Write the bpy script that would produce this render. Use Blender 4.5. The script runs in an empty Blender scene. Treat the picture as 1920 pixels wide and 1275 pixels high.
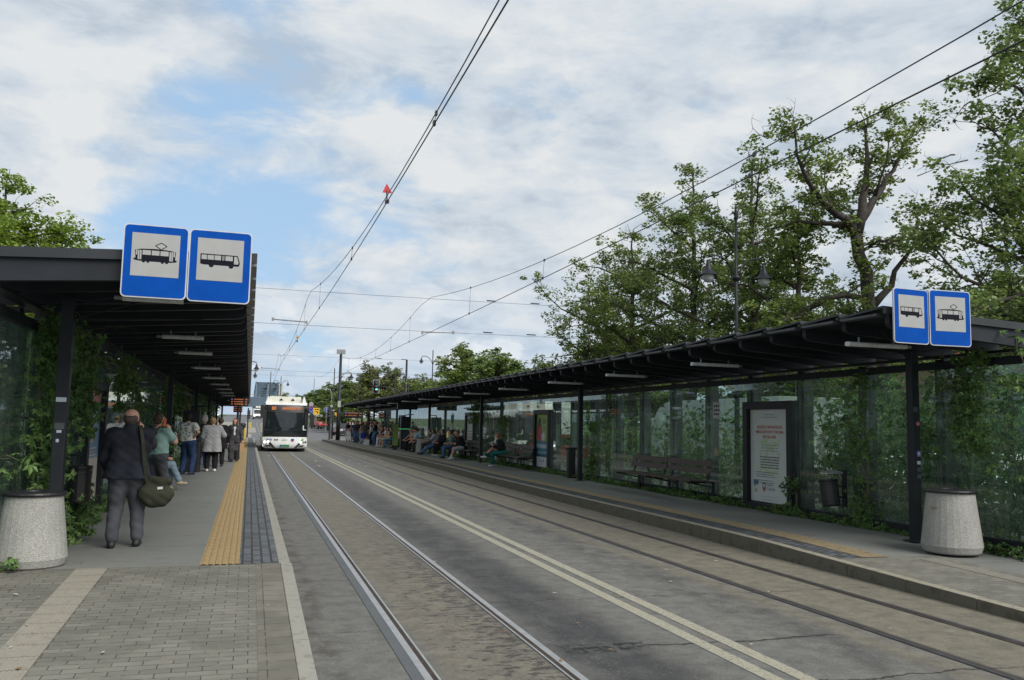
import bpy, math, random
import numpy as np
from mathutils import Vector, Matrix
R = math.radians
scene = bpy.context.scene
COL = scene.collection
rnd = random.Random(7)

# ------------------------------------------------------------------ camera
F_PX, YAW, PITCH, ROLL, CAM_H = 1630.94, 0.29026, 0.0989, 0.01992, 1.7544
_cy, _sy, _cp, _sp = math.cos(YAW), math.sin(YAW), math.cos(PITCH), math.sin(PITCH)
_F = Vector((_sy * _cp, _cy * _cp, _sp)); _R0 = Vector((_cy, -_sy, 0)); _U0 = _R0.cross(_F)
_c, _s = math.cos(ROLL), math.sin(ROLL)
_R = _c * _R0 + _s * _U0; _U = -_s * _R0 + _c * _U0
cam_d = bpy.data.cameras.new('camera'); cam = bpy.data.objects.new('camera', cam_d); COL.objects.link(cam)
cam_d.sensor_width = 36; cam_d.lens = F_PX / 1920 * 36; cam_d.clip_end = 4000; cam_d.clip_start = 0.05
m = Matrix.Identity(4)
for i, a in enumerate((_R, _U, -_F)):
    m[0][i], m[1][i], m[2][i] = a
m[0][3], m[1][3], m[2][3] = 0, 0, CAM_H
cam.matrix_world = m
scene.camera = cam

# ------------------------------------------------------------------ world: daylight sky with broken cloud
scene.view_settings.view_transform = 'Standard'; scene.view_settings.look = 'None'
scene.view_settings.gamma = 1; scene.view_settings.exposure = 0.42
w = bpy.data.worlds.new('World'); scene.world = w; w.use_nodes = True
SUN_EL, SUN_AZ = R(42), R(152)
def sky_world():
    nt = w.node_tree; nt.nodes.clear(); N = nt.nodes.new; L = nt.links.new
    out = N('ShaderNodeOutputWorld'); bg = N('ShaderNodeBackground'); L(bg.outputs[0], out.inputs[0])
    sky = N('ShaderNodeTexSky'); sky.sky_type = 'NISHITA'; sky.sun_disc = False
    sky.sun_elevation = SUN_EL; sky.sun_rotation = SUN_AZ; sky.air_density = 1.1; sky.dust_density = 0.6; sky.ozone_density = 2.0
    bg.inputs[1].default_value = 0.1
    tc = N('ShaderNodeTexCoord')
    sep = N('ShaderNodeSeparateXYZ'); L(tc.outputs['Generated'], sep.inputs[0])
    def math_(op, a, b=None, c=None):
        n = N('ShaderNodeMath'); n.operation = op
        for i, v in enumerate((a, b, c)):
            if v is None: continue
            if isinstance(v, (int, float)): n.inputs[i].default_value = v
            else: L(v, n.inputs[i])
        return n.outputs[0]
    zz = math_('ADD', math_('MAXIMUM', sep.outputs[2], 0.0), 0.42)
    px = math_('DIVIDE', sep.outputs[0], zz); py = math_('DIVIDE', sep.outputs[1], zz)
    comb = N('ShaderNodeCombineXYZ'); L(px, comb.inputs[0]); L(py, comb.inputs[1]); L(math_('MULTIPLY', sep.outputs[2], 2.2), comb.inputs[2])
    def noise(scale, detail, rough, dist=0.0, off=(0, 0, 0), src=None):
        mp = N('ShaderNodeMapping'); L(src or comb.outputs[0], mp.inputs[0]); mp.inputs['Location'].default_value = off
        n = N('ShaderNodeTexNoise'); n.inputs['Scale'].default_value = scale; n.inputs['Detail'].default_value = detail
        n.inputs['Roughness'].default_value = rough; n.inputs['Distortion'].default_value = dist
        L(mp.outputs[0], n.inputs[0]); return n.outputs[0]
    n1 = noise(2.3, 12, 0.58, 0.3, (3.1, 1.7, 0.4)); n2 = noise(6.0, 12, 0.60, 0.35, (7.7, 2.2, 1.0)); n3 = noise(4.2, 14, 0.60, 0.35, (1.3, 9.1, 4.0))
    # bluer opening to the upper left, low blue bank above the horizon
    def lobe(d, k0, k1):
        v = N('ShaderNodeVectorMath'); v.operation = 'DOT_PRODUCT'; L(tc.outputs['Generated'], v.inputs[0])
        v.inputs[1].default_value = Vector(d).normalized()
        mr = N('ShaderNodeMapRange'); mr.interpolation_type = 'SMOOTHSTEP'; L(v.outputs['Value'], mr.inputs[0])
        mr.inputs[1].default_value = k0; mr.inputs[2].default_value = k1; return mr.outputs[0]
    hole = lobe((-0.085, 1.0, 0.27), 0.986, 0.9990)
    hole2 = lobe((0.03, 1.0, 0.235), 0.980, 0.9995)
    low = N('ShaderNodeMapRange'); L(sep.outputs[2], low.inputs[0]); low.inputs[1].default_value = 0.20; low.inputs[2].default_value = 0.03
    cov = math_('ADD', math_('MULTIPLY', n1, 0.62), math_('MULTIPLY', n2, 0.38))
    cov = math_('SUBTRACT', cov, math_('MULTIPLY', hole, 0.105))
    cov = math_('SUBTRACT', cov, math_('MULTIPLY', hole2, 0.08))
    cov = math_('SUBTRACT', cov, math_('MULTIPLY', low.outputs[0], 0.075))
    cr = N('ShaderNodeValToRGB'); L(cov, cr.inputs[0]); cr.color_ramp.interpolation = 'EASE'
    cr.color_ramp.elements[0].position = 0.28; cr.color_ramp.elements[0].color = (0, 0, 0, 1)
    cr.color_ramp.elements[1].position = 0.44; cr.color_ramp.elements[1].color = (1, 1, 1, 1)
    # cloud brightness: bright thin edges, greyer thick bellies
    bel = math_('ADD', math_('MULTIPLY', n2, 0.5), math_('MULTIPLY', n3, 0.5))
    shade = N('ShaderNodeValToRGB'); L(bel, shade.inputs[0])
    e = shade.color_ramp.elements
    e[0].position = 0.40; e[0].color = (3.5, 4.1, 4.8, 1); e[1].position = 0.58; e[1].color = (5.8, 6.0, 6.1, 1)
    x = e.new(0.485); x.color = (4.7, 5.2, 5.7, 1)
    hs = N('ShaderNodeMix'); hs.data_type = 'RGBA'; L(low.outputs[0], hs.inputs[0])
    L(shade.outputs[0], hs.inputs[6]); hs.inputs[7].default_value = (3.7, 4.8, 6.2, 1)
    low2 = N('ShaderNodeMath'); low2.operation = 'MULTIPLY'; L(low.outputs[0], low2.inputs[0]); low2.inputs[1].default_value = 0.45
    L(low2.outputs[0], hs.inputs[0])
    tint = N('ShaderNodeMix'); tint.data_type = 'RGBA'; tint.inputs[0].default_value = 0.80
    L(sky.outputs[0], tint.inputs[6]); tint.inputs[7].default_value = (3.1, 4.6, 6.4, 1)
    mix = N('ShaderNodeMix'); mix.data_type = 'RGBA'; L(cr.outputs[0], mix.inputs[0])
    L(tint.outputs[2], mix.inputs[6]); L(hs.outputs[2], mix.inputs[7])
    # small bright cumulus heads sitting low over the trees
    n4 = noise(6.5, 12, 0.55, 0.1, (0.3, 4.4, 2.0), src=None)
    cum = N('ShaderNodeMapRange'); L(n4, cum.inputs[0]); cum.inputs[1].default_value = 0.55; cum.inputs[2].default_value = 0.60
    m2 = N('ShaderNodeMix'); m2.data_type = 'RGBA'; L(math_('MULTIPLY', math_('MULTIPLY', cum.outputs[0], low.outputs[0]), 0.7), m2.inputs[0])
    L(mix.outputs[2], m2.inputs[6]); m2.inputs[7].default_value = (6.9, 7.1, 7.3, 1)
    L(m2.outputs[2], bg.inputs[0])
sky_world()
sd = bpy.data.lights.new('sun', 'SUN'); sd.energy = 3.2; sd.angle = R(38); sd.color = (1, 0.96, 0.9)
so = bpy.data.objects.new('sun', sd); COL.objects.link(so)
_az = SUN_AZ
sdir = Vector((math.sin(_az) * math.cos(SUN_EL), math.cos(_az) * math.cos(SUN_EL), math.sin(SUN_EL)))
so.rotation_euler = (-sdir).to_track_quat('-Z', 'Y').to_euler()
scene.cycles.transparent_max_bounces = 32
scene.cycles.max_bounces = 8

# ------------------------------------------------------------------ tagging and mesh helpers
def tag(o, label=None, cat=None, group=None, kind=None):
    if label: o['label'] = label
    if cat: o['category'] = cat
    if group: o['group'] = group
    if kind: o['kind'] = kind
    return o
def thing(name, label, cat, loc=(0, 0, 0), rz=0.0, group=None):
    o = bpy.data.objects.new(name, None); COL.objects.link(o)
    o.location = loc; o.rotation_euler = (0, 0, rz); o.empty_display_size = 0.2
    return tag(o, label, cat, group)
def copy_tree(o, parent=None):
    c = o.copy(); COL.objects.link(c)
    if parent: c.parent = parent
    for ch in o.children: copy_tree(ch, c)
    return c
def raw_mesh(name, V, Fc, mats, midx=None, smooth=False, sharp=None):
    V = np.asarray(V, dtype=np.float32); me = bpy.data.meshes.new(name)
    me.vertices.add(len(V)); me.vertices.foreach_set('co', V.ravel())
    if isinstance(Fc, np.ndarray):
        n, k = Fc.shape; idx = Fc.ravel().astype(np.int32); tot = np.full(n, k, np.int32)
    else:
        tot = np.array([len(f) for f in Fc], np.int32); n = len(Fc)
        idx = np.array([i for f in Fc for i in f], np.int32)
    st = np.zeros(n, np.int32)
    if n: st[1:] = np.cumsum(tot)[:-1]
    me.loops.add(len(idx)); me.loops.foreach_set('vertex_index', idx)
    me.polygons.add(n); me.polygons.foreach_set('loop_start', st)
    try: me.polygons.foreach_set('loop_total', tot)
    except Exception: pass
    for mm in mats: me.materials.append(mm)
    if midx is not None: me.polygons.foreach_set('material_index', np.asarray(midx, np.int32))
    me.polygons.foreach_set('use_smooth', np.full(n, bool(smooth)))
    me.update(calc_edges=True); me.validate()
    return me
def link(name, me, parent=None, loc=None):
    o = bpy.data.objects.new(name, me); COL.objects.link(o)
    if parent: o.parent = parent
    if loc is not None: o.location = loc
    return o
class MB:
    def __init__(s): s.v = []; s.f = []; s.m = []; s.T = Matrix.Identity(4)
    def add(s, vs, fs, mat=0):
        b = len(s.v); s.v += [tuple(s.T @ Vector(v)) for v in vs]
        s.f += [tuple(b + i for i in f) for f in fs]; s.m += [mat] * len(fs)
        return s
    def box(s, x0, x1, y0, y1, z0, z1, mat=0):
        vs = [(x, y, z) for z in (z0, z1) for y in (y0, y1) for x in (x0, x1)]
        return s.add(vs, [(0, 2, 3, 1), (4, 5, 7, 6), (0, 1, 5, 4), (1, 3, 7, 5), (3, 2, 6, 7), (2, 0, 4, 6)], mat)
    def hexa(s, vs, mat=0):
        return s.add(vs, [(0, 2, 3, 1), (4, 5, 7, 6), (0, 1, 5, 4), (1, 3, 7, 5), (3, 2, 6, 7), (2, 0, 4, 6)], mat)
    def bar(s, a, b, wd, ht, mat=0):
        a = Vector(a); b = Vector(b); d = (b - a).normalized()
        up = Vector((0, 0, 1)) if abs(d.z) < .95 else Vector((0, 1, 0))
        x = d.cross(up).normalized() * wd / 2; z = x.cross(d).normalized() * ht / 2
        vs = [p + i * x + j * z for p in (a, b) for j in (-1, 1) for i in (-1, 1)]
        return s.add(vs, [(0, 1, 3, 2), (4, 6, 7, 5), (0, 4, 5, 1), (1, 5, 7, 3), (3, 7, 6, 2), (2, 6, 4, 0)], mat)
    def tube(s, pts, rad, seg=8, mat=0, cap=True):
        pts = [Vector(p) for p in pts]; n = len(pts)
        if not hasattr(rad, '__len__'): rad = [rad] * n
        vs = []; prev = None
        for i, p in enumerate(pts):
            d = (pts[min(i + 1, n - 1)] - pts[max(i - 1, 0)])
            d = d.normalized() if d.length > 1e-9 else Vector((0, 0, 1))
            if prev is None:
                up = Vector((0, 0, 1)) if abs(d.z) < .9 else Vector((1, 0, 0)); x = d.cross(up).normalized()
            else:
                x = (prev - d * prev.dot(d)); x = x.normalized() if x.length > 1e-6 else d.cross(Vector((1, 0, 0))).normalized()
            prev = x; y = d.cross(x)
            for k in range(seg):
                a = 2 * math.pi * k / seg; vs.append(p + (x * math.cos(a) + y * math.sin(a)) * rad[i])
        fs = [(i * seg + k, i * seg + (k + 1) % seg, (i + 1) * seg + (k + 1) % seg, (i + 1) * seg + k) for i in range(n - 1) for k in range(seg)]
        if cap: fs += [tuple(range(seg - 1, -1, -1)), tuple((n - 1) * seg + k for k in range(seg))]
        return s.add(vs, fs, mat)
    def lathe(s, prof, c=(0, 0), seg=24, mat=0, mats=None):
        n = len(prof); vs = [(c[0] + r * math.cos(2 * math.pi * k / seg), c[1] + r * math.sin(2 * math.pi * k / seg), z) for r, z in prof for k in range(seg)]
        b = len(s.v); s.v += [tuple(s.T @ Vector(v)) for v in vs]
        for i in range(n - 1):
            for k in range(seg):
                s.f.append((b + i * seg + k, b + i * seg + (k + 1) % seg, b + (i + 1) * seg + (k + 1) % seg, b + (i + 1) * seg + k)); s.m.append(mats[i] if mats else mat)
        return s
    def prism(s, poly, axis, a0, a1, mat=0):
        def mk(p, a):
            return (a, p[0], p[1]) if axis == 'x' else (p[0], a, p[1]) if axis == 'y' else (p[0], p[1], a)
        n = len(poly); vs = [mk(p, a0) for p in poly] + [mk(p, a1) for p in poly]
        fs = [tuple(range(n - 1, -1, -1)), tuple(range(n, 2 * n))] + [(i, (i + 1) % n, n + (i + 1) % n, n + i) for i in range(n)]
        return s.add(vs, fs, mat)
    def build(s, name, mats, parent=None, origin=None, smooth=False, bevel=0, local=False, ang=None):
        if not isinstance(mats, (list, tuple)): mats = [mats]
        V = np.array(s.v, dtype=float).reshape(-1, 3)
        off = Vector((0, 0, 0))
        if parent is not None and not local:
            off = parent.location.copy()
            if parent.parent: off += parent.parent.location
            V = V - np.array(off)
        elif parent is None and origin is not None: V = V - np.array(origin)
        me = raw_mesh(name, V, s.f, mats, s.m, smooth)
        o = link(name, me, parent, origin if parent is None else None)
        if bevel:
            b = o.modifiers.new('bevel', 'BEVEL'); b.width = bevel; b.segments = 2; b.limit_method = 'ANGLE'; b.angle_limit = R(40)
        return o
def rrect(x0, x1, y0, y1, r, n=5):
    p = []
    for cx, cy, a in ((x1 - r, y1 - r, 0), (x0 + r, y1 - r, 90), (x0 + r, y0 + r, 180), (x1 - r, y0 + r, 270)):
        for k in range(n + 1):
            t = R(a + 90 * k / n); p.append((cx + r * math.cos(t), cy + r * math.sin(t)))
    return p
_tc = {}
def text2d(s, size, align='CENTER', bold=False):
    k = (s, size, align, bold)
    if k in _tc: return _tc[k]
    cu = bpy.data.curves.new('lettering', 'FONT'); cu.body = s; cu.size = size; cu.align_x = align; cu.align_y = 'CENTER'
    if bold: cu.offset = size * 0.03
    cu.resolution_u = 2
    o = bpy.data.objects.new('lettering', cu); COL.objects.link(o)
    me = bpy.data.meshes.new_from_object(o.evaluated_get(bpy.context.evaluated_depsgraph_get()))
    r = ([(v.co.x, v.co.y) for v in me.vertices], [tuple(p.vertices) for p in me.polygons])
    bpy.data.objects.remove(o); bpy.data.curves.remove(cu); bpy.data.meshes.remove(me)
    _tc[k] = r; return r

# ------------------------------------------------------------------ materials
def mat(name, col, rough=0.6, metal=0.0, var=0.12, scale=6.0, bump=0.0, bscale=80.0, col2=None, emit=None, es=1.0, spec=0.5, island=0.0, trans=0.0, coat=0.0):
    m = bpy.data.materials.new(name); m.use_nodes = True; nt = m.node_tree; b = nt.nodes['Principled BSDF']
    N = nt.nodes.new; L = nt.links.new
    c = tuple(col) + (1,); b.inputs['Roughness'].default_value = rough; b.inputs['Metallic'].default_value = metal
    b.inputs['Specular IOR Level'].default_value = spec
    if coat: b.inputs['Coat Weight'].default_value = coat; b.inputs['Coat Roughness'].default_value = 0.06
    tc = N('ShaderNodeTexCoord'); n = N('ShaderNodeTexNoise'); n.inputs['Scale'].default_value = scale; n.inputs['Detail'].default_value = 6
    L(tc.outputs['Object'], n.inputs[0])
    mx = N('ShaderNodeMix'); mx.data_type = 'RGBA'
    mr = N('ShaderNodeMapRange'); mr.inputs[1].default_value = 0.3; mr.inputs[2].default_value = 0.7; L(n.outputs[0], mr.inputs[0]); L(mr.outputs[0], mx.inputs[0])
    if col2 is None:
        mx.inputs[6].default_value = tuple(max(0, x * (1 - var)) for x in col) + (1,); mx.inputs[7].default_value = tuple(min(1, x * (1 + var)) for x in col) + (1,)
    else: mx.inputs[6].default_value = c; mx.inputs[7].default_value = tuple(col2) + (1,)
    src = mx.outputs[2]
    if island:
        g = N('ShaderNodeNewGeometry'); hv = N('ShaderNodeHueSaturation'); L(src, hv.inputs['Color'])
        a = N('ShaderNodeMapRange'); L(g.outputs['Random Per Island'], a.inputs[0]); a.inputs[3].default_value = 1 - island; a.inputs[4].default_value = 1 + island
        L(a.outputs[0], hv.inputs['Value'])
        a2 = N('ShaderNodeMapRange'); L(g.outputs['Random Per Island'], a2.inputs[0]); a2.inputs[3].default_value = 0.52; a2.inputs[4].default_value = 0.475
        L(a2.outputs[0], hv.inputs['Hue']); src = hv.outputs[0]
    L(src, b.inputs['Base Color'])
    if bump:
        n2 = N('ShaderNodeTexNoise'); n2.inputs['Scale'].default_value = bscale; n2.inputs['Detail'].default_value = 5; L(tc.outputs['Object'], n2.inputs[0])
        bp = N('ShaderNodeBump'); bp.inputs['Strength'].default_value = bump; bp.inputs['Distance'].default_value = 0.01; L(n2.outputs[0], bp.inputs['Height']); L(bp.outputs[0], b.inputs['Normal'])
    if emit: b.inputs['Emission Color'].default_value = tuple(emit) + (1,); b.inputs['Emission Strength'].default_value = es
    if trans:
        o = nt.nodes['Material Output']; t = N('ShaderNodeBsdfTranslucent'); L(src, t.inputs[0]); ms = N('ShaderNodeMixShader'); ms.inputs[0].default_value = trans
        L(b.outputs[0], ms.inputs[1]); L(t.outputs[0], ms.inputs[2]); L(ms.outputs[0], o.inputs[0])
    return m
def glass_mat(name, tint=(.62, .74, .70), dirt=0.05, refl=1.0):
    m = bpy.data.materials.new(name); m.use_nodes = True; nt = m.node_tree; nt.nodes.clear(); N = nt.nodes.new; L = nt.links.new
    o = N('ShaderNodeOutputMaterial'); t = N('ShaderNodeBsdfTransparent'); t.inputs[0].default_value = tint + (1,)
    g = N('ShaderNodeBsdfGlossy'); g.inputs['Roughness'].default_value = 0.015; g.inputs[0].default_value = (.9 * refl, .95 * refl, .95 * refl, 1)
    f = N('ShaderNodeFresnel'); ge = N('ShaderNodeNewGeometry'); ir = N('ShaderNodeMapRange'); L(ge.outputs['Backfacing'], ir.inputs[0]); ir.inputs[3].default_value = 1.5; ir.inputs[4].default_value = 1 / 1.5; L(ir.outputs[0], f.inputs[0])
    d = N('ShaderNodeBsdfDiffuse'); d.inputs[0].default_value = (.42, .50, .46, 1)
    tc = N('ShaderNodeTexCoord'); mp = N('ShaderNodeMapping'); mp.inputs['Scale'].default_value = (1, 1, .22); L(tc.outputs['Object'], mp.inputs[0])
    n = N('ShaderNodeTexNoise'); n.inputs['Scale'].default_value = 7; n.inputs['Detail'].default_value = 8; n.inputs['Roughness'].default_value = .65; L(mp.outputs[0], n.inputs[0])
    mr = N('ShaderNodeMapRange'); mr.inputs[1].default_value = .35; mr.inputs[2].default_value = .8; mr.inputs[3].default_value = dirt * .4; mr.inputs[4].default_value = dirt * 2.4; L(n.outputs[0], mr.inputs[0])
    tl = N('ShaderNodeBsdfTranslucent'); tl.inputs[0].default_value = (.42, .52, .47, 1); m0 = N('ShaderNodeMixShader'); m0.inputs[0].default_value = .5; L(d.outputs[0], m0.inputs[1]); L(tl.outputs[0], m0.inputs[2])
    m1 = N('ShaderNodeMixShader'); L(mr.outputs[0], m1.inputs[0]); L(t.outputs[0], m1.inputs[1]); L(m0.outputs[0], m1.inputs[2])
    m2 = N('ShaderNodeMixShader'); L(f.outputs[0], m2.inputs[0]); L(m1.outputs[0], m2.inputs[1]); L(g.outputs[0], m2.inputs[2]); L(m2.outputs[0], o.inputs[0])
    return m
M = {}
M['steel'] = mat('dark steel', (.010, .0125, .017), .5, .0, .3, 3, .08, 40, spec=.35)
M['plate'] = mat('roof sheet', (.014, .017, .021), .5, .0, .3, 2.5, .05, 30)
M['edge_dark'] = mat('roof soffit', (.05, .053, .058), .5, .0, .3, 5)
M['edge'] = mat('roof lip', (.16, .17, .18), .5, .0, .3, 5)
M['black'] = mat('black paint', (.012, .012, .014), .45, var=.3)
M['rubber'] = mat('rubber', (.014, .014, .015), .8)
M['glass'] = glass_mat('shelter glass', (.74, .845, .80), .07)
M['tubelight'] = mat('grey diffuser', (.50, .52, .51), .5, var=.2, scale=20)
M['blue'] = mat('sign blue', (.0, .055, .30), .5, var=.12, spec=.08)
M['white'] = mat('sign white', (.29, .295, .29), .55, var=.05)
M['silver'] = mat('sign rim', (.45, .47, .50), .4, .3)
M['ink'] = mat('sign black', (.006, .006, .012), .6, spec=.1)
M['galv'] = mat('galvanised', (.22, .23, .24), .5, .4, .2, 12)
M['white_paint'] = mat('white vehicle paint', (.66, .67, .66), .3, var=.05, coat=.4)
M['red_paint'] = mat('red vehicle paint', (.42, .018, .02), .3, var=.05, coat=.5)
M['dark_paint'] = mat('dark vehicle paint', (.025, .03, .04), .3, var=.1, coat=.5)
M['silver_paint'] = mat('silver vehicle paint', (.30, .31, .33), .3, .3, var=.1, coat=.5)
M['carglass'] = mat('vehicle glass', (.012, .016, .018), .06, var=.2, spec=.8)
M['hub'] = mat('wheel rim', (.28, .29, .30), .35, .6)
M['lamp_on'] = mat('headlamp lit', (.9, .9, .9), .2, emit=(1, 1, .95), es=3)
M['redlamp'] = mat('tail lamp', (.35, .01, .01), .3)
M['amber'] = mat('amber led', (.3, .08, .01), .5, emit=(1, .34, .12), es=.30)
M['wood'] = mat('bench slat', (.055, .036, .030), .6, var=.35, scale=14, bump=.3)
M['terrazzo'] = None
M['skin'] = mat('skin', (.50, .27, .19), .55, var=.1, scale=12)
M['skin_tan'] = mat('skin tanned', (.42, .21, .14), .55, var=.1, scale=12)
M['eye'] = mat('eye dark', (.02, .015, .012), .3)
M['lip'] = mat('lips', (.36, .10, .09), .5)
def fabric(name, col, var=.18, scale=9, col2=None): return mat('cloth ' + name, col, .85, 0, var, scale, .35, 220, col2, spec=.2)

# terrazzo concrete: exposed aggregate
def terrazzo():
    m = bpy.data.materials.new('washed aggregate'); m.use_nodes = True; nt = m.node_tree; b = nt.nodes['Principled BSDF']; N = nt.nodes.new; L = nt.links.new
    tc = N('ShaderNodeTexCoord'); v = N('ShaderNodeTexVoronoi'); v.inputs['Scale'].default_value = 180; L(tc.outputs['Object'], v.inputs[0])
    cr = N('ShaderNodeValToRGB'); e = cr.color_ramp.elements
    sx = N('ShaderNodeSeparateColor'); L(v.outputs['Color'], sx.inputs[0]); L(sx.outputs[0], cr.inputs[0])
    e[0].position = 0; e[0].color = (.14, .14, .13, 1); e[1].position = 1; e[1].color = (.50, .49, .45, 1); x = e.new(.12); x.color = (.27, .27, .25, 1); x = e.new(.7); x.color = (.36, .355, .33, 1)
    n = N('ShaderNodeTexNoise'); n.inputs['Scale'].default_value = 3; L(tc.outputs['Object'], n.inputs[0])
    mx = N('ShaderNodeMix'); mx.data_type = 'RGBA'; mx.blend_type = 'MULTIPLY'; mx.inputs[0].default_value = .35; L(cr.outputs[0], mx.inputs[6]); L(n.outputs[0], mx.inputs[7])
    L(mx.outputs[2], b.inputs['Base Color']); b.inputs['Roughness'].default_value = .85
    bp = N('ShaderNodeBump'); bp.inputs['Strength'].default_value = .6; bp.inputs['Distance'].default_value = .004; L(v.outputs['Distance'], bp.inputs['Height']); L(bp.outputs[0], b.inputs['Normal'])
    return m
M['terrazzo'] = terrazzo()

class NT:
    """small node-graph helper working in object (world) coordinates"""
    def __init__(s, name, rough=.85):
        s.m = bpy.data.materials.new(name); s.m.use_nodes = True; s.nt = s.m.node_tree; s.b = s.nt.nodes['Principled BSDF']
        s.b.inputs['Roughness'].default_value = rough; s.b.inputs['Specular IOR Level'].default_value = .35
        s.tc = s.nt.nodes.new('ShaderNodeTexCoord'); s.P = s.tc.outputs['Object']
        sp = s.nt.nodes.new('ShaderNodeSeparateXYZ'); s.L(s.P, sp.inputs[0]); s.x, s.y, s.z = sp.outputs
    def L(s, a, b): s.nt.links.new(a, b)
    def math(s, op, a, b=None, c=None, clamp=False):
        n = s.nt.nodes.new('ShaderNodeMath'); n.operation = op; n.use_clamp = clamp
        for i, v in enumerate((a, b, c)):
            if v is None: continue
            if isinstance(v, (int, float)): n.inputs[i].default_value = v
            else: s.L(v, n.inputs[i])
        return n.outputs[0]
    def noise(s, scale, detail=6, rough=.55, stretch=(1, 1, 1), out=0):
        mp = s.nt.nodes.new('ShaderNodeMapping'); mp.inputs['Scale'].default_value = stretch; s.L(s.P, mp.inputs[0])
        n = s.nt.nodes.new('ShaderNodeTexNoise'); n.inputs['Scale'].default_value = scale; n.inputs['Detail'].default_value = detail; n.inputs['Roughness'].default_value = rough
        s.L(mp.outputs[0], n.inputs[0]); return n.outputs[out]
    def rng(s, v, a, b, c=0., d=1., smooth=True):
        n = s.nt.nodes.new('ShaderNodeMapRange'); n.interpolation_type = 'SMOOTHSTEP' if smooth else 'LINEAR'
        s.L(v, n.inputs[0]); n.inputs[1].default_value = a; n.inputs[2].default_value = b; n.inputs[3].default_value = c; n.inputs[4].default_value = d
        return n.outputs[0]
    def band(s, v, a, b, soft=.05):
        return s.math('MULTIPLY', s.rng(v, a - soft, a + soft), s.rng(v, b - soft, b + soft, 1, 0))
    def mix(s, f, a, b, mode='MIX'):
        n = s.nt.nodes.new('ShaderNodeMix'); n.data_type = 'RGBA'; n.blend_type = mode
        for i, v in ((0, f), (6, a), (7, b)):
            if isinstance(v, (int, float)): n.inputs[i].default_value = v
            elif isinstance(v, tuple): n.inputs[i].default_value = v + (1,)
            else: s.L(v, n.inputs[i])
        return n.outputs[2]
    def bump(s, h, strength=.4, dist=.01):
        n = s.nt.nodes.new('ShaderNodeBump'); n.inputs['Strength'].default_value = strength; n.inputs['Distance'].default_value = dist
        s.L(h, n.inputs['Height']); s.L(n.outputs[0], s.b.inputs['Normal'])
    def brick(s, bw, bh, mortar, off=.5, rotz=0., loc=(0, 0, 0)):
        mp = s.nt.nodes.new('ShaderNodeMapping'); mp.inputs['Rotation'].default_value = (0, 0, rotz); mp.inputs['Location'].default_value = loc; s.L(s.P, mp.inputs[0])
        n = s.nt.nodes.new('ShaderNodeTexBrick'); n.inputs['Scale'].default_value = 1; n.inputs['Brick Width'].default_value = bw; n.inputs['Row Height'].default_value = bh
        n.inputs['Mortar Size'].default_value = mortar; n.inputs['Mortar Smooth'].default_value = .25; n.inputs['Bias'].default_value = 0; n.offset = off
        n.inputs['Color1'].default_value = (0, 0, 0, 1); n.inputs['Color2'].default_value = (1, 1, 1, 1); n.inputs['Mortar'].default_value = (.5, .5, .5, 1)
        s.L(mp.outputs[0], n.inputs[0]); return n.outputs['Color'], n.outputs['Fac']
    def done(s, col): s.L(col, s.b.inputs['Base Color']); return s.m
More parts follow.
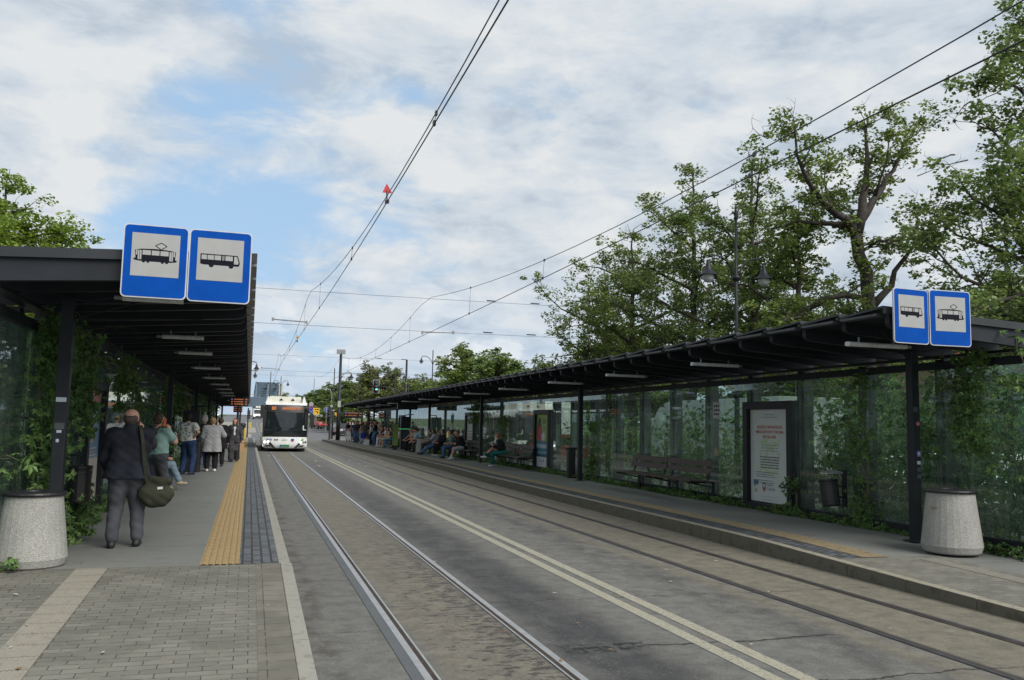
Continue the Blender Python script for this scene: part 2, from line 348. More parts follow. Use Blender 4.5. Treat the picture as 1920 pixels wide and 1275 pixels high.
def asphalt_mat():
    s = NT('street asphalt', .82)
    wob = s.math('MULTIPLY', s.math('SUBTRACT', s.noise(1.1, 5), .5), .35)
    x = s.math('ADD', s.x, wob)
    grain = s.noise(150, 3, .7); agg = s.noise(38, 4, .7); big = s.noise(.55, 6, .6, (1, .35, 1)); mid = s.noise(3.2, 7, .65, (1, .5, 1)); strk = s.noise(9, 8, .68, (.8, 1.3, 1))
    base = s.mix(big, (.108, .107, .101), (.160, .156, .144))
    tan = s.mix(mid, (.120, .110, .088), (.185, .170, .135))
    inner = s.band(x, 1.36, 2.26, .09)
    rt = s.math('MAXIMUM', s.band(x, 5.05, 5.30, .16), s.band(x, 5.45, 7.3, .12))
    col = s.mix(inner, base, tan)
    col = s.mix(s.math('MULTIPLY', rt, .85), col, s.mix(mid, (.135, .122, .092), (.19, .172, .126)))
    # dark rubbed-off patches between the left rails
    pat = s.math('MULTIPLY', s.rng(s.math('ADD', strk, s.math('MULTIPLY', s.math('SUBTRACT', s.x, 1.75), .16)), .54, .59), inner)
    near = s.rng(s.y, 22, 9)
    col = s.mix(s.math('MULTIPLY', s.math('MULTIPLY', pat, near), .88), col, (.040, .038, .035))
    red = s.math('MULTIPLY', s.math('MULTIPLY', s.rng(s.noise(3.4, 6, .6, (1, 3, 1)), .60, .66), inner), s.band(s.y, 7.1, 8.6, .3))
    col = s.mix(s.math('MULTIPLY', red, .45), col, (.17, .09, .07))
    # dark lane beside the right-hand rail, and a dark tyre band on the far side
    dk = s.math('MULTIPLY', s.band(x, 2.40, 3.20, .22), s.rng(s.y, 55, 8))
    col = s.mix(s.math('MULTIPLY', dk, s.rng(s.noise(2.2, 7, .65, (1, .6, 1)),   .30, .58, .55, .95)), col, (.036, .037, .039))
    dk2 = s.math('MULTIPLY', s.band(x, 4.55, 5.1, .22), s.rng(mid, .4, .6))
    col = s.mix(s.math('MULTIPLY', dk2, .6), col, (.045, .045, .045))
    ke = s.math('MULTIPLY', s.band(x, .5, .72, .06), s.rng(mid, .45, .6))
    col = s.mix(s.math('MULTIPLY', ke, .7), col, (.06, .055, .045))
    vo = s.nt.nodes.new('ShaderNodeTexVoronoi'); vo.inputs['Scale'].default_value = 46; s.L(s.P, vo.inputs[0])
    vc = s.nt.nodes.new('ShaderNodeSeparateColor'); s.L(vo.outputs['Color'], vc.inputs[0])
    stone = s.math('MULTIPLY', s.rng(vc.outputs[0], .80, .86), s.rng(vo.outputs['Distance'], .30, .16))
    dark = s.math('MULTIPLY', s.rng(vc.outputs[1], .80, .86), s.rng(vo.outputs['Distance'], .40, .2))
    patchy = s.rng(s.noise(1.6, 8, .7), .35, .65, .35, 1.0)
    col = s.mix(s.math('MULTIPLY', dark, s.math('MULTIPLY', patchy, .75)), col, (.022, .022, .021))
    col = s.mix(s.math('MULTIPLY', stone, s.math('MULTIPLY', patchy, .70)), col, (.34, .33, .31))
    mott = s.noise(4.6, 9, .74); col = s.mix(.75, col, s.mix(s.rng(mott, .3, .7), (.66, .66, .65), (1.50, 1.48, 1.42)), 'MULTIPLY')
    scr = s.math('MULTIPLY', s.rng(s.noise(3.0, 8, .7, (.35, 6, 1)), .66, .72), s.band(s.x, 2.4, 5.2, .3)); col = s.mix(s.math('MULTIPLY', scr, .5), col, (.24, .235, .22))
    # aggregate flecks
    col = s.mix(s.rng(agg, .60, .68), col, s.mix(.6, col, (.36, .36, .34)))
    col = s.mix(s.rng(grain, .35, .65, 0, .5), col, (.03, .03, .03), 'MIX')
    col = s.mix(.5, col, s.mix(grain, (.3, .3, .3), (1.7, 1.7, 1.7)), 'MULTIPLY')
    # transverse joints and cracks
    wig = s.math('ADD', s.y, s.math('MULTIPLY', s.math('SUBTRACT', s.noise(1.3, 8, .68), .5), .42))
    cr = None; msk = s.rng(s.noise(1.7, 3), .36, .50)
    for yc, wd, a0, a1 in ((6.62, .020, 2.4, 5.0), (8.55, .008, 1.3, 7.1), (10.05, .007, .5, 5), (12.05, .006, .5, 7), (5.45, .012, 3.2, 7), (14.6, .008, 2.4, 7), (18.5, .009, .5, 7), (23, .01, .5, 7), (7.6, .006, .5, 1.3), (28.5, .012, .5, 7)):
        d = s.math('ABSOLUTE', s.math('SUBTRACT', wig, yc + .02))
        c1 = s.math('MULTIPLY', s.rng(d, wd * .4, wd * 1.5, 1, 0), s.band(s.x, a0, a1, .15))
        cr = c1 if cr is None else s.math('MAXIMUM', cr, c1)
    cr2 = s.math('MULTIPLY', cr, s.math('ADD', s.math('MULTIPLY', msk, .75), .25))
    col = s.mix(s.math('MULTIPLY', cr2, .9), col, (.012, .012, .012))
    hole = s.math('MULTIPLY', s.math('MULTIPLY', s.band(wig, 6.52, 6.78, .05), s.band(s.x, 2.45, 3.2, .12)), s.rng(s.noise(14, 5), .5, .56))
    col = s.mix(hole, col, (.012, .012, .012))
    seam = s.math('MULTIPLY', s.math('MAXIMUM', s.band(x, 2.60, 2.615, .006), s.band(x, 1.17, 1.18, .006)), .5); col = s.mix(seam, col, (.03, .03, .03))
    h = s.math('SUBTRACT', s.math('ADD', s.math('MULTIPLY', agg, .5), s.math('MULTIPLY', grain, .5)), s.math('MULTIPLY', s.math('MAXIMUM', cr2, hole), 2.5))
    s.bump(h, .55, .006)
    return s.done(col)
def slab_mat():
    s = NT('platform concrete', .8)
    mid = s.noise(2.3, 7, .6, (1, .5, 1)); g = s.noise(120, 3, .7); big = s.noise(.5, 4)
    col = s.mix(mid, (.125, .130, .122), (.175, .18, .168))
    col = s.mix(s.math('MULTIPLY', s.rng(s.noise(4.5, 8, .7, (.8, 1.2, 1)), .52, .68), .55), col, (.095, .098, .092))
    col = s.mix(s.math('MULTIPLY', s.rng(big, .4, .7), .5), col, (.18, .18, .165))
    fr = s.math('FRACT', s.math('DIVIDE', s.math('ADD', s.y, s.math('MULTIPLY', s.noise(.8), .05)), 2.6))
    j = s.rng(s.math('ABSOLUTE', s.math('SUBTRACT', fr, .5)), .0015, .0045, 1, 0)
    col = s.mix(s.math('MULTIPLY', j, .75), col, (.035, .035, .033))
    col = s.mix(.35, col, s.mix(g, (.4, .4, .4), (1.6, 1.6, 1.6)), 'MULTIPLY')
    s.bump(s.math('SUBTRACT', g, s.math('MULTIPLY', j, 2)), .3, .004); return s.done(col)
def paver_mat(name='block paving', c1=(.135, .132, .112), c2=(.18, .173, .146), bw=.2, bh=.1, mort=.004, loc=(0, 0, 0), off=.5, joint=(.045, .042, .034), rot=0.):
    s = NT(name, .85); col, fac = s.brick(bw, bh, mort, off, rot, loc)
    sp = s.nt.nodes.new('ShaderNodeSeparateColor'); s.L(col, sp.inputs[0])
    g = s.noise(130, 3, .7); mid = s.noise(2.2, 6, .6)
    base = s.mix(sp.outputs[0], c1, c2); base = s.mix(s.math('MULTIPLY', s.rng(mid, .4, .62), .45), base, tuple(x * .62 for x in c1))
    base = s.mix(.4, base, s.mix(g, (.4, .4, .4), (1.6, 1.6, 1.6)), 'MULTIPLY')
    jn = s.mix(s.rng(s.noise(9, 4), .5, .62), joint, (.17, .15, .11))
    out = s.mix(fac, base, jn)
    s.bump(s.math('SUBTRACT', s.math('MULTIPLY', g, .35), s.math('MULTIPLY', fac, 1.5)), .7, .006); return s.done(out)
def sett_mat():
    s = NT('granite setts', .6); col, fac = s.brick(.135, .104, .012, .5, R(90), (0, 0, 0))
    sp = s.nt.nodes.new('ShaderNodeSeparateColor'); s.L(col, sp.inputs[0]); g = s.noise(60, 4, .7)
    base = s.mix(sp.outputs[0], (.050, .058, .072), (.125, .135, .150)); base = s.mix(s.rng(s.noise(11, 2), .6, .68), base, (.12, .085, .075))
    base = s.mix(.4, base, s.mix(g, (.4, .4, .4), (1.6, 1.6, 1.6)), 'MULTIPLY')
    out = s.mix(fac, base, s.mix(s.rng(s.noise(7, 4), .52, .62), (.028, .026, .022), (.05, .07, .02)))
    s.bump(s.math('SUBTRACT', s.math('MULTIPLY', g, .5), s.math('MULTIPLY', fac, 2.0)), .9, .012); return s.done(out)
def grime_mat(name, c1, c2, dirt=(.05, .045, .035), rough=.8, amt=.5, sc=4):
    s = NT(name, rough); g = s.noise(140, 3, .7); a = s.noise(sc, 7, .65); b = s.noise(sc * 3.3, 6, .6)
    col = s.mix(a, c1, c2); col = s.mix(s.math('MULTIPLY', s.rng(b, .52, .64), amt), col, dirt)
    col = s.mix(.35, col, s.mix(g, (.4, .4, .4), (1.6, 1.6, 1.6)), 'MULTIPLY'); s.bump(g, .3, .004); return s.done(col)
M['asphalt'] = asphalt_mat(); M['slab'] = slab_mat(); M['paver'] = paver_mat(loc=(0.03, 0.02, 0)); M['sett'] = sett_mat()
M['paver_edge'] = paver_mat('edge pavers', (.13, .125, .10), (.17, .16, .13), .2, .2, .004, (.0, .0, 0), 0.0)
M['tac'] = grime_mat('tan tactile concrete', (.26, .185, .085), (.33, .235, .115), (.13, .10, .06), amt=.45, sc=3)
M['tac_grey'] = grime_mat('grey tactile slab', (.20, .19, .155), (.27, .255, .21), (.16, .10, .08), amt=.35, sc=5)
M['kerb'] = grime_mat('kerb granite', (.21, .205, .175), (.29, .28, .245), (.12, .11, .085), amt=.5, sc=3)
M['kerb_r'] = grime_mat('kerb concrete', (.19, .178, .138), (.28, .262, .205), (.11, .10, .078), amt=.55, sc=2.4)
M['kerb_side'] = grime_mat('shaded kerb face', (.095, .088, .066), (.135, .125, .095), (.060, .055, .042), amt=.55, sc=2.2)  # kerb sides darker than the top: their shade is put into the colour
M['marking'] = grime_mat('worn road paint', (.24, .228, .175), (.33, .315, .245), (.13, .125, .11), amt=.75, sc=9)
def chipped(m, th=.60, sc=60):
    nt = m.node_tree; N = nt.nodes.new; L = nt.links.new; b = nt.nodes['Principled BSDF']; o = nt.nodes['Material Output']; tc = N('ShaderNodeTexCoord'); n = N('ShaderNodeTexNoise'); n.inputs['Scale'].default_value = sc; n.inputs['Detail'].default_value = 8; n.inputs['Roughness'].default_value = .7; L(tc.outputs['Object'], n.inputs[0])
    mr = N('ShaderNodeMapRange'); mr.inputs[1].default_value = th; mr.inputs[2].default_value = th + .05; L(n.outputs[0], mr.inputs[0]); t = N('ShaderNodeBsdfTransparent'); ms = N('ShaderNodeMixShader'); L(mr.outputs[0], ms.inputs[0]); L(b.outputs[0], ms.inputs[1]); L(t.outputs[0], ms.inputs[2]); L(ms.outputs[0], o.inputs[0])
chipped(M['marking'])
M['marking_faint'] = grime_mat('faded road paint', (.22, .215, .195), (.31, .30, .27), (.10, .10, .095), amt=.8, sc=9)
M['rail'] = mat('rail steel', (.33, .335, .34), .45, .5, .15, 8)
M['rust'] = mat('rusty groove', (.030, .019, .012), .8, 0, .4, 5)
M['sealant'] = mat('rail sealant', (.075, .082, .088), .7, 0, .1, 3)
M['raildark'] = mat('worn rail steel', (.10, .10, .11), .4, .6, .3, 5)
M['bark'] = mat('bark', (.045, .038, .032), .9, 0, .4, 7, .8, 30)
M['stem'] = mat('vine stem', (.10, .095, .045), .8, 0, .3, 9)
M['leafA'] = mat('lime leaves', (.17, .235, .06), .55, 0, .35, .9, island=.38, trans=.42, spec=.35)
M['leafB'] = mat('dark leaves', (.145, .215, .062), .55, 0, .3, .8, island=.4, trans=.40, spec=.35)
M['leafL'] = mat('bright leaves', (.19, .285, .045), .55, 0, .3, .8, island=.35, trans=.42, spec=.3)
M['vine'] = mat('creeper leaves', (.075, .145, .038), .5, 0, .35, 2, island=.45, trans=.22, spec=.35)
M['bush'] = mat('bush leaves', (.095, .175, .050), .5, 0, .35, 2, island=.4, trans=.35, spec=.35)
M['willow'] = mat('willow leaves', (.17, .20, .07), .6, 0, .3, .5, island=.3, trans=.3, spec=.3)
M['grass'] = grime_mat('grass verge', (.045, .072, .022), (.075, .098, .035), (.08, .07, .045), amt=.4, sc=.6)
M['ballast'] = grime_mat('lot surface', (.10, .10, .095), (.15, .145, .13), (.07, .07, .065), sc=.8)

# ------------------------------------------------------------------ setting: ground, street, platforms
def gz(y): return 0.0 if y < 86 else (y - 86) ** 2 * .00045 if y < 105 else .16245 + (y - 105) * .0171 if y < 330 else 4.01
def sheet(name, x0, x1, ys, mt, dz=0.0, zf=gz, nx=1, xs=None):
    mb = MB(); xs = xs or [x0 + (x1 - x0) * i / nx for i in range(nx + 1)]; n = len(xs)
    vs = [((x(y) if callable(x) else x), y, zf(y) + dz) for y in ys for x in xs]
    mb.add(vs, [(j * n + i, j * n + i + 1, (j + 1) * n + i + 1, (j + 1) * n + i) for j in range(len(ys) - 1) for i in range(n - 1)])
    return mb
YS = [-60, -20, 0, 20, 40, 60, 80, 86] + list(range(88, 106, 3)) + list(range(110, 330, 20)) + [330, 420, 600, 900, 1500, 2500]
tag(sheet('ground', -900, 900, YS, None, -.03).build('ground', M['grass']), kind='structure')
def kx(y): return 7.12 if y < 26 else 7.12 + .16 * min(1, (y - 26) / 8) if y < 38 else 7.28 - .60 * min(1, (y - 38) / 22)
tag(sheet('road', .52, 0, [-20, 0, 5, 10, 15, 20, 26, 30, 34, 38, 44, 50, 56, 60, 70, 80, 86], None, 0, xs=[.50, 3.5, lambda y: kx(y) + .02]).build('road', M['asphalt']), kind='structure')
M['road2'] = grime_mat('junction asphalt', (.105, .108, .112), (.14, .142, .145), (.085, .085, .085), sc=.5)
tag(sheet('junction', -16, 48, [86, 88, 91, 94, 97, 100, 103, 106, 130, 150, 175], None, .004).build('junction', M['road2']), kind='structure')
tag(sheet('bridge_road', -7, 7.5, [175, 190, 230, 270, 330, 460, 900], None, .008).build('bridge_road', M['road2']), kind='structure')
tag(sheet('parking_lot', 12.4, 46, [-20, 20, 60, 85.9], None, -.02).build('parking_lot', M['ballast']), kind='structure')
tag(sheet('side_road', -15, -5.2, [-20, 20, 60, 85.9], None, -.02).build('side_road', M['ballast']), kind='structure')

def pl(y):   # left platform level (ramps down towards the camera)
    return .2 if y > 10.08 else .2 - (10.08 - y) * .042 if y > 6.1 else .033
def pr(y): return .2 if y > 11.5 else .2 - (11.5 - y) * .021 if y > 4 else .042
YL = [10.1, 14, 20, 30, 40, 50, 60, 70, 80, 86.5]
def plat(name, xs, ys, mt, zf, dz): return tag(sheet(name, 0, 1, ys, None, dz, zf, xs=xs).build(name, mt), kind='structure')
plat('platform_paving', [-5.2, -.44], YL, M['slab'], pl, 0)
plat('sett_strip', [-.03, .385], YL, M['sett'], pl, 0.004)
plat('block_paving', [-5.2, -2, .14], [-8, 0, 4, 6.1, 8, 10.1], M['paver'], pl, 0)
plat('edge_paving', [.14, .399], [-8, 0, 4, 6.1, 8, 10.1], M['paver_edge'], pl, 0.003)
# ribbed tan strip, real ribs
def ribbed(name, x0, x1, ys, zf, n, mt, h=.006, joint=.3):
    mb = MB(); wd = (x1 - x0) / n
    for a, b in zip(ys, ys[1:]):
        cs = []
        for i in range(n):
            xa = x0 + i * wd
            cs += [(xa, 0), (xa + wd * .28, 0), (xa + wd * .38, h), (xa + wd * .90, h), (xa + wd, 0)]
        vs = [(x, y, zf(y) + .002 + z) for y in (a + .003, b - .003) for x, z in cs]; k = len(cs)
        mb.add(vs, [(i, i + 1, k + i + 1, k + i) for i in range(k - 1)])
    return tag(mb.build(name, mt), kind='structure')
def frange(a, b, s):
    r = []
    while a < b - 1e-6: r.append(a); a += s
    return r + [b]
ribbed('tactile_strip', -.44, -.03, frange(10.1, 86.5, .3), pl, 6, M['tac'], .007)
ribbed('tactile_strip', -1.64, -1.34, [-2, 0, 2, 4, 6.1, 6.4, 6.7] + frange(7., 10.05, .3), lambda y: pl(y) + .003, 9, M['tac_grey'], .004)
# kerb stones
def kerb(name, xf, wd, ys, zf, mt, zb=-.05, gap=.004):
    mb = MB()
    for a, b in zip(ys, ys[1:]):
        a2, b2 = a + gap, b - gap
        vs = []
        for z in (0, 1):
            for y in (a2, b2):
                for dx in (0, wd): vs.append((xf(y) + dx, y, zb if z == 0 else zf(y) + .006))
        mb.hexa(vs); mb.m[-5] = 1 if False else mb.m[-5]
        for q_ in (-6, -4, -3, -2, -1): mb.m[q_] = 1  # every face but the top takes the colour with shade painted in
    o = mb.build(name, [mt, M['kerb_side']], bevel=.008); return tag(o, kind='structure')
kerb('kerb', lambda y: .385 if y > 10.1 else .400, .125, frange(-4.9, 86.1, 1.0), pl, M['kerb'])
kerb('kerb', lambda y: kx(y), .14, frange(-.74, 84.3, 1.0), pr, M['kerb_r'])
YR = [-8, 0, 4, 8, 9.6, 11.5, 14, 20, 26, 30, 34, 38, 44, 50, 56, 60, 70, 80, 84.3]
plat('platform_paving', [lambda y: kx(y) + .14, 12.4], YR, M['slab'], pr, -.003)
plat('sett_strip', [lambda y: kx(y) + .142, lambda y: kx(y) + .52], [y for y in YR if y >= 9.6], M['sett'], pr, .003)
plat('block_paving', [7.262, 8.8], [0, 4, 8, 9.59], M['paver'], pr, .004)
def kxs(o): return lambda y: kx(y) + o
mbt = MB()
for a, b in zip(frange(9.6, 84, .3), frange(9.6, 84, .3)[1:]):
    for i in range(6):
        xa = .54 + i * .065
        vs = [(kx(y) + xa + dx, y, pr(y) + .004 + z) for y in (a + .004, b - .004) for dx, z in ((0, 0), (.012, .006), (.045, .006), (.06, 0))]
        mbt.add(vs, [(k, k + 1, 4 + k + 1, 4 + k) for k in range(3)])
M['tac_r'] = grime_mat('worn tan tactile', (.20, .155, .088), (.26, .205, .12), (.12, .105, .08), amt=.75, sc=3)
tag(mbt.build('tactile_strip', M['tac_r']), kind='structure')
ribbed('tactile_strip', 8.32, 8.56, [3, 5, 7, 9.4], lambda y: pr(y) + .006, 7, M['tac_grey'], .004)
# rounded platform nose at the far end (right), left refuge islands
mb = MB(); c = (7.9, 84.3); pts = [(c[0] + 1.2 * math.cos(R(a)) - .0, c[1] + 1.6 * math.sin(R(a))) for a in range(0, 181, 15)]
mb.prism(pts, 'z', -.05, .19); tag(mb.build('platform_nose', M['kerb_r'], bevel=.02), kind='structure')
for (x0, x1, y0, y1) in ((-6, .3, 89, 104), (-6, .9, 112, 134), (-6.5, .4, 140, 175)):
    mb = MB(); z0, z1 = gz(y0), gz(y1)
    mb.hexa([(x0, y0, z0 - .1), (x1, y0, z0 - .1), (x0, y1, z1 - .1), (x1, y1, z1 - .1), (x0, y0, z0 + .16), (x1, y0, z0 + .16), (x0, y1, z1 + .16), (x1, y1, z1 + .16)])
    tag(mb.build('traffic_island', M['kerb'], bevel=.03), kind='structure')

# rails: running head, groove and guard lip, sealed in asphalt
def railprof(xc, side, seal, ys, dark=False):
    mb = MB(); head, groove, lip = .056, .038, .018
    a = xc - .028 * 1; b = xc + .028
    ys = list(ys)
    def strip(x0, x1, z, mt, y0=ys[0], y1=ys[-1]):
        yy = [y for y in ys if y0 <= y <= y1]
        vs = [(x + curve(y), y, gz(y) + z) for y in yy for x in (x0, x1)]
        mb.add(vs, [(2 * j, 2 * j + 1, 2 * j + 3, 2 * j + 2) for j in range(len(yy) - 1)], mt)
    strip(a, b, .007, 0)
    if side > 0: strip(b, b + groove, .0045, 1); strip(b + groove, b + groove + lip, .007, 0)
    else: strip(a - groove, a, .0045, 1); strip(a - groove - lip, a - groove, .007, 0)
    if seal: strip(a - .085, a, .005, 2)
    return mb
def curve(y): return 0.0
YC = [-20, 0, 5, 10, 20, 30, 40, 50, 60, 70, 80, 86, 91, 97, 103, 120, 150, 175]
def curveR(y): return 0.0 if y < 62 else (y - 62) ** 2 * .0022
curve = lambda y: 0.0
o = tag(railprof(1.27, 1, True, YC).build('rail', [M['rail'], M['rust'], M['sealant']]), kind='structure')
o = tag(railprof(2.325, -1, False, YC).build('rail', [M['rail'], M['rust'], M['sealant']]), kind='structure')
curve = curveR
o = tag(railprof(5.40, 1, False, YC).build('rail', [M['raildark'], M['rust'], M['sealant']]), kind='structure')
o = tag(railprof(6.40, -1, False, YC).build('rail', [M['raildark'], M['rust'], M['sealant']]), kind='structure')
curve = lambda y: (y - 62) ** 2 * .0016 if y > 62 else 0
# road markings
mb = MB()
for x in (3.66, 3.90):
    for a, b in zip(frange(-5, 75, 4), frange(-5, 75, 4)[1:]): mb.add([(x - .065, a, .004), (x + .065, a, .004), (x + .065, b, .004), (x - .065, b, .004)], [(0, 1, 2, 3)])
tag(mb.build('double_line', M['marking']), kind='structure')
mb = MB()
for (x, y, wx, wy) in ((2.75, 36, .5, .9), (2.95, 40.5, .4, 1.2), (1.35, 41, .4, .9), (4.6, 36, .9, .5), (4.6, 38, .9, .5), (4.55, 41.5, .8, .5), (6.0, 41, .45, 1.2), (6.3, 44, .5, .9), (1.0, 46, .5, 1.3), (6.05, 47, .5, 1)):
    for (a, b, c_, d) in ((0, wx, 0, .12), (0, wx, wy - .12, wy), (0, .1, .12, wy - .12)): mb.add([(x + a, y + c_, .005), (x + b, y + c_, .005), (x + b, y + d, .005), (x + a, y + d, .005)], [(0, 1, 2, 3)])
tag(mb.build('lane_marking', M['marking_faint']), kind='structure')
mb = MB()
for k in range(6):
    y = 96 + k * 1.0; mb.add([(1 + 0, y, gz(y) + .02), (7, y, gz(y) + .02), (7, y + .5, gz(y + .5) + .02), (1, y + .5, gz(y + .5) + .02)], [(0, 1, 2, 3)])
tag(mb.build('crossing_marking', M['marking_faint']), kind='structure')
# white edge line far lane
# litter: scattered scraps and leaves
rr = random.Random(3); mb = MB()
for k in range(70):
    x, y = (rr.uniform(-2.6, -1.6), rr.uniform(8.6, 10.6)) if k < 30 else (rr.uniform(-2, .3), rr.uniform(5.5, 12)) if k < 48 else (rr.uniform(.6, 7), rr.uniform(5.5, 14))
    z = (pl(y) if x < .5 else 0) + .014; a = rr.uniform(0, 6.28); s = rr.uniform(.008, .03); q = s * rr.uniform(.2, .6)
    ca, sa = math.cos(a), math.sin(a)
    mb.add([(x + ca * u - sa * v, y + sa * u + ca * v, z + rr.uniform(0, .006)) for u, v in ((-s, -q), (s, -q * .6), (s * .8, q), (-s, q * .7))], [(0, 1, 2, 3)], k % 2)
tag(mb.build('litter', [mat('paper scrap', (.45, .42, .35), .8), mat('dry leaf', (.20, .12, .05), .8)]), 'small paper scraps and dry leaves scattered on the paving', 'litter', kind='stuff')

# ------------------------------------------------------------------ shelters
def map_text(mb, s, size, fn, mat_i, align='CENTER', bold=False):
    vs, fs = text2d(s, size, align, bold); mb.add([fn(x, y) for x, y in vs], fs, mat_i)
def poster_green(mb, fn, W, H):
    """city budget notice: white sheet, lettering, faint leaves, crest; fn(a, b, lift) maps sheet coordinates"""
    def q(a0, a1, b0, b1, m, l): mb.add([fn(a0, b0, l), fn(a1, b0, l), fn(a1, b1, l), fn(a0, b1, l)], [(0, 1, 2, 3)], m)
    q(0, W, 0, H, 0, 0); r = random.Random(5)
    for k in range(46):   # pale leaf shapes
        cx, cy = W / 2 + r.uniform(-.33, .33), H * r.uniform(.28, .68); a = r.uniform(0, 6.28); L_ = r.uniform(.05, .13)
        ca, sa = math.cos(a), math.sin(a)
        mb.add([fn(cx + ca * u - sa * v, cy + sa * u + ca * v, .001) for u, v in ((-L_, 0), (0, -L_ * .33), (L_, 0), (0, L_ * .33))], [(0, 1, 2, 3)], 1) if False else mb.add([fn(cx + ca * u - sa * v, cy + sa * u + ca * v, .0003 + k * .00002) for u, v in ((-L_, 0), (0, -L_ * .33), (L_, 0), (0, L_ * .33))], [(0, 1, 2, 3)], 1)
    for cx, cy in ((.07, H - .06), (W - .07, H - .06)):
        for a in range(0, 180, 36):
            ca, sa = math.cos(R(a)), math.sin(R(a)); mb.add([fn(cx + ca * u - sa * v, cy + sa * u + ca * v, .0003 + a * .000005) for u, v in ((-.07, 0), (0, -.02), (.07, 0), (0, .02))], [(0, 1, 2, 3)], 1)
    for side in (.09, W - .09):
        for k in range(22):
            cx = side + r.uniform(-.02, .02); cy = H * (.30 + .58 * k / 21); s = .013
            mb.add([fn(cx + s * math.cos(t * 1.257), cy + s * math.sin(t * 1.257), .0012) for t in range(5)], [(0, 1, 2, 3, 4)], (2, 3, 1)[k % 3])
    t = lambda s, size, b, m, bold=False, a=None, al='CENTER': map_text(mb, s, size, lambda x, y: fn((W / 2 if a is None else a) + x, b + y, .0016), m, al, bold)
    t('BUDŻET OBYWATELSKI', .080, H - .36, 2, True); t('MIESZKAŃCÓW TORUNIA', .080, H - .455, 2, True); t('EDYCJA 2026', .080, H - .55, 2, True)
    def lines(b, n, m, wdt, th, gap, a0=None):
        for i in range(n):
            w2 = wdt * r.uniform(.78, 1); x = W / 2 - w2 / 2 if a0 is None else a0
            xe = x + w2
            while x < xe:
                l = r.uniform(.02, .07); q(x, min(x + l, xe), b - i * gap, b - i * gap + th, m, .0016); x += l + .010
    lines(H - .12, 1, 3, .36, .018, .05); lines(H - .17, 1, 3, .6, .018, .05)
    lines(H - .72, 3, 5, .68, .010, .055); lines(H - .96, 5, 4, .72, .022, .052); lines(H - 1.26, 3, 4, .78, .013, .042, .20); lines(H - 1.42, 2, 4, .74, .013, .042, .20)
    q(.10, .28, .35, .45, 5, .0016); q(.14, .17, .31, .36, 5, .0016)
    for k, mm in enumerate((3, 2, 1)): q(.14 + .045 * k, .165 + .045 * k, .20, .27, mm, .0016)
    crest = [(.42, .40), (.54, .40), (.54, .28), (.48, .21), (.42, .28)]
    mb.add([fn(a, b, .0016) for a, b in crest], [(4, 3, 2, 1, 0)[::-1]], 5); mb.add([fn(a, b, .002) for a, b in ((.44, .31), (.52, .31), (.52, .27), (.48, .23), (.44, .27))], [(0, 1, 2, 3, 4)[::-1]], 2)
    q(.45, .51, .32, .37, 0, .002)
    t('MIASTO', .062, .36, 4, a=.58, al='LEFT'); t('TORUŃ', .078, .28, 4, a=.58, al='LEFT')
    lines(.13, 1, 5, .66, .006, .03); lines(.07, 1, 5, .60, .006, .03)
def poster_ad(mb, fn, W, H):
    def q(a0, a1, b0, b1, m, l): mb.add([fn(a0, b0, l), fn(a1, b0, l), fn(a1, b1, l), fn(a0, b1, l)], [(0, 1, 2, 3)], m)
    q(0, W, 0, H, 0, 0); q(0, W, H * .50, H, 1, .001); q(0, W, H * .44, H * .50, 2, .001)
    fig = [(.08, H * .50), (.56, H * .50), (.60, H * .70), (.50, H * .80), (.46, H * .88), (.36, H * .93), (.22, H * .90), (.15, H * .82), (.08, H * .76)]
    mb.add([fn(a, b, .0016) for a, b in fig], [tuple(range(len(fig)))], 3)
    mb.add([fn(a, b, .002) for a, b in ((.12, H * .78), (.46, H * .76), (.50, H * .88), (.40, H * .94), (.20, H * .92))], [(0, 1, 2, 3, 4)], 4)
    mb.add([fn(a, b, .0018) for a, b in ((.14, H * .50), (.42, H * .50), (.46, H * .68), (.2, H * .74))], [(0, 1, 2, 3)], 5)
    map_text(mb, 'JOE', .22, lambda x, y: fn(.82 + x, H * .86 + y, .002), 4, 'CENTER', True)
    p = [(.72 + .2 * math.cos(t), H * .58 + .14 * math.sin(t)) for t in [k * .52 for k in range(12)]]
    mb.add([fn(a, b, .002) for a, b in p], [tuple(range(12))], 0)
    q(0, W, H * .36, H * .44, 6, .0012); q(.45, 1.1, H * .38, H * .42, 0, .002); q(0, W, H * .20, H * .36, 2, .0012); q(.1, W, H * .27, H * .30, 6, .002); q(0, W * .9, H * .215, H * .235, 4, .002)
    r = random.Random(8)
    for k in range(3): q(.35 + .2 * k, .43 + .2 * k, H * .11, H * .145, 4, .002)
    for k in range(3): q(.74, .96, H * (.70 + .03 * k), H * (.70 + .03 * k) + .02, 4, .002)
def poster_tower(mb, fn, W, H):
    def q(a0, a1, b0, b1, m, l): mb.add([fn(a0, b0, l), fn(a1, b0, l), fn(a1, b1, l), fn(a0, b1, l)], [(0, 1, 2, 3)], m)
    q(0, W, 0, H, 0, 0); q(0, W, H * .42, H * .96, 1, .001); q(0, W, H * .86, H, 2, .0012)
    mb.add([fn(a, b, .0016) for a, b in ((.35, H * .55), (.75, H * .55), (.75, H * .78), (.62, H * .82), (.58, H * .95), (.54, H * .82), (.35, H * .78))], [tuple(range(7))], 3)
    for k in range(3): q(.42 + .1 * k, .47 + .1 * k, H * .64, H * .74, 4, .002)
    for k in range(4): q(.05, 1.1, H * (.44 + .03 * k), H * (.45 + .03 * k), (0, 5, 0, 1)[k], .002)
    q(.15, .95, H * .24, H * .36, 2, .002); q(.25, .85, H * .12, H * .20, 5, .002); q(.22, .86, H * .27, H * .33, 5, .0024)
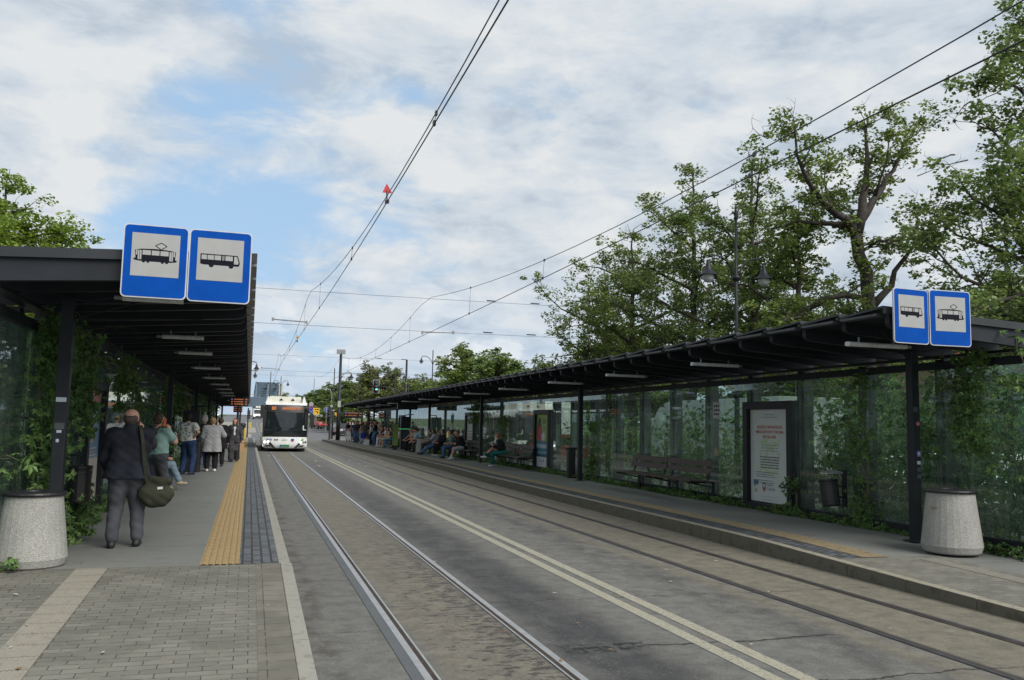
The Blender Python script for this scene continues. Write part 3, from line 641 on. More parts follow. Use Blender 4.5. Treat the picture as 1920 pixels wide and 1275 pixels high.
PM = [mat('poster white', (.50, .54, .52), .5, var=.03), mat('poster pale green', (.42, .52, .34), .6, var=.08), mat('poster rust red', (.40, .09, .05), .6), mat('poster teal', (.16, .34, .32), .6), mat('poster ink', (.05, .07, .08), .6), mat('poster slate', (.09, .15, .22), .6)]
PA = [mat('ad white', (.48, .50, .52), .5), mat('ad green', (.20, .36, .06), .5, col2=(.32, .36, .05), scale=1.2), mat('ad teal', (.03, .16, .22), .5), mat('ad crimson', (.33, .02, .04), .5), mat('ad dark', (.02, .02, .03), .5), mat('ad pink', (.45, .05, .09), .5), mat('ad sky', (.22, .34, .42), .5)]
PT = [mat('print cream', (.50, .45, .40), .5), mat('print blue', (.10, .20, .33), .5, col2=(.2, .3, .4), scale=2), mat('print rose', (.45, .18, .17), .5), mat('print ochre', (.42, .30, .15), .5), mat('print brown', (.10, .06, .05), .5), mat('print peach', (.50, .28, .22), .5)]
PG = [mat('timetable sheet', (.42, .44, .40), .5, var=.1), mat('timetable tint', (.36, .38, .25), .5), mat('timetable ink', (.1, .1, .1), .5)]

def shelter(side, label, z0, edge, post_u, wall_u, posts, joint0, kmin, kmax, cases, lights, Y0=9.12, nmod=78, back=2.80, ll=.95, lipm='edge_dark'):
    d = 1 if side == 'R' else -1
    X = lambda u: edge + d * u
    rz = lambda u: z0 - .045 * u
    root = thing('tram_shelter', label, 'shelter', (X(post_u), posts[0], .2))
    B = lambda mb, n, m, **k: mb.build(n, m, root, **k)
    # roof plates and cantilever beams
    for k in range(nmod):
        y0 = Y0 + .87 * k; y1 = y0 + .87; mb = MB()
        za, zb = .052, -.004
        def P8(u0, u1, dz):
            return [(X(u), y, rz(u) + zz + dz) for (y, zz) in ((y0 - .02, za), (y1 + .035, zb)) for u in (u0, u1)]
        lo = P8(0, back, 0); hi = P8(0, back, .030)
        mb.hexa([lo[0], lo[1], lo[2], lo[3], hi[0], hi[1], hi[2], hi[3]], 0)
        # folded front lip along the near edge of each plate
        mb.hexa([(X(0), y0 - .045, rz(0) - .02), (X(back), y0 - .045, rz(back) - .02), (X(0), y0 - .022, rz(0) - .02), (X(back), y0 - .022, rz(back) - .02),
                 (X(0), y0 - .045, rz(0) + .058), (X(back), y0 - .045, rz(back) + .058), (X(0), y0 - .022, rz(0) + .058), (X(back), y0 - .022, rz(back) + .058)], 0)
        mb.hexa([(X(u), y, rz(u) + z) for z in (-.035, -.002) for y in (y0 + .10, y1 - .06) for u in (.0, .11)], 1)
        B(mb, 'roof_panel', [M['plate'], M[lipm]])
        mb = MB(); dp = [(.115, .0), (back - .05, .0), (back - .05, -.25), (.24, -.19), (.17, -.18), (.13, -.155), (.115, -.12)]
        if k % 2: dp = [(.13, .0), (back - .05, .0), (back - .05, -.235), (.26, -.165), (.19, -.155), (.145, -.135), (.13, -.10)]
        mb.prism([(X(u), rz(u) - .004 + z) for u, z in dp], 'y', y0 + .0, y0 + .085)
        B(mb, 'roof_beam', M['steel'])
    Yend = Y0 + .87 * nmod
    # purlins
    mb = MB(); zc = rz(wall_u) - .24
    mb.box(min(X(wall_u - .06), X(wall_u + .1)), max(X(wall_u - .06), X(wall_u + .1)), Y0 + .2, Yend - .2, zc - .045, zc - .006)
    B(mb, 'purlin', M['steel'], bevel=.006)
    for y in posts:
        mb = MB(); x = X(post_u); mb.box(x - .065, x + .065, y - .065, y + .065, .19, rz(post_u) - .20)
        mb.box(x - .13, x + .13, y - .13, y + .13, .195, .212)
        B(mb, 'post', M['steel'], bevel=.008)
        mb = MB()
        for s in (-1, 1): mb.tube([(X(post_u - .05), y, 2.86), (X(.45), y + s * 2.3 if y + s * 2.3 > Y0 + .5 else Y0 + .55, rz(.45) - .16)], .008, 6)
        B(mb, 'tie_rod', M['steel'])
    # wall: joints, columns, rails, panes
    ks = list(range(kmin, kmax + 1)); P = 1.745; J = lambda k: joint0 + P * k
    xw = X(wall_u); ztop = 2.73
    mb = MB(); mb.box(xw - .04, xw + .04, J(kmin), J(kmax), ztop, ztop + .115); mb.box(xw - .035, xw + .035, J(kmin), J(kmax), .235, .36)
    B(mb, 'rail', M['steel'], bevel=.005)
    for k in ks:
        y = J(k); mb = MB(); xc = X(wall_u + .22)
        mb.box(min(xc - .11, xc + .11), max(xc - .11, xc + .11), y - .085, y + .085, .0, zc - .047)
        mb.box(min(X(wall_u + .045), X(wall_u + .11)), max(X(wall_u + .045), X(wall_u + .11)), y - .03, y + .03, .30, ztop + .1)
        B(mb, 'column', M['steel'], bevel=.006)
    for k in ks[:-1]:
        a, b = J(k) + .012, J(k + 1) - .012; mb = MB(); zl = .362
        if k in cases: zl = 2.36
        mb.box(xw - .005, xw + .005, a, b, zl, ztop - .002)
        B(mb, 'glass_pane', M['glass'])
        if k not in cases:
            mb = MB()
            for z in (.9, 1.75):
                mb.tube([(xw - .03 * d, a - .012, z), (xw + .05 * d, a - .012, z)], .022, 8)
            B(mb, 'clamp', M['black'])
    for k, pf in cases.items():
        a, b = J(k) + .02, J(k + 1) - .02; mb = MB(); f0 = xw - d * .10; f1 = xw + d * .055
        xa, xb = min(f0, f1), max(f0, f1); t = .17
        mb.box(xa, xb, a, a + t, .12, 2.35); mb.box(xa, xb, b - t, b, .12, 2.35); mb.box(xa, xb, a + t, b - t, 2.20, 2.35); mb.box(xa, xb, a + t, b - t, .12, .33)
        mb.box(min(xw, f1), max(xw, f1), a + t, b - t, .33, 2.20)
        cs = mb.build('poster_case', M['steel'], root, bevel=.006)
        W = (b - a) - 2 * t - .01; H = 1.86; mb = MB(); fx = xw - d * .012
        if d > 0: fn = lambda p, q_, l, b=b, fx=fx, t=t: (fx - l * 1.5, b - t - .005 - p, .335 + q_)
        else: fn = lambda p, q_, l, a=a, fx=fx, t=t: (fx + l * 1.5, a + t + .005 + p, .335 + q_)
        ms = {'green': PM, 'ad': PA, 'tower': PT, 'plain': PG}[pf]
        if pf == 'green': poster_green(mb, fn, W, H)
        elif pf == 'ad': poster_ad(mb, fn, W, H)
        elif pf == 'tower': poster_tower(mb, fn, W, H)
        else:
            mb.add([fn(0, 0, 0), fn(W, 0, 0), fn(W, H, 0), fn(0, H, 0)], [(0, 1, 2, 3)], 0); mb.add([fn(.1, H - .4, .001), fn(W - .1, H - .4, .001), fn(W - .1, H - .12, .001), fn(.1, H - .12, .001)], [(0, 1, 2, 3)], 1)
            for i in range(7): mb.add([fn(.15, .3 + i * .14, .001), fn(W - .2, .3 + i * .14, .001), fn(W - .2, .33 + i * .14, .001), fn(.15, .33 + i * .14, .001)], [(0, 1, 2, 3)], 2)
        po = mb.build('poster', ms, cs)
        po.location = Vector((0, 0, 0)); me = po.data
    for (u, y) in lights:
        mb = MB(); z = rz(u + ll / 2) - .30; xa, xb = sorted((X(u), X(u + ll)))
        mb.prism(rrect(y - .05, y + .05, z - .03, z + .03, .025, 3), 'x', xa, xb, 0)
        mb.prism(rrect(y - .03, y + .03, z - .02, z + .02, .01, 2), 'x', xb if d > 0 else xa - .08, xb + .08 if d > 0 else xa, 1)
        for q_ in (.2, .8): mb.box(xa + (xb - xa) * q_ - .01, xa + (xb - xa) * q_ + .01, y - .01, y + .01, z + .03, z + .10, 1)
        B(mb, 'light_fitting', [M['tubelight'], M['galv']])
        mb = MB(); xe = xb if d > 0 else xa; mb.tube([(xe + d * .08, y, z), (xe + d * .35, y + .1, z - .05), (xe + d * .7, y + .15, z + .02), (xe + d * .95, y + .1, rz(u + ll + .9) - .2)], .006, 5)
        B(mb, 'cable', [M['steel']])
    return root
# fix child offsets of posters (they hang two levels deep)
_old_build = MB.build
POSTS = [10.72, 24.35, 35.95, 47.15, 58.2, 69.4]
shR = shelter('R', 'long dark steel and glass tram shelter on the right platform, with rows of benches', 3.285, 7.60, 1.85, 2.30, POSTS, 14.27, -3, 32,
              {0: 'green', 8: 'ad', 14: 'plain', 25: 'plain'}, [(.12, y) for y in (9.95, 14.3, 18.3, 22.3, 27.2, 32.0, 36.6, 41.2, 46, 51, 56, 61, 66)], nmod=78)
shL = shelter('L', 'long dark steel and glass tram shelter on the left platform, hung with green creeper', 3.37, 0.0, 2.0, 2.40, POSTS, 14.4, -3, 36,
              {0: 'tower', 8: 'plain', 16: 'plain'}, [(.74, y) for y in (9.9, 14.3, 17.6, 22.5, 27.6, 32.4, 37.2, 42, 46.5, 57, 66, 74)], nmod=84, ll=.60, lipm='edge')

# stickers on the near posts
S_ = [mat('pink sticker', (.42, .12, .2), .5), mat('violet sticker', (.16, .10, .38), .5), mat('pale sticker', (.4, .45, .5), .5), mat('grey tape', (.06, .065, .07), .4)]
def sticker(root, x, z, w_, h_, m_, dy=0.0, rnd_=False):
    mb = MB(); yf = 10.72 - .0665 - dy
    p = [(x + w_ / 2 * math.cos(t * .524), z + h_ / 2 * math.sin(t * .524)) for t in range(12)] if rnd_ else [(x - w_ / 2, z - h_ / 2), (x + w_ / 2, z - h_ / 2), (x + w_ / 2, z + h_ / 2), (x - w_ / 2, z + h_ / 2)]
    mb.prism(p, 'y', yf - .0006, yf); mb.build('sticker', S_[m_], root)
sticker(shR, 9.475, 1.91, .064, .064, 0, 0, True)
for a_ in ((9.48, 1.47, .07, .085, 1), (9.482, 1.47, .035, .04, 2, .001), (9.475, 1.34, .06, .05, 2), (9.48, 1.24, .07, .06, 3), (9.48, 1.14, .07, .06, 3), (9.44, 2.12, .08, .07, 3)): sticker(shR, *a_)
for a_ in ((-2.0, 1.95, .105, .05, 2), (-2.0, 1.66, .10, .07, 3), (-2.0, 1.60, .05, .03, 2, .001), (-2.01, 1.50, .03, .035, 2)): sticker(shL, *a_)
# notice taped to the glass (right)
mb = MB(); W_, H_ = .30, .36; yn, zn = 17.35, 2.20; fx = 9.894
mb.add([(fx, yn, zn - H_ / 2), (fx, yn - W_, zn - H_ / 2), (fx, yn - W_, zn + H_ / 2), (fx, yn, zn + H_ / 2)], [(0, 1, 2, 3)], 0)
for k, z in enumerate((.09, .0, -.09)):
    for j in range(3): mb.add([(fx - .001, yn - .04 - j * .078 - (k == 1) * .02, zn + z - .02), (fx - .001, yn - .10 - j * .078 - (k == 1) * .02, zn + z - .02), (fx - .001, yn - .10 - j * .078 - (k == 1) * .02, zn + z + .02), (fx - .001, yn - .04 - j * .078 - (k == 1) * .02, zn + z + .02)], [(0, 1, 2, 3)], 1)
tag(mb.build('notice', [mat('notice paper', (.45, .46, .45), .7), M['ink']], origin=(fx, yn - .15, zn)), 'small white paper notice taped inside the glass of the right shelter', 'notice')

# ------------------------------------------------------------------ stop signs
def stop_sign(kind, x0, y, z0_, W, H, label, yaw=0.0, group=None):
    root = thing('stop_sign', label, 'sign', (x0 + W / 2, y, z0_), yaw, group)
    mb = MB(); mb.prism(rrect(-W / 2, W / 2, 0, H, .045), 'y', 0, .022); mb.build('rim', M['silver'], root, local=True)
    mb = MB(); mb.prism(rrect(-W / 2 + .012, W / 2 - .012, .012, H - .012, .038), 'y', -.003, .001); mb.build('blue_field', M['blue'], root, local=True)
    S = W * .735; wx0 = -S / 2; wz0 = H - .085 - S * .97; mb = MB()
    mb.prism([(wx0, wz0), (wx0 + S, wz0), (wx0 + S, wz0 + S * .97), (wx0, wz0 + S * .97)], 'y', -.005, -.0031); mb.build('white_field', M['white'], root, local=True)
    mb = MB(); cx, cz = 0, wz0 + S * .46; u = S / 1.0
    def poly(p, m, lift): mb.add([(cx + a * u, -.005 - lift, cz + b * u) for a, b in p], [tuple(range(len(p)))], m)
    def rc(a0, a1, b0, b1, m, lift): poly([(a0, b0), (a1, b0), (a1, b1), (a0, b1)], m, lift)
    if kind == 'bus':
        poly([(-.43, -.08), (-.36, -.10), (.40, -.10), (.425, -.06), (.425, .0), (.375, .15), (-.43, .15)], 0, .001)
        for a0, a1 in ((-.405, -.29), (-.275, -.14), (-.125, .015), (.045, .06), (.07, .085), (.11, .27)): rc(a0, a1, .02, .125, 1, .002)
        poly([(.30, -.05), (.39, -.05), (.40, .0), (.36, .125), (.30, .125)], 1, .002)
        for c_ in (-.19, .24): poly([(c_ + .055 * math.cos(t * .5236), -.10 + .055 * math.sin(t * .5236)) for t in range(12)], 0, .0015)
    else:
        poly([(-.46, -.08), (-.42, -.11), (-.30, -.125), (.30, -.125), (.42, -.11), (.46, -.08), (.41, -.055), (-.41, -.055)], 0, .001)
        poly([(-.41, -.056), (.41, -.056), (.425, .12), (.30, .15), (0, .165), (-.30, .15), (-.425, .12)], 0, .0012)
        for a0, a1 in ((-.27, -.10), (-.08, .08), (.10, .27)): rc(a0, a1, .02, .125, 1, .002)
        for a0, a1 in ((-.365, -.335), (-.325, -.29), (.29, .325), (.335, .365)): rc(a0, a1, -.09, .12, 1, .002)
        rc(-.405, -.375, .01, .12, 1, .002); rc(.375, .405, .01, .12, 1, .002)
        for c_ in (-.24, -.15, .15, .24): poly([(c_ + .033 * math.cos(t * .5236), -.125 + .033 * math.sin(t * .5236)) for t in range(12)], 0, .0015)
        def ln(a, b, t=.008):
            dx, dy = b[0] - a[0], b[1] - a[1]; q_ = t / math.hypot(dx, dy); nx_, ny_ = -dy * q_, dx * q_; poly([(a[0] - nx_, a[1] - ny_), (b[0] - nx_, b[1] - ny_), (b[0] + nx_, b[1] + ny_), (a[0] + nx_, a[1] + ny_)], 0, .0016)
        c0 = .11
        ln((c0, .155), (c0 - .12, .24)); ln((c0 - .12, .24), (c0, .31)); ln((c0, .31), (c0 + .12, .24)); ln((c0 + .12, .24), (c0, .155))
    mb.build('pictogram', [M['ink'], M['white']], root, local=True)
    mb = MB(); mb.box(-.03, .03, .023, .10, H * .25, H * .32); mb.box(-.03, .03, .023, .10, H * .60, H * .67); mb.box(-.02, .02, .10, .14, H * .1, H * .7); mb.build('bracket', M['galv'], root, local=True)
    return root
stop_sign('tram', -1.24, 8.96, 2.915, .59, .715, 'blue and white tram stop sign at the left shelter roof, beside the bus sign', R(2.2))
stop_sign('bus', -.645, 8.98, 2.91, .59, .72, 'blue and white bus stop sign at the front corner of the left shelter roof', R(2.2))
stop_sign('bus', 7.66, 9.0, 2.89, .575, .70, 'blue and white bus stop sign on the right shelter, left half of the pair', R(5))
stop_sign('tram', 8.24, 9.0, 2.885, .625, .72, 'blue and white tram stop sign on the right shelter, right half of the pair', R(-2))
for (x0, x1, zt) in ((-1.1, -.2, 3.20), (7.8, 8.7, 3.12)):
    pass

# ------------------------------------------------------------------ bins, benches, machines
def concrete_bin(x, y, z, label, sc=1.0, plate=False):
    root = thing('concrete_bin', label, 'litter bin', (x, y, z), 0, 'concrete litter bins')
    mb = MB(); mb.lathe([(0, 0), (.335, 0), (.36, .02), (.385, .10), (.380, .13), (.30, .785), (.295, .80), (0, .80)], (0, 0), 28)
    o = mb.build('drum', M['terrazzo'], root, local=True, smooth=False); o.scale = (sc,) * 3
    mb = MB(); mb.lathe([(.285, .79), (.325, .80), (.335, .815), (.33, .835), (.20, .85), (.13, .845), (.12, .80), (.0, .79)], (0, 0), 28)
    o = mb.build('lid', M['black'], root, local=True, smooth=False); o.scale = (sc,) * 3
    if plate:
        mb = MB(); mb.T = Matrix.Rotation(R(-82), 4, 'Z'); mb.hexa([(x_, y_ + z_ * .11, .60 + z_ * .06) for z_ in (0, 1) for y_ in (-.342, -.322) for x_ in (-.045, .045)]); mb.build('plate', mat('brass tag', (.18, .12, .06), .5), root, local=True)
    return root
concrete_bin(-2.13, 10.35, .2, 'squat pale aggregate litter bin with black lid at the left shelter end', .92)
concrete_bin(9.15, 9.72, .185, 'squat pale aggregate litter bin with small brass plate beside the right shelter post', 1.0, True)
concrete_bin(9.15, 47.3, .2, 'squat pale aggregate litter bin beside the people seated far along the right shelter', 1.0)
def drum_bin(x, y, z, label, tilt=0, top=True, r=.15, h=.46, arm=None, open_=False):
    root = thing('hanging_bin', label, 'litter bin', (x, y, z), 0, 'black hanging litter bins')
    mb = MB(); mb.T = Matrix.Rotation(tilt, 4, 'X')
    prof = [(0, 0), (r * .93, 0), (r * .95, .02), (r * .95, .05), (r, .055), (r, .09), (r * .96, .095), (r * .96, h - .1), (r, h - .095), (r, h - .06), (r * .97, h - .055), (r * 1.02, h - .02), (r * 1.02, h)]
    prof += [(r * .92, h), (r * .9, h - .18), (0, h - .18)]
    mb.lathe(prof, (0, 0), 20); mb.build('drum', M['black'], root, local=True)
    if top:
        mb = MB(); mb.lathe([(0, h + .17), (r * .5, h + .165), (r * 1.15, h + .125), (r * 1.15, h + .11), (0, h + .12)], (0, -.03), 20); mb.build('hood', M['galv'], root, local=True)
    if arm:
        mb = MB(); mb.box(arm - .03 if arm > 0 else arm, arm if arm > 0 else arm + .03, -.05, .05, -.02, h + .16)
        mb.bar((0, 0, h * .75), (arm, 0, h * .75), .05, .03); mb.bar((0, 0, .15), (arm, 0, .15), .05, .03); mb.bar((0, 0, h + .13), (arm, 0, h + .13), .05, .02)
        mb.build('holder', M['steel'], root, local=True)
    return root
drum_bin(-1.98, 12.0, .72, 'open black drum bin hung beside the creeper, behind the left concrete bin', 0, False, .14, .44, -.32)
drum_bin(9.52, 12.75, .52, 'tilted black drum bin with hood hung on the right shelter glass by the poster', R(-11), True, .155, .44, .28)
drum_bin(9.52, 34.6, .50, 'tilted black drum bin beside the woman in green trousers', R(-11), True, .155, .44, .28)
root = thing('post_bin', 'slim upright black bin against the right shelter glass beside the second post', 'litter bin', (9.62, 25.55, .2))
mb = MB(); mb.prism(rrect(-.12, .12, -.10, .10, .03, 3), 'z', 0, .86); mb.build('body', M['black'], root, local=True)
mb = MB(); mb.prism(rrect(-.15, .15, -.13, .13, .03, 3), 'z', .87, .93); mb.build('cap', M['steel'], root, local=True)

def bench(x, y0, y1, z, d, label, gx=None):
    """slatted bench mounted on the wall side; d=+1 right platform"""
    root = thing('bench', label, 'bench', (x, (y0 + y1) / 2, z), 0, 'slatted benches under the shelters')
    L_ = (y1 - y0) / 2; s = 1 if d > 0 else -1
    mb = MB()
    for i in range(4): xa = -.24 + i * .12; mb.box(min(s * xa, s * (xa + .10)), max(s * xa, s * (xa + .10)), -L_, L_, .435, .47)
    mb.build('seat', M['wood'], root, local=True, bevel=.006)
    mb = MB()
    for i in range(2):
        z1 = .60 + i * .16; o = .24 + i * .05
        mb.hexa([(s * o, -L_, z1), (s * (o + .035), -L_, z1), (s * o, L_, z1), (s * (o + .035), L_, z1), (s * (o + .035), -L_, z1 + .12), (s * (o + .07), -L_, z1 + .12), (s * (o + .035), L_, z1 + .12), (s * (o + .07), L_, z1 + .12)])
    mb.build('backrest', M['wood'], root, local=True, bevel=.006)
    for yy in (-L_ + .15, L_ - .15):
        mb = MB(); mb.bar((s * .26, yy, .43), (s * .38, yy, .90), .04, .03); mb.bar((s * -.22, yy, .415), (s * .44, yy, .415), .05, .04); mb.bar((s * .42, yy, .415), (s * .42, yy, .0), .06, .05); mb.bar((s * .42, yy, .30), (s * -.15, yy, .41), .03, .03)
        mb.build('bracket', M['steel'], root, local=True)
    return root
for i, (a, b, lb) in enumerate(((17.1, 19.1, 'empty dark slatted bench on the right platform, nearest the notice on the glass'), (19.2, 21.2, 'empty dark slatted bench on the right platform, next to the slim black bin side'),
        (29.6, 31.6, 'slatted bench between the colourful poster and the woman in green trousers'), (31.7, 33.7, 'slatted bench carrying the woman in green trousers'),
        (37.0, 39.0, 'slatted bench beside the man in the black hooded top'), (39.1, 41.1, 'slatted bench with the person in the grey skirt and black top'),
        (42.6, 46.4, 'slatted bench with the two women beside the far concrete bin'), (48.4, 51.6, 'slatted bench with the man in the light blue shirt'), (57.0, 61.6, 'slatted bench with the seated group beyond the ticket machine'))):
    bench(9.42, a, b, .2, 1, lb)
bench(-2.0, 19.6, 21.8, .2, -1, 'slatted bench on the left platform behind the woman in the mint top')
def machine(x, y, z, label, h=1.75, w_=.5, d_=.4, lime=False):
    root = thing('ticket_machine', label, 'ticket machine', (x, y, z), 0, 'ticket machines')
    mb = MB(); mb.prism(rrect(-w_ / 2, w_ / 2, -d_ / 2, d_ / 2, .03, 3), 'z', 0, h * .62); mb.build('cabinet', M['black'], root, local=True)
    mb = MB(); mb.prism(rrect(-w_ / 2, w_ / 2, -d_ / 2 + .03, d_ / 2, .02, 3), 'z', h * .65, h); mb.box(-w_ / 2 + .05, w_ / 2 - .05, -d_ / 2 + .06, d_ / 2 - .05, h * .62, h * .65); mb.build('head', M['steel'], root, local=True)
    mb = MB(); mb.box(-w_ / 2 - .01, w_ / 2 + .01, -d_ / 2 - .004, d_ / 2, h * .622, h * .648); mb.build('green_strip', mat('green strip', (.03, .25, .09), .4, emit=(.05, .6, .2), es=.25), root, local=True)
    mb = MB(); mb.box(-w_ * .3, w_ * .3, -d_ / 2 - .005, -d_ / 2 + .002, h * .38, h * .56); mb.build('screen', mat('dim screen', (.03, .05, .07), .15), root, local=True)
    mb = MB(); mb.bar((0, 0, h + .10), (w_ * .9, -.1, h + .14), .05, .05); mb.bar((0, 0, h), (0, 0, h + .12), .05, .05); mb.build('arm', M['steel'], root, local=True)
    if lime:
        pass
    return root
machine(-1.72, 28.9, .2, 'black ticket machine standing behind the man in the patterned shirt', 1.86, .5, .45)
machine(8.95, 52.0, .2, 'black ticket machine on the right platform beside the lime banner', 2.0, .55, .5)
root = thing('info_banner', 'narrow lime green upright banner beside the right ticket machine', 'banner', (8.55, 53.0, .2))
mb = MB(); mb.box(-.17, .17, -.02, .02, .25, 1.55); mb.build('panel', mat('lime print', (.22, .28, .06), .5, col2=(.12, .20, .06), scale=3), root, local=True)
mb = MB(); mb.box(-.02, .02, .021, .05, 0, 1.5); mb.box(-.15, .15, -.12, .12, 0, .03); mb.build('stand', M['steel'], root, local=True)
root = thing('black_bin', 'tall black cabinet bin on the left platform beside the man in the patterned shirt', 'litter bin', (-1.62, 28.1, .2))
mb = MB(); mb.prism(rrect(-.26, .26, -.24, .24, .05, 3), 'z', 0, .92); mb.build('body', M['black'], root, local=True)
mb = MB(); mb.prism(rrect(-.28, .28, -.26, .26, .05, 3), 'z', .93, 1.0); mb.build('lid', M['rubber'], root, local=True)
def led(x0, x1, y, z0_, z1_, rows, label, glow=True):
    root = thing('departure_board', label, 'display', ((x0 + x1) / 2, y, z0_), 0, 'hanging departure boards')
    w_ = (x1 - x0) / 2; h = z1_ - z0_
    mb = MB(); mb.prism(rrect(-w_, w_, 0, h, .02, 2), 'y', 0, .22); mb.build('housing', M['black'], root, local=True)
    mb = MB(); mb.box(-w_ * .6, -w_ * .55, .08, .13, h, h + .35); mb.box(w_ * .55, w_ * .6, .08, .13, h, h + .35); mb.build('hanger', M['steel'], root, local=True)
    if glow:
        mb = MB(); r = random.Random(int(y))
        for i in range(rows):
            z = h - .08 - i * (h - .1) / rows
            for (a, b, m_) in ((-.82, -.64, 1 if i == 0 else 0), (-.5, .5, 0), (.66, .86, 0)):
                x = a * w_
                while x < b * w_ * (1 if a > 0 or b < 0 else r.uniform(.5, 1)):
                    l = r.uniform(.02, .05); mb.box(x, x + l, -.004, 0, z - .045, z, m_); x += l + .012
        mb.build('led_rows', [M['amber'], mat('violet led', (.1, .06, .3), .5, emit=(.4, .3, 1), es=.4)], root, local=True)
    return root
led(-1.02, -.08, 47.0, 2.50, 2.96, 3, 'hanging amber departure board under the left shelter roof, nearer of the two')
led(-1.1, -.5, 64.0, 2.35, 2.85, 3, 'hanging amber departure board under the left shelter roof, farther of the two')
led(8.15, 9.3, 50.0, 2.60, 3.0, 2, 'hanging dark departure board under the right shelter roof', False)
led(7.9, 9.6, 78.0, 2.2, 2.75, 2, 'hanging red-lit departure board at the far end of the right shelter')

# ------------------------------------------------------------------ overhead wires
def catenary(x, zc, label, sup, drops):
    root = thing('overhead_wire', label, 'overhead wire', (x, 31, 0), 0, 'tram contact wires')
    pts = []; mp = []
    for y in frange(-8, 88, 2):
        pts.append((x + (.12 * math.sin(y * .09)), y, zc))
        # messenger height between supports
        s = sup; i = max(k for k in range(len(s)) if s[k][0] <= y or k == 0); i = min(i, len(s) - 2)
        t = (y - s[i][0]) / (s[i + 1][0] - s[i][0]); z = s[i][1] * (1 - t) + s[i + 1][1] * t - s[i][2] * 4 * t * (1 - t)
        mp.append((x + (.12 * math.sin(y * .09)), y, z))
    mb = MB(); mb.tube(pts, .0085, 6); mb.build('contact_wire', M['black'], root)
    mb = MB(); mb.tube(mp, .007, 6); mb.build('carrier_wire', M['black'], root)
    def mz(y):
        for a, b in zip(mp, mp[1:]):
            if a[1] <= y <= b[1]: t = (y - a[1]) / (b[1] - a[1]); return a[2] + (b[2] - a[2]) * t
    for y in drops:
        xx = x + .12 * math.sin(y * .09); mb = MB(); mb.tube([(xx, y, zc), (xx, y - .1, mz(y))], .004, 5); mb.box(xx - .015, xx + .015, y - .03, y + .03, zc - .02, zc + .035); mb.box(xx - .012, xx + .012, y - .13, y - .07, mz(y) - .03, mz(y) + .02)
        mb.build('dropper', M['black'], root)
    return root
catenary(1.77, 5.17, 'pair of tram wires running high above the left track', [(-8, 6.2, 1.0), (31, 6.32, .95), (60, 6.3, .6), (88, 6.4, .5)], [9.5, 18.2, 26.5, 33, 38, 43, 49, 55])
catenary(5.9, 5.0, 'pair of tram wires running high above the right track', [(-8, 6.2, 1.0), (30.8, 6.32, .95), (60, 6.3, .6), (88, 6.4, .5)], [9.55, 17.9, 24.5, 34, 38.5, 43, 49, 55])
def span(y, z, x0, x1, sag, label, reg=False):
    root = thing('span_wire', label, 'cable', (0, y, z), 0, 'cables spanning the street')
    mb = MB(); pts = [(x0 + (x1 - x0) * t / 12, y, z - sag * 4 * (t / 12) * (1 - t / 12)) for t in range(13)]; mb.tube(pts, .006, 5); mb.build('cable', M['black'], root)
    for xi in (x0 + (x1 - x0) * .06, 8.2, 9.9):
        mb = MB(); mb.tube([(xi, y, z - sag * .5), (xi + .35, y, z - sag * .52)], .022, 6); mb.build('insulator', M['rubber'], root)
    return root
span(30.8, 6.42, -13, 22, .12, 'thin upper cable crossing the street above the nearer tram supports')
span(31.2, 5.30, -13, 22, .16, 'thin lower cable crossing the street above the nearer tram supports')
span(60, 6.3, -13, 20, .12, 'thin upper cable crossing above the farther part of the platforms')
span(60.3, 5.3, -13, 20, .14, 'thin lower cable crossing above the farther part of the platforms')
span(84, 6.2, -14, 20, .14, 'thin cable crossing the street at the far platform ends')
for (x, y, z, lb) in ((1.77, 31.2, 5.2, 'grey steel arm steadying the left tram wire at the nearer cables'), (5.9, 31.2, 5.05, 'grey steel arm steadying the right tram wire at the nearer cables'), (1.77, 60.3, 5.2, 'grey steel arm steadying the left tram wire at the farther cables'), (5.9, 60.3, 5.05, 'grey steel arm steadying the right tram wire at the farther cables')):
    s = -1 if x < 3 else 1
    mb = MB(); mb.tube([(x, y, z + .06), (x + s * 1.15, y, z + .10)], .022, 7); mb.box(x - .03, x + .03, y - .03, y + .03, z - .02, z + .1); mb.box(x + s * 1.15 - .04, x + s * 1.15 + .04, y - .03, y + .03, z + .05, z + .16)
    tag(mb.build('steady_arm', M['galv'], origin=(x, y, z)), lb, 'bracket', 'steady arms of the tram wires')
def pennant(x, y, z, col, s, label):
    mb = MB(); mb.add([(-.9 * s, -.004, .16 * s + .12), (.9 * s, -.004, .16 * s + .12), (-.15 * s, -.004, 1.9 * s + .12), (-.9 * s, .004, .16 * s + .12), (.9 * s, .004, .16 * s + .12), (-.15 * s, .004, 1.9 * s + .12)], [(0, 1, 2), (5, 4, 3), (0, 3, 4, 1), (1, 4, 5, 2), (2, 5, 3, 0)], 0)
    mb.bar((0, 0, 0), (-.01, 0, .17), .02, .02, 1); mb.box(-.03, .03, -.03, .03, -.03, .02, 1)
    o = mb.build('pennant', [mat('pennant', col, .5), M['black']]); o.location = (x, y, z); tag(o, label, 'marker')
pennant(1.88, 13.2, 5.18, (.45, .01, .02), .085, 'small red triangular marker clipped to the left tram wire')
pennant(1.80, 38.0, 5.18, (.5, .28, .02), .085, 'small yellow triangular marker clipped farther along the left tram wire')

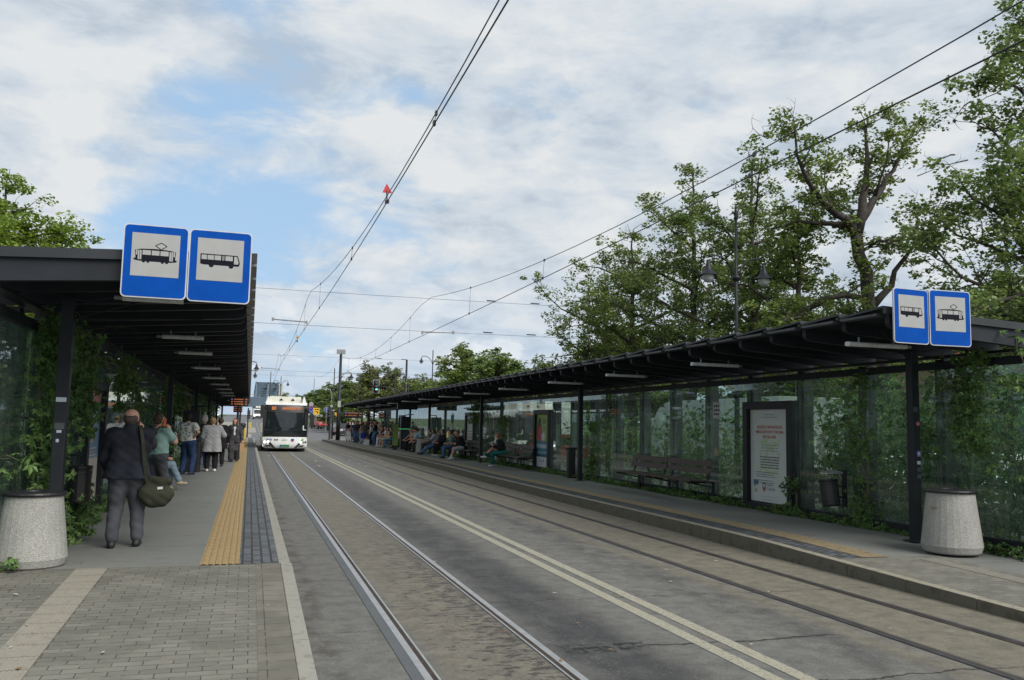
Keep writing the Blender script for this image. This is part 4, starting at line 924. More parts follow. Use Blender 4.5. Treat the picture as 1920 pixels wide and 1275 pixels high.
# ------------------------------------------------------------------ lamp posts, masts, signals, road signs
def bell(mb, x, y, z, s=1.0, mi=0, mg=1):
    prof = [(.02, .42), (.05, .40), (.06, .30), (.09, .22), (.13, .12), (.20, .06), (.25, .0)]
    mb.lathe([(r * s, z + h * s) for r, h in prof], (x, y), 14, mi)
    mb.lathe([(.16 * s, z), (.15 * s, z - .10 * s), (.09 * s, z - .19 * s), (0, z - .21 * s)], (x, y), 12, mg)
M['lampglass'] = mat('lamp globe', (.35, .36, .35), .2)
def bell_lamp(x, y, zb, H, span_, label, arms=(-1, 1), s=1.0, ornate=False, group='curved arm street lamps'):
    root = thing('street_lamp', label, 'street lamp', (x, y, zb), 0, group)
    mb = MB(); mb.tube([(0, 0, 0), (0, 0, .9), (0, 0, .95), (0, 0, H * .55), (0, 0, H * .56), (0, 0, H)], [.11, .11, .08, .07, .055, .04], 10)
    if ornate:
        for z in (.9, 2.8, H * .56, H * .78): mb.lathe([(.07, z - .08), (.13, z - .03), (.13, z + .03), (.07, z + .10)], (0, 0), 10)
        mb.lathe([(.04, H), (.08, H + .05), (.05, H + .12), (.085, H + .2), (.03, H + .32), (.02, H + .5)], (0, 0), 10)
    mb.build('pole', M['steel'], root, local=True, smooth=True)
    for a in arms:
        mb = MB(); hz = H - .55 if not ornate else H - 1.15; pts = []
        for t in range(9):
            q = t / 8 * math.pi * .62; pts.append((a * span_ * (1 - math.cos(q)) / (1 - math.cos(math.pi * .62)), 0, hz - .95 + .95 * math.sin(q) * 1.0))
        mb.tube(pts, .028, 7); mb.build('arm', M['steel'], root, local=True, smooth=True)
        ez = pts[-1][2]
        mb = MB(); bell(mb, a * span_, 0, ez - .50 * s, s); mb.build('lantern', [M['steel'], M['lampglass']], root, local=True, smooth=True)
    return root
def P(px, py, Y):
    """street point seen at this place of the photograph, at distance Y along the street"""
    d = _F * F_PX + _R * (px - 960) - _U * (py - 637.5); t = Y / d.y
    return Vector((0, 0, CAM_H)) + d * t
def gx(px, Y, z):  # x of pixel column px at distance Y and height z
    lo = P(px, 700, Y); hi = P(px, 800, Y); t = (z - lo.z) / (hi.z - lo.z); return lo.x + (hi.x - lo.x) * t
bell_lamp(13.92, 23, 0, 8.15, .95, 'tall black ornate street lamp standing in front of the big trees', s=1.1, ornate=True)
bell_lamp(14.98, 74, 0, 8.2, 1.0, 'twin arm street lamp rising above the right shelter roof, left of the leafy trees', s=.85)
bell_lamp(14.0, 88, 0, 7.5, .9, 'slim street lamp with lanterns left of the thick mast above the right shelter', arms=(-1, 1), s=.85)
bell_lamp(16.8, 96, .1, 7.0, .95, 'farthest street lamp with lanterns behind the thick mast', s=.85)
bell_lamp(3.55, 112, .3, 7.1, .85, 'twin arm street lamp standing behind the white bus', s=.85)
bell_lamp(-.75, 61, .0, 6.3, 1.05, 'street lamp arm showing beyond the edge of the left shelter roof, nearer', arms=(1,), s=.85)
bell_lamp(-.75, 77, .0, 6.6, 1.05, 'street lamp arm showing beyond the edge of the left shelter roof, farther', arms=(1,), s=.85)
def mast(x, y, zb, H, r, label, extra=None):
    root = thing('mast', label, 'mast', (x, y, zb), 0, 'steel masts')
    mb = MB(); mb.tube([(0, 0, 0), (0, 0, H * .35), (0, 0, H * .36), (0, 0, H)], [r, r * .95, r * .8, r * .55], 10); mb.build('pole', M['steel'], root, local=True, smooth=True)
    if extra: extra(root, H)
    return root
def flood(root, H):
    mb = MB()
    for a in (-1, 1): mb.hexa([(x_ * .36 + a * .20 - .18, y_, H - .1 + z_ + y_ * .3) for z_ in (0, .40) for y_ in (-.15, .1) for x_ in (0, 1)])
    mb.build('floodlight', M['galv'], root, local=True, bevel=.01)
    mb = MB(); pts = [(0, 0, H - 2.6), (.25, 0, H - 2.0), (.7, 0, H - 1.75), (1.0, 0, H - 1.8)]; mb.tube(pts, .03, 6); mb.build('arm', M['steel'], root, local=True, smooth=True)
    mb = MB(); bell(mb, 1.0, 0, H - 2.25, 1.0); mb.build('lantern', [M['steel'], M['lampglass']], root, local=True, smooth=True)
    mb = MB(); mb.box(-.13, .13, -.22, -.10, H * .39, H * .46); mb.build('junction_box', M['white'], root, local=True)
mast(7.7, 80, 0, 8.1, .20, 'tall dark mast with floodlights on top at the far end of the right shelter', flood)
mast(14.6, 85, 0, 8.1, .17, 'thick dark tram wire mast between the twin arm lamps')
mast(gx(625, 95, 4), 95, 0, 7.6, .09, 'slim mast left of the mast with floodlights')
mast(gx(671, 100, 4), 100, .1, 6.5, .05, 'thin pole standing before the willow trees')
mast(gx(504, 70, 2), 70, 0, 5.6, .05, 'thin pale pole beside the left edge of the white bus')
mast(gx(587, 150, 4), 150, .9, 8.2, .07, 'thin tram wire pole right of the white bus roof')
root = thing('tram_signal_lamp', 'low grey street lamp with a short arm beside the slim mast', 'street lamp', (gx(621, 88, 3), 88, 0))
mb = MB(); mb.tube([(0, 0, 0), (0, 0, 4.6), (-.2, 0, 5.05), (-.6, 0, 5.12)], .04, 7); mb.build('pole', M['galv'], root, local=True, smooth=True)
mb = MB(); mb.box(-.95, -.5, -.08, .08, 5.08, 5.18); mb.build('lantern', M['galv'], root, local=True, bevel=.02)
def signal_head(root, x, y, z, lit=None, back=False, s=1.0):
    mb = MB(); mb.box(x - .17 * s, x + .17 * s, y, y + .2, z - .5 * s, z + .5 * s); 
    for k in (-1, 0, 1): mb.tube([(x, y - .14, z + k * .31 * s + .02), (x, y, z + k * .31 * s)], .125 * s, 10)
    h = mb.build('signal_head', M['black'], root, local=True)
    if back:
        mb = MB(); mb.box(x - .30, x + .30, y + .201, y + .215, z - .62, z + .62, 0); mb.box(x - .25, x + .25, y + .19, y + .2, z - .57, z + .57, 1); mb.build('back_board', [M['white'], M['black']], root, local=True)
    if lit:
        mb = MB(); mb.tube([(x, y - .145, z - .31 * s), (x, y - .142, z - .31 * s)], .10 * s, 12); mb.build('green_lamp', mat('green lamp', (.02, .3, .2), .4, emit=(.1, .9, .6), es=2.0), root, local=True)
root = thing('traffic_signal', 'traffic signal hung from a curved arm over the road, showing green', 'traffic light', (13.75, 80, 0))
mb = MB(); mb.tube([(0, 0, 0), (0, 0, 3.6), (-.25, 0, 4.4), (-.9, 0, 4.95), (-1.8, 0, 5.12), (-3.6, 0, 5.22)], [.09, .08, .07, .06, .05, .045], 8); mb.build('mast_arm', M['steel'], root, local=True, smooth=True)
signal_head(root, -2.75, -.1, 5.15, True, True)
root = thing('signal_post', 'black traffic signal post with stacked heads on the far nose of the right platform', 'traffic light', (7.16, 82.6, .1))
mb = MB(); mb.tube([(0, 0, 0), (0, 0, 3.3)], .055, 8); mb.build('post', M['black'], root, local=True)
signal_head(root, -.05, -.1, 2.55, None, False, .9); signal_head(root, .32, .05, 2.1, None, False, .6)
mb = MB(); mb.box(-.02, .22, -.12, -.1, 3.1, 3.28); mb.box(.2, .42, -.1, -.08, 2.75, 2.86); mb.build('pale_tab', M['white'], root, local=True)
mb = MB(); mb.tube([(0, 0, 1.65), (.55, 0, 1.68)], .025, 6); mb.build('bar', M['steel'], root, local=True)
def round_sign(x, y, z, specs, label, H=None):
    root = thing('road_sign', label, 'road sign', (x, y, gz(y)), 0, 'road signs at the junction')
    top = max(c for c, *_ in specs) + .4; mb = MB(); mb.tube([(0, 0.03, 0), (0, 0.03, top)], .035, 7); mb.build('pole', M['galv'], root, local=True)
    for (c, kind, r) in specs:
        mb = MB()
        if kind == 'tri':
            mb.add([(-r, -.01, c + r * .8), (r, -.01, c + r * .8), (0, -.01, c - r * .9)], [(0, 2, 1)], 0); mb.add([(-r, .01, c + r * .8), (r, .01, c + r * .8), (0, .01, c - r * .9)], [(0, 1, 2)], 1)
            mb.build('warning_plate', [mat('sign yellow', (.55, .27, .01), .5), M['galv']], root, local=True)
        elif kind == 'board':
            mb.box(-r, r, -.02, .02, c - r * 1.1, c + r * 1.1, 0)
            for (a, b, e, f) in ((-.6, -.05, .45, .7), (.15, .7, .35, .75), (-.3, .1, -.2, .1), (.2, .6, -.6, -.1)): mb.box(a * r, b * r, -.026, -.0205, c + e * r, c + f * r, 1)
            mb.build('board', [mat('board yellow', (.55, .34, .02), .5), M['ink']], root, local=True)
        else:
            n = 20; rim, fld = {'blue_arrow': (M['white'], M['blue']), 'stop': (mat('sign red', (.45, .02, .03), .5), M['blue']), 'white': (M['white'], mat('sign grey', (.28, .22, .22), .5)), 'blue_sq': (M['white'], M['blue'])}[kind]
            pr = (lambda q: [(q * math.cos(2 * math.pi * k / n), c + q * math.sin(2 * math.pi * k / n)) for k in range(n)]) if kind != 'blue_sq' else (lambda q: [(-q, c - q), (q, c - q), (q, c + q), (-q, c + q)])
            mb.prism(pr(r), 'y', -.01, .01, 0); mb.prism(pr(r * .86), 'y', -.014, -.0101, 1)
            if kind in ('blue_arrow', 'blue_sq'): mb.add([(a * r, -.016, c + b * r) for a, b in ((-.12, -.6), (.12, -.6), (.12, .1), (.42, .1), (0, .6), (-.42, .1), (-.12, .1))], [(0, 1, 2, 6), (3, 4, 5)], 0)
            if kind == 'stop': mb.add([(a * r, -.016, c + b * r) for a, b in ((-.65, .5), (-.5, .65), (.65, -.5), (.5, -.65))], [(0, 3, 2, 1)], 0)
            mb.build('plate', [rim, fld], root, local=True)
    return root
round_sign(gx(583, 118, 3), 118, 0, [(P(583, 758, 118).z - gz(118), 'white', .30), (P(583, 765, 118).z - gz(118) - .05, 'stop', .30), (P(583, 771, 118).z - gz(118) - .1, 'blue_sq', .24)], 'pole with white, blue-red and blue signs right of the bus')
round_sign(gx(593, 122, 3), 122, 0, [(P(593, 771, 122).z - gz(122), 'board', .42)], 'yellow information board on a pole right of the bus')
round_sign(gx(612, 105, 3), 105, 0, [(P(612, 768, 105).z - gz(105), 'blue_arrow', .30)], 'round blue arrow sign near the far end of the right platform')
round_sign(gx(632, 92, 3), 92, 0, [(P(632, 778, 92).z - gz(92), 'tri', .30)], 'yellow inverted triangle sign below the end of the right shelter roof')
# far left island furniture
root = thing('advert_pillar', 'black rounded pillar on the island past the left platform', 'pillar', (gx(455, 92, 1), 92, gz(92) + .16))
mb = MB(); mb.lathe([(0, 0), (.42, 0), (.42, .12), (.30, .22), (.28, 1.1), (.33, 1.2), (.30, 1.32), (.12, 1.42), (0, 1.44)], (0, 0), 16); mb.build('body', M['black'], root, local=True, smooth=True)
def bollard(x, y, z, label):
    mb = MB(); mb.tube([(0, 0, 0), (0, 0, .75), (0, 0, .86)], [.10, .10, .07], 10, 0); mb.tube([(0, 0, .87), (0, 0, .93)], .05, 8, 1)
    o = mb.build('bollard', [mat('yellow plastic', (.50, .33, .03), .5), M['white']]); o.location = (x, y, z); tag(o, label, 'bollard', 'yellow traffic bollards')
bollard(gx(459.5, 90.5, .8), 90.5, .17, 'yellow bollard in front of the black pillar on the first island')
bollard(gx(470, 128, 1.2), 128, gz(128) + .16, 'yellow bollard on the second island farther up the road')
root = thing('signal_post', 'black signal post at the far end of the left platform', 'traffic light', (gx(464, 87.2, 1), 87.2, .1))
mb = MB(); mb.tube([(0, 0, 0), (0, 0, 2.9)], .06, 8); mb.build('post', M['black'], root, local=True); signal_head(root, .05, -.1, 2.3, None, False, .8)

# ------------------------------------------------------------------ vegetation
def leaf_arrays(pts, size, rs, per=1, flat=0.4, shape='quad', droop=0.0):
    """pts Nx3 -> leaf faces (4 verts each), random orientation, upward biased"""
    pts = np.repeat(np.asarray(pts), per, 0); n = len(pts)
    s = size * rs.uniform(.65, 1.3, (n, 1))
    nrm = rs.normal(0, 1, (n, 3)); nrm[:, 2] = np.abs(nrm[:, 2]) + flat * 2; nrm /= np.linalg.norm(nrm, axis=1, keepdims=True)
    a = rs.normal(0, 1, (n, 3)); a[:, 2] -= droop; a -= nrm * np.sum(a * nrm, 1, keepdims=True); a /= np.linalg.norm(a, axis=1, keepdims=True)
    b = np.cross(nrm, a)
    if shape == 'quad':
        q = [a * .5 * s + b * .1 * s, b * .42 * s, -a * .5 * s, -b * .42 * s - a * .05 * s]
        V = np.stack([pts + q[0], pts + q[1] + nrm * .08 * s, pts + q[2], pts + q[3] + nrm * .08 * s], 1)
    else:
        V = np.stack([pts, pts + a * .45 * s + b * .22 * s, pts + a * s - nrm * .12 * s, pts + a * .45 * s - b * .22 * s], 1)
    return V.reshape(-1, 3), np.arange(n * 4).reshape(-1, 4)
def palmate(pts, size, rs, leaflets=5, face=None):
    """creeper leaves: leaflets fanned round a stalk point"""
    pts = np.asarray(pts); n = len(pts); Vs = []
    nrm = rs.normal(0, .55, (n, 3)) + (np.array(face) if face is not None else np.array([0, 0, 1.])); nrm /= np.linalg.norm(nrm, axis=1, keepdims=True)
    a = rs.normal(0, .5, (n, 3)); a[:, 2] -= .9; a -= nrm * np.sum(a * nrm, 1, keepdims=True); a /= np.linalg.norm(a, axis=1, keepdims=True); b = np.cross(nrm, a)
    s = size * rs.uniform(.6, 1.25, (n, 1))
    for k in range(leaflets):
        t = (k - (leaflets - 1) / 2) * .85; L_ = 1 - .13 * abs(k - (leaflets - 1) / 2)
        d = a * math.cos(t) + b * math.sin(t); e = np.cross(nrm, d)
        Vs.append(np.stack([pts, pts + d * s * .5 * L_ + e * s * .2 + nrm * s * .05, pts + d * s * L_ - nrm * s * .15, pts + d * s * .5 * L_ - e * s * .2 + nrm * s * .05], 1))
    V = np.concatenate(Vs, 0).reshape(-1, 3); return V, np.arange(len(V)).reshape(-1, 4)
def wander(p, d, L_, n, r, up=0.0, wob=.35):
    pts = [Vector(p)]; d = Vector(d).normalized()
    for i in range(n):
        d = (d + Vector((r.gauss(0, wob), r.gauss(0, wob), r.gauss(0, wob) + up)) * (1.0 / n * 1.6)).normalized(); pts.append(pts[-1] + d * L_ / n)
    return pts
class Tree:
    def __init__(s, seed, leaf=.13, tuft=.26, tuft_n=22, dens=2.3, sec=(.7, 1.9)):
        s.r = random.Random(seed); s.rs = np.random.RandomState(seed); s.mb = MB(); s.tips = []; s.leaf = leaf; s.tuft = tuft; s.tn = tuft_n; s.dens = dens; s.sec = sec
    def limb(s, pts, r0, r1, leafy=.25, seg=8, dens=None, fill=1.0):
        pts = [Vector(p) for p in pts]
        # subdivide and roughen
        q = []
        for a, b in zip(pts, pts[1:]):
            k = max(1, int((b - a).length / .5))
            for i in range(k):
                t = i / k; j = min(.035, r0 * .3); q.append(a.lerp(b, t) + (Vector((s.r.gauss(0, j), s.r.gauss(0, j), s.r.gauss(0, j))) if (i or q) else Vector()))
        q.append(pts[-1]); n = len(q)
        rad = [r0 + (r1 - r0) * (i / (n - 1)) ** .8 for i in range(n)]
        s.mb.tube(q, rad, seg, 0, True)
        tot = sum((b - a).length for a, b in zip(q, q[1:])); acc = 0
        for i, (a, b) in enumerate(zip(q, q[1:])):
            l = (b - a).length; acc += l
            if acc / tot < leafy: continue
            k = l * (dens or s.dens) * fill; cnt = int(k) + (s.r.random() < k - int(k))
            for _ in range(cnt):
                p = a.lerp(b, s.r.random()); d = (b - a).normalized(); o = Vector((s.r.gauss(0, 1), s.r.gauss(0, 1), s.r.gauss(.25, .8))); o = (o - d * o.dot(d) * .6 + d * .35).normalized()
                s.branch(p, o, s.r.uniform(*s.sec) * (1 - .35 * acc / tot), min(rad[i] * .5, .03))
        s.tips.append(q[-1]); s.branch(q[-1], (q[-1] - q[-2]), s.sec[0], r1 * .8)
    def branch(s, p, d, L_, r):
        n = max(3, int(L_ / .25)); pts = wander(p, d, L_, n, s.r, .12, .55)
        s.mb.tube(pts, [r * (1 - .75 * i / n) for i in range(n + 1)], 4, 0, False)
        for i in range(1, n + 1):
            if s.r.random() < .75 or i == n:
                tw = wander(pts[i], Vector((s.r.gauss(0, 1), s.r.gauss(0, 1), s.r.gauss(.1, .7))), s.r.uniform(.2, .5) * (L_ ** .4), 2, s.r, 0, .5)
                s.mb.tube(tw, [r * .3, r * .2, r * .1], 3, 0, False)
                if s.r.random() < .88: s.tips.append(tw[-1])
    def dead(s, p, d, L_):
        n = 7; pts = wander(p, d, L_, n, s.r, .1, .7); s.mb.tube(pts, [.018 * (1 - .8 * i / n) for i in range(n + 1)], 4, 0, False)
        for i in range(2, n, 2): s.mb.tube(wander(pts[i], Vector((s.r.gauss(0, 1), s.r.gauss(0, 1), s.r.gauss(.2, .7))), L_ * .4, 4, s.r, 0, .6), [.008, .006, .005, .003, .002], 3, 0, False)
    def build(s, name, label, group, base, leafmat, trunk_parent=True, clump=None, droop=0, cat='tree'):
        root = thing(name, label, cat, base, 0, group)
        s.mb.build('trunk', M['bark'], root, smooth=True)
        t = np.array([tuple(v) for v in s.tips]); pts = np.repeat(t, s.tn, 0); rad = s.tuft * s.rs.uniform(.55, 1.3, (len(t), 1)); off = s.rs.normal(0, 1, (len(pts), 3)); off /= np.linalg.norm(off, axis=1, keepdims=True)
        off *= s.rs.uniform(.2, 1, (len(pts), 1)) ** .6; off[:, 2] *= .62; pts = pts + off * np.repeat(rad, s.tn, 0)
        V, Fc = leaf_arrays(pts, s.leaf, s.rs, 1, .5, 'quad', droop)
        V = V - np.array(base)
        me = raw_mesh('crown', V, Fc, [leafmat]); link('crown', me, root)
        return root
def PP(l, Y): return [P(x, y, Y + (e[0] if e else 0)) for x, y, *e in l]

# hero tree with the forked trunk (right)
Y = 23; base = Vector((P(1662, 700, Y).x, Y, 0)); t = Tree(11, dens=3.2, tuft_n=46, leaf=.115, tuft=.34)
tr = [base, P(1652, 680, Y), P(1636, 600, Y), P(1625, 540, Y), P(1612, 480, Y), P(1606, 440, Y)]
t.limb(tr, .28, .19, leafy=.55, seg=12, dens=1.6)
t.limb(PP([(1606, 440), (1616, 395), (1624, 345, .2), (1626, 290, .4), (1622, 235, .5)], Y), .19, .03, .3)
t.limb(PP([(1607, 445), (1585, 415), (1548, 385, -.5), (1520, 350, -.9), (1492, 290, -1.2), (1490, 235, -1.4)], Y), .16, .025, .3)
t.limb(PP([(1610, 420), (1640, 370), (1672, 320, .6), (1692, 270, .9), (1725, 245, 1.2)], Y), .15, .02, .3)
t.limb(PP([(1640, 370), (1662, 300, -.4), (1668, 250, -.8)], Y), .06, .015, .3)
t.limb(PP([(1604, 430), (1560, 420, .5), (1500, 415, 1.2), (1440, 430, 1.8)], Y), .11, .02, .25)
t.limb(PP([(1635, 575), (1668, 535), (1700, 480, -.4), (1728, 440, -.8), (1765, 415, -1.0)], Y), .15, .03, .45)
t.limb(PP([(1628, 560), (1590, 552), (1545, 560, -.6), (1500, 590, -1.1), (1450, 610, -1.5)], Y), .10, .03, .3)
t.limb(PP([(1640, 590), (1600, 610, -.8), (1540, 625, -1.6)], Y), .06, .02, .2)
t.limb(PP([(1618, 470), (1650, 450, -.5), (1690, 462, -1.0)], Y), .06, .02, .3)
t.limb(PP([(1560, 395), (1545, 340, .3), (1550, 300, .5)], Y), .05, .015, .3)
t.limb(PP([(1636, 600), (1660, 620, .6), (1720, 610, 1.2), (1780, 600, 1.6)], Y), .07, .02, .25)
for p, d in (((1490, 250), (-.2, 0, 1)), ((1626, 250), (0, 0, 1)), ((1720, 330), (1, 0, .3)), ((1690, 400), (1, 0, .4)), ((1440, 260), (-1, 0, .2))): t.dead(P(*p, Y), d, 1.1)
t.build('broadleaf_tree', 'forked dark trunked tree rising behind the right stop signs', 'big trees behind the right shelter', base, M['leafA'])
def auto_tree(seed, px, Y, toppx, spread, label, fork=.35, leafm='leafA', nl=9, lean=0, low=4.2, tr=.28, dens=2.2, tn=22, group='big trees behind the right shelter', leaf=.13, tuft=.27, wide=1.0, arc=None):
    r = random.Random(seed); t = Tree(seed, dens=dens * 1.5, tuft_n=int(tn * 2.1), leaf=leaf * .93, tuft=tuft * 1.3); top = P(px, toppx, Y).z; bx = P(px, 620, Y).x; base = Vector((bx, Y, 0))
    f = low; trunk = [base, Vector((bx + lean * .2, Y, f * .5)), Vector((bx + lean * .5, Y, f)), Vector((bx + lean * .7, Y, f + (top - f) * .35)), Vector((bx + lean, Y, f + (top - f) * .7)), Vector((bx + lean * 1.2, Y, top - .5))]
    t.limb(trunk, tr, .03, .45, 10)
    for i in range(nl):
        q = (i + r.random() * .8) / nl; z = f * .75 + (top - f) * q * .8; a = i * 2.4 + r.uniform(-.4, .4)
        if arc: a = R(r.uniform(*arc))
        L_ = spread * (1.2 - .42 * q) * r.uniform(.75, 1.15); o = Vector((math.cos(a) * wide, math.sin(a), 0)); p0 = Vector((bx + lean * q, Y, z))
        pts = [p0, p0 + o * L_ * .35 + Vector((0, 0, L_ * .16)), p0 + o * L_ * .7 + Vector((0, 0, L_ * .32)), p0 + o * L_ + Vector((0, 0, L_ * r.uniform(.25, .6)))]
        t.limb(pts, tr * .42 * (1 - .5 * q), .02, .18, 7)
    return t.build('broadleaf_tree', label, group, base, M[leafm])
auto_tree(21, 1412, 29, 285, 3.5, 'dark leafy tree directly behind the ornate street lamp', leafm='leafB', nl=16, dens=2.2, tn=18)
auto_tree(22, 1300, 33, 295, 3.6, 'airy tree with twin stems left of the ornate street lamp', nl=15, dens=2.0, tn=18)
auto_tree(23, 1185, 37, 420, 3.6, 'leafy tree filling the gap above the middle of the right shelter', nl=10, dens=2.4, tn=20)
auto_tree(24, 1135, 41, 505, 3.6, 'leftmost of the big trees, its ragged branches hanging over the right shelter', nl=12, dens=2.2, tn=20, low=3.6)
auto_tree(25, 1500, 26, 380, 3.6, 'low bushy tree between the ornate lamp and the forked tree', nl=8, dens=2.4, low=3.0)
# big tree leaning in from the right edge
Y = 17; bx = P(2090, 620, Y).x; base = Vector((bx, Y, 0)); t = Tree(31, leaf=.115, tuft=.38, tuft_n=46, dens=3.6)
t.limb([base, (bx, Y, 3), (bx - .2, Y, 5.5), (bx - .4, Y, 8), (bx - .5, Y, 12), (bx - .3, Y, 15)], .42, .1, .6, 12)
def R_(l): return [Vector((bx - .35, Y, P(2000, l[0][1], Y).z))] + PP(l, Y)
for l in ([(2000, 640), (1940, 600), (1860, 590, .5), (1770, 610, .8)], [(2000, 600), (1930, 560), (1850, 540, -.4), (1780, 500, -.8), (1740, 450, -1.)], [(2000, 540), (1940, 500), (1870, 470, .6), (1800, 440, .9), (1750, 400, 1)],
          [(2000, 470), (1950, 440), (1890, 420, -.7), (1830, 370, -1), (1800, 340, -1.2)], [(2000, 400), (1960, 350), (1910, 300, .5), (1880, 260, .5), (1850, 235, .6)], [(2000, 300), (1970, 260), (1930, 190, -.4), (1880, 150, -.5), (1840, 160, -.6)],
          [(2000, 200), (1980, 150), (1950, 100, .5), (1905, 95, .6)], [(2000, 130), (1975, 80), (1935, 55, -.6), (1920, 40)], [(2000, 560), (1960, 540), (1900, 560, -1), (1830, 580, -1.5)], [(2000, 480), (1960, 470), (1930, 420, 1.5), (1900, 380, 2)], [(2000, 380), (1965, 370), (1920, 360, -1.5), (1880, 330, -2)],
          [(2000, 650), (1950, 630), (1890, 640, 1.5), (1830, 640, 2.2)], [(2000, 250), (1975, 230), (1940, 230, 1), (1915, 240, 1)]): t.limb(R_(l), .12, .02, .22, 7)
for p, d in (((1850, 240), (-1, 0, -.1)), ((1815, 300), (-1, 0, -.3)), ((1820, 190), (-1, 0, -.4)), ((1790, 290), (-1, 0, -.2))): t.dead(P(*p, Y), d, 1.2)
t.build('broadleaf_tree', 'largest tree, its branches reaching in from the right edge above the tram stop sign', 'big trees behind the right shelter', base, M['leafB'])
# bright tree behind the left shelter
auto_tree(41, -10, 34, 325, 2.9, 'bright green tree rising behind the left shelter roof', leafm='leafL', nl=26, dens=3.2, tn=26, low=3.5, group='trees behind the left shelter', leaf=.14, tuft=.3)
auto_tree(42, 95, 37, 425, 1.7, 'smaller bright green tree beside the taller one behind the left shelter roof', leafm='leafL', nl=10, dens=2.5, tn=24, low=3.3, group='trees behind the left shelter', leaf=.14)
# trees in the middle distance behind the right shelter end (x 800-980) and the far tree line
def far_tree(name, seed, H, W_, leafm, tn, leaf, droop=0.0, nl=10, n=None, low=.22):
    r = random.Random(seed); t = Tree(seed, leaf=leaf, tuft=H * .055, tuft_n=tn, dens=1.0); t.sec = (H * .09, H * .17)
    t.limb([(0, 0, 0), (0, 0, H * low), (r.uniform(-.2, .2), 0, H * .5), (r.uniform(-.4, .4), 0, H * .97)], H * .028, .03, .4, 7, dens=1.6 / (H * .1))
    for i in range(nl):
        q = (i + .5) / nl; z = H * (low + (.92 - low) * q); a = i * 2.4 + r.uniform(-.4, .4); L_ = W_ * .5 * math.sin(min(1, .35 + q * .8) * math.pi * .92 + .05) ** .6 * r.uniform(.8, 1.15)
        L_ = max(L_, W_ * .16); o = Vector((math.cos(a), math.sin(a), 0)); p0 = Vector((0, 0, z)); e = (.45 if droop == 0 else .1)
        t.limb([p0, p0 + o * L_ * .5 + Vector((0, 0, L_ * .3)), p0 + o * L_ + Vector((0, 0, L_ * (e - droop * .5)))], H * .012, .015, .2, 5, dens=3.2 / (H * .1))
    rt = t.build(name, 'tree', None, Vector((0, 0, 0)), M[leafm], droop=droop)
    return rt
protoA = far_tree('broadleaf_tree', 51, 10, 8.0, 'leafA', 32, .24, nl=14)
protoB = far_tree('broadleaf_tree', 52, 10, 8.5, 'leafB', 34, .27, nl=14)
protoW = far_tree('willow_tree', 53, 10, 6.5, 'willow', 40, .22, droop=1.0, nl=13, low=.3)
used = set(); protoH = 10.0
def place_tree(pr, px, Y, top, label, sx=1.0, group=None, bottom=None):
    o = pr if pr.name not in used else copy_tree(pr); used.add(pr.name)
    b = gz(Y) if Y > 86 else -.03; H = P(px, top, Y).z - b; s = H / protoH
    o.location = (gx(px, Y, b), Y, b); o.scale = (s * sx, s * sx, s); o.rotation_euler.z = rnd.uniform(0, 6.28); o['label'] = label; o['category'] = 'tree'
    if group: o['group'] = group
    return o
FG = 'trees along the far side of the junction'
place_tree(protoA, 862, 62, 655, 'full green tree right of the twin arm lamp above the right shelter', 1.15, FG)
place_tree(protoB, 928, 58, 664, 'darker green tree with a bare tip, rightmost of the distant trees above the right shelter', 1.2, FG)
place_tree(protoA, 975, 60, 700, 'low green tree filling the gap beside the darker tree above the right shelter', 1.0, FG)
place_tree(protoA, 835, 70, 712, 'pale green bushy tree just right of the twin arm lamp foot', 1.3, FG)
place_tree(protoW, 690, 120, 682, 'pale drooping willow left of the hanging traffic signal', 1.0, FG)
place_tree(protoW, 727, 118, 686, 'pale drooping willow right of the hanging traffic signal', 1.1, FG)
place_tree(protoW, 770, 112, 708, 'smaller drooping willow between the lamps above the right shelter', 1.2, FG)
place_tree(protoW, 800, 108, 706, 'smaller drooping willow left of the twin arm lamp', 1.1, FG)
for px, Y, top, prt, sx, lb in ((655, 140, 712, protoB, 1.3, 'dark round tree directly behind the mast with floodlights'), (630, 150, 722, protoB, 1.3, 'dark tree left of the mast with floodlights'),
        (606, 170, 728, protoB, 1.3, 'dark tree above the red pickup'), (585, 185, 735, protoB, 1.4, 'dark tree above the road signs right of the bus'), (566, 210, 742, protoB, 1.4, 'dark tree above the right end of the bus roof'),
        (549, 250, 750, protoB, 1.4, 'distant dark tree above the middle of the bus roof'), (531, 280, 738, protoA, .9, 'distant slim tree left of the twin arm lamp behind the bus'), (518, 300, 752, protoB, 1.5, 'distant low tree beside the bridge end'),
        (678, 150, 722, protoB, 1.2, 'dark tree filling behind the willows'), (745, 135, 716, protoB, 1.3, 'dark tree behind the thick mast'), (780, 130, 722, protoB, 1.3, 'dark tree behind the smaller willows'),
        (815, 100, 720, protoA, 1.3, 'green tree behind the twin arm lamp pole'), (845, 96, 716, protoB, 1.3, 'dark tree behind the full green tree'), (900, 90, 702, protoB, 1.3, 'dark tree showing between the two distant trees'), (640, 118, 752, protoA, 1.6, 'low bush tree behind the floodlight mast foot'), (615, 130, 762, protoA, 1.8, 'low bush beside the yellow board'),
        (950, 78, 712, protoB, 1.2, 'dark tree under the rightmost distant tree'), (1010, 66, 712, protoA, 1.2, 'green tree low behind the middle of the right shelter')):
    place_tree(prt, px, Y, top, lb, sx, FG)
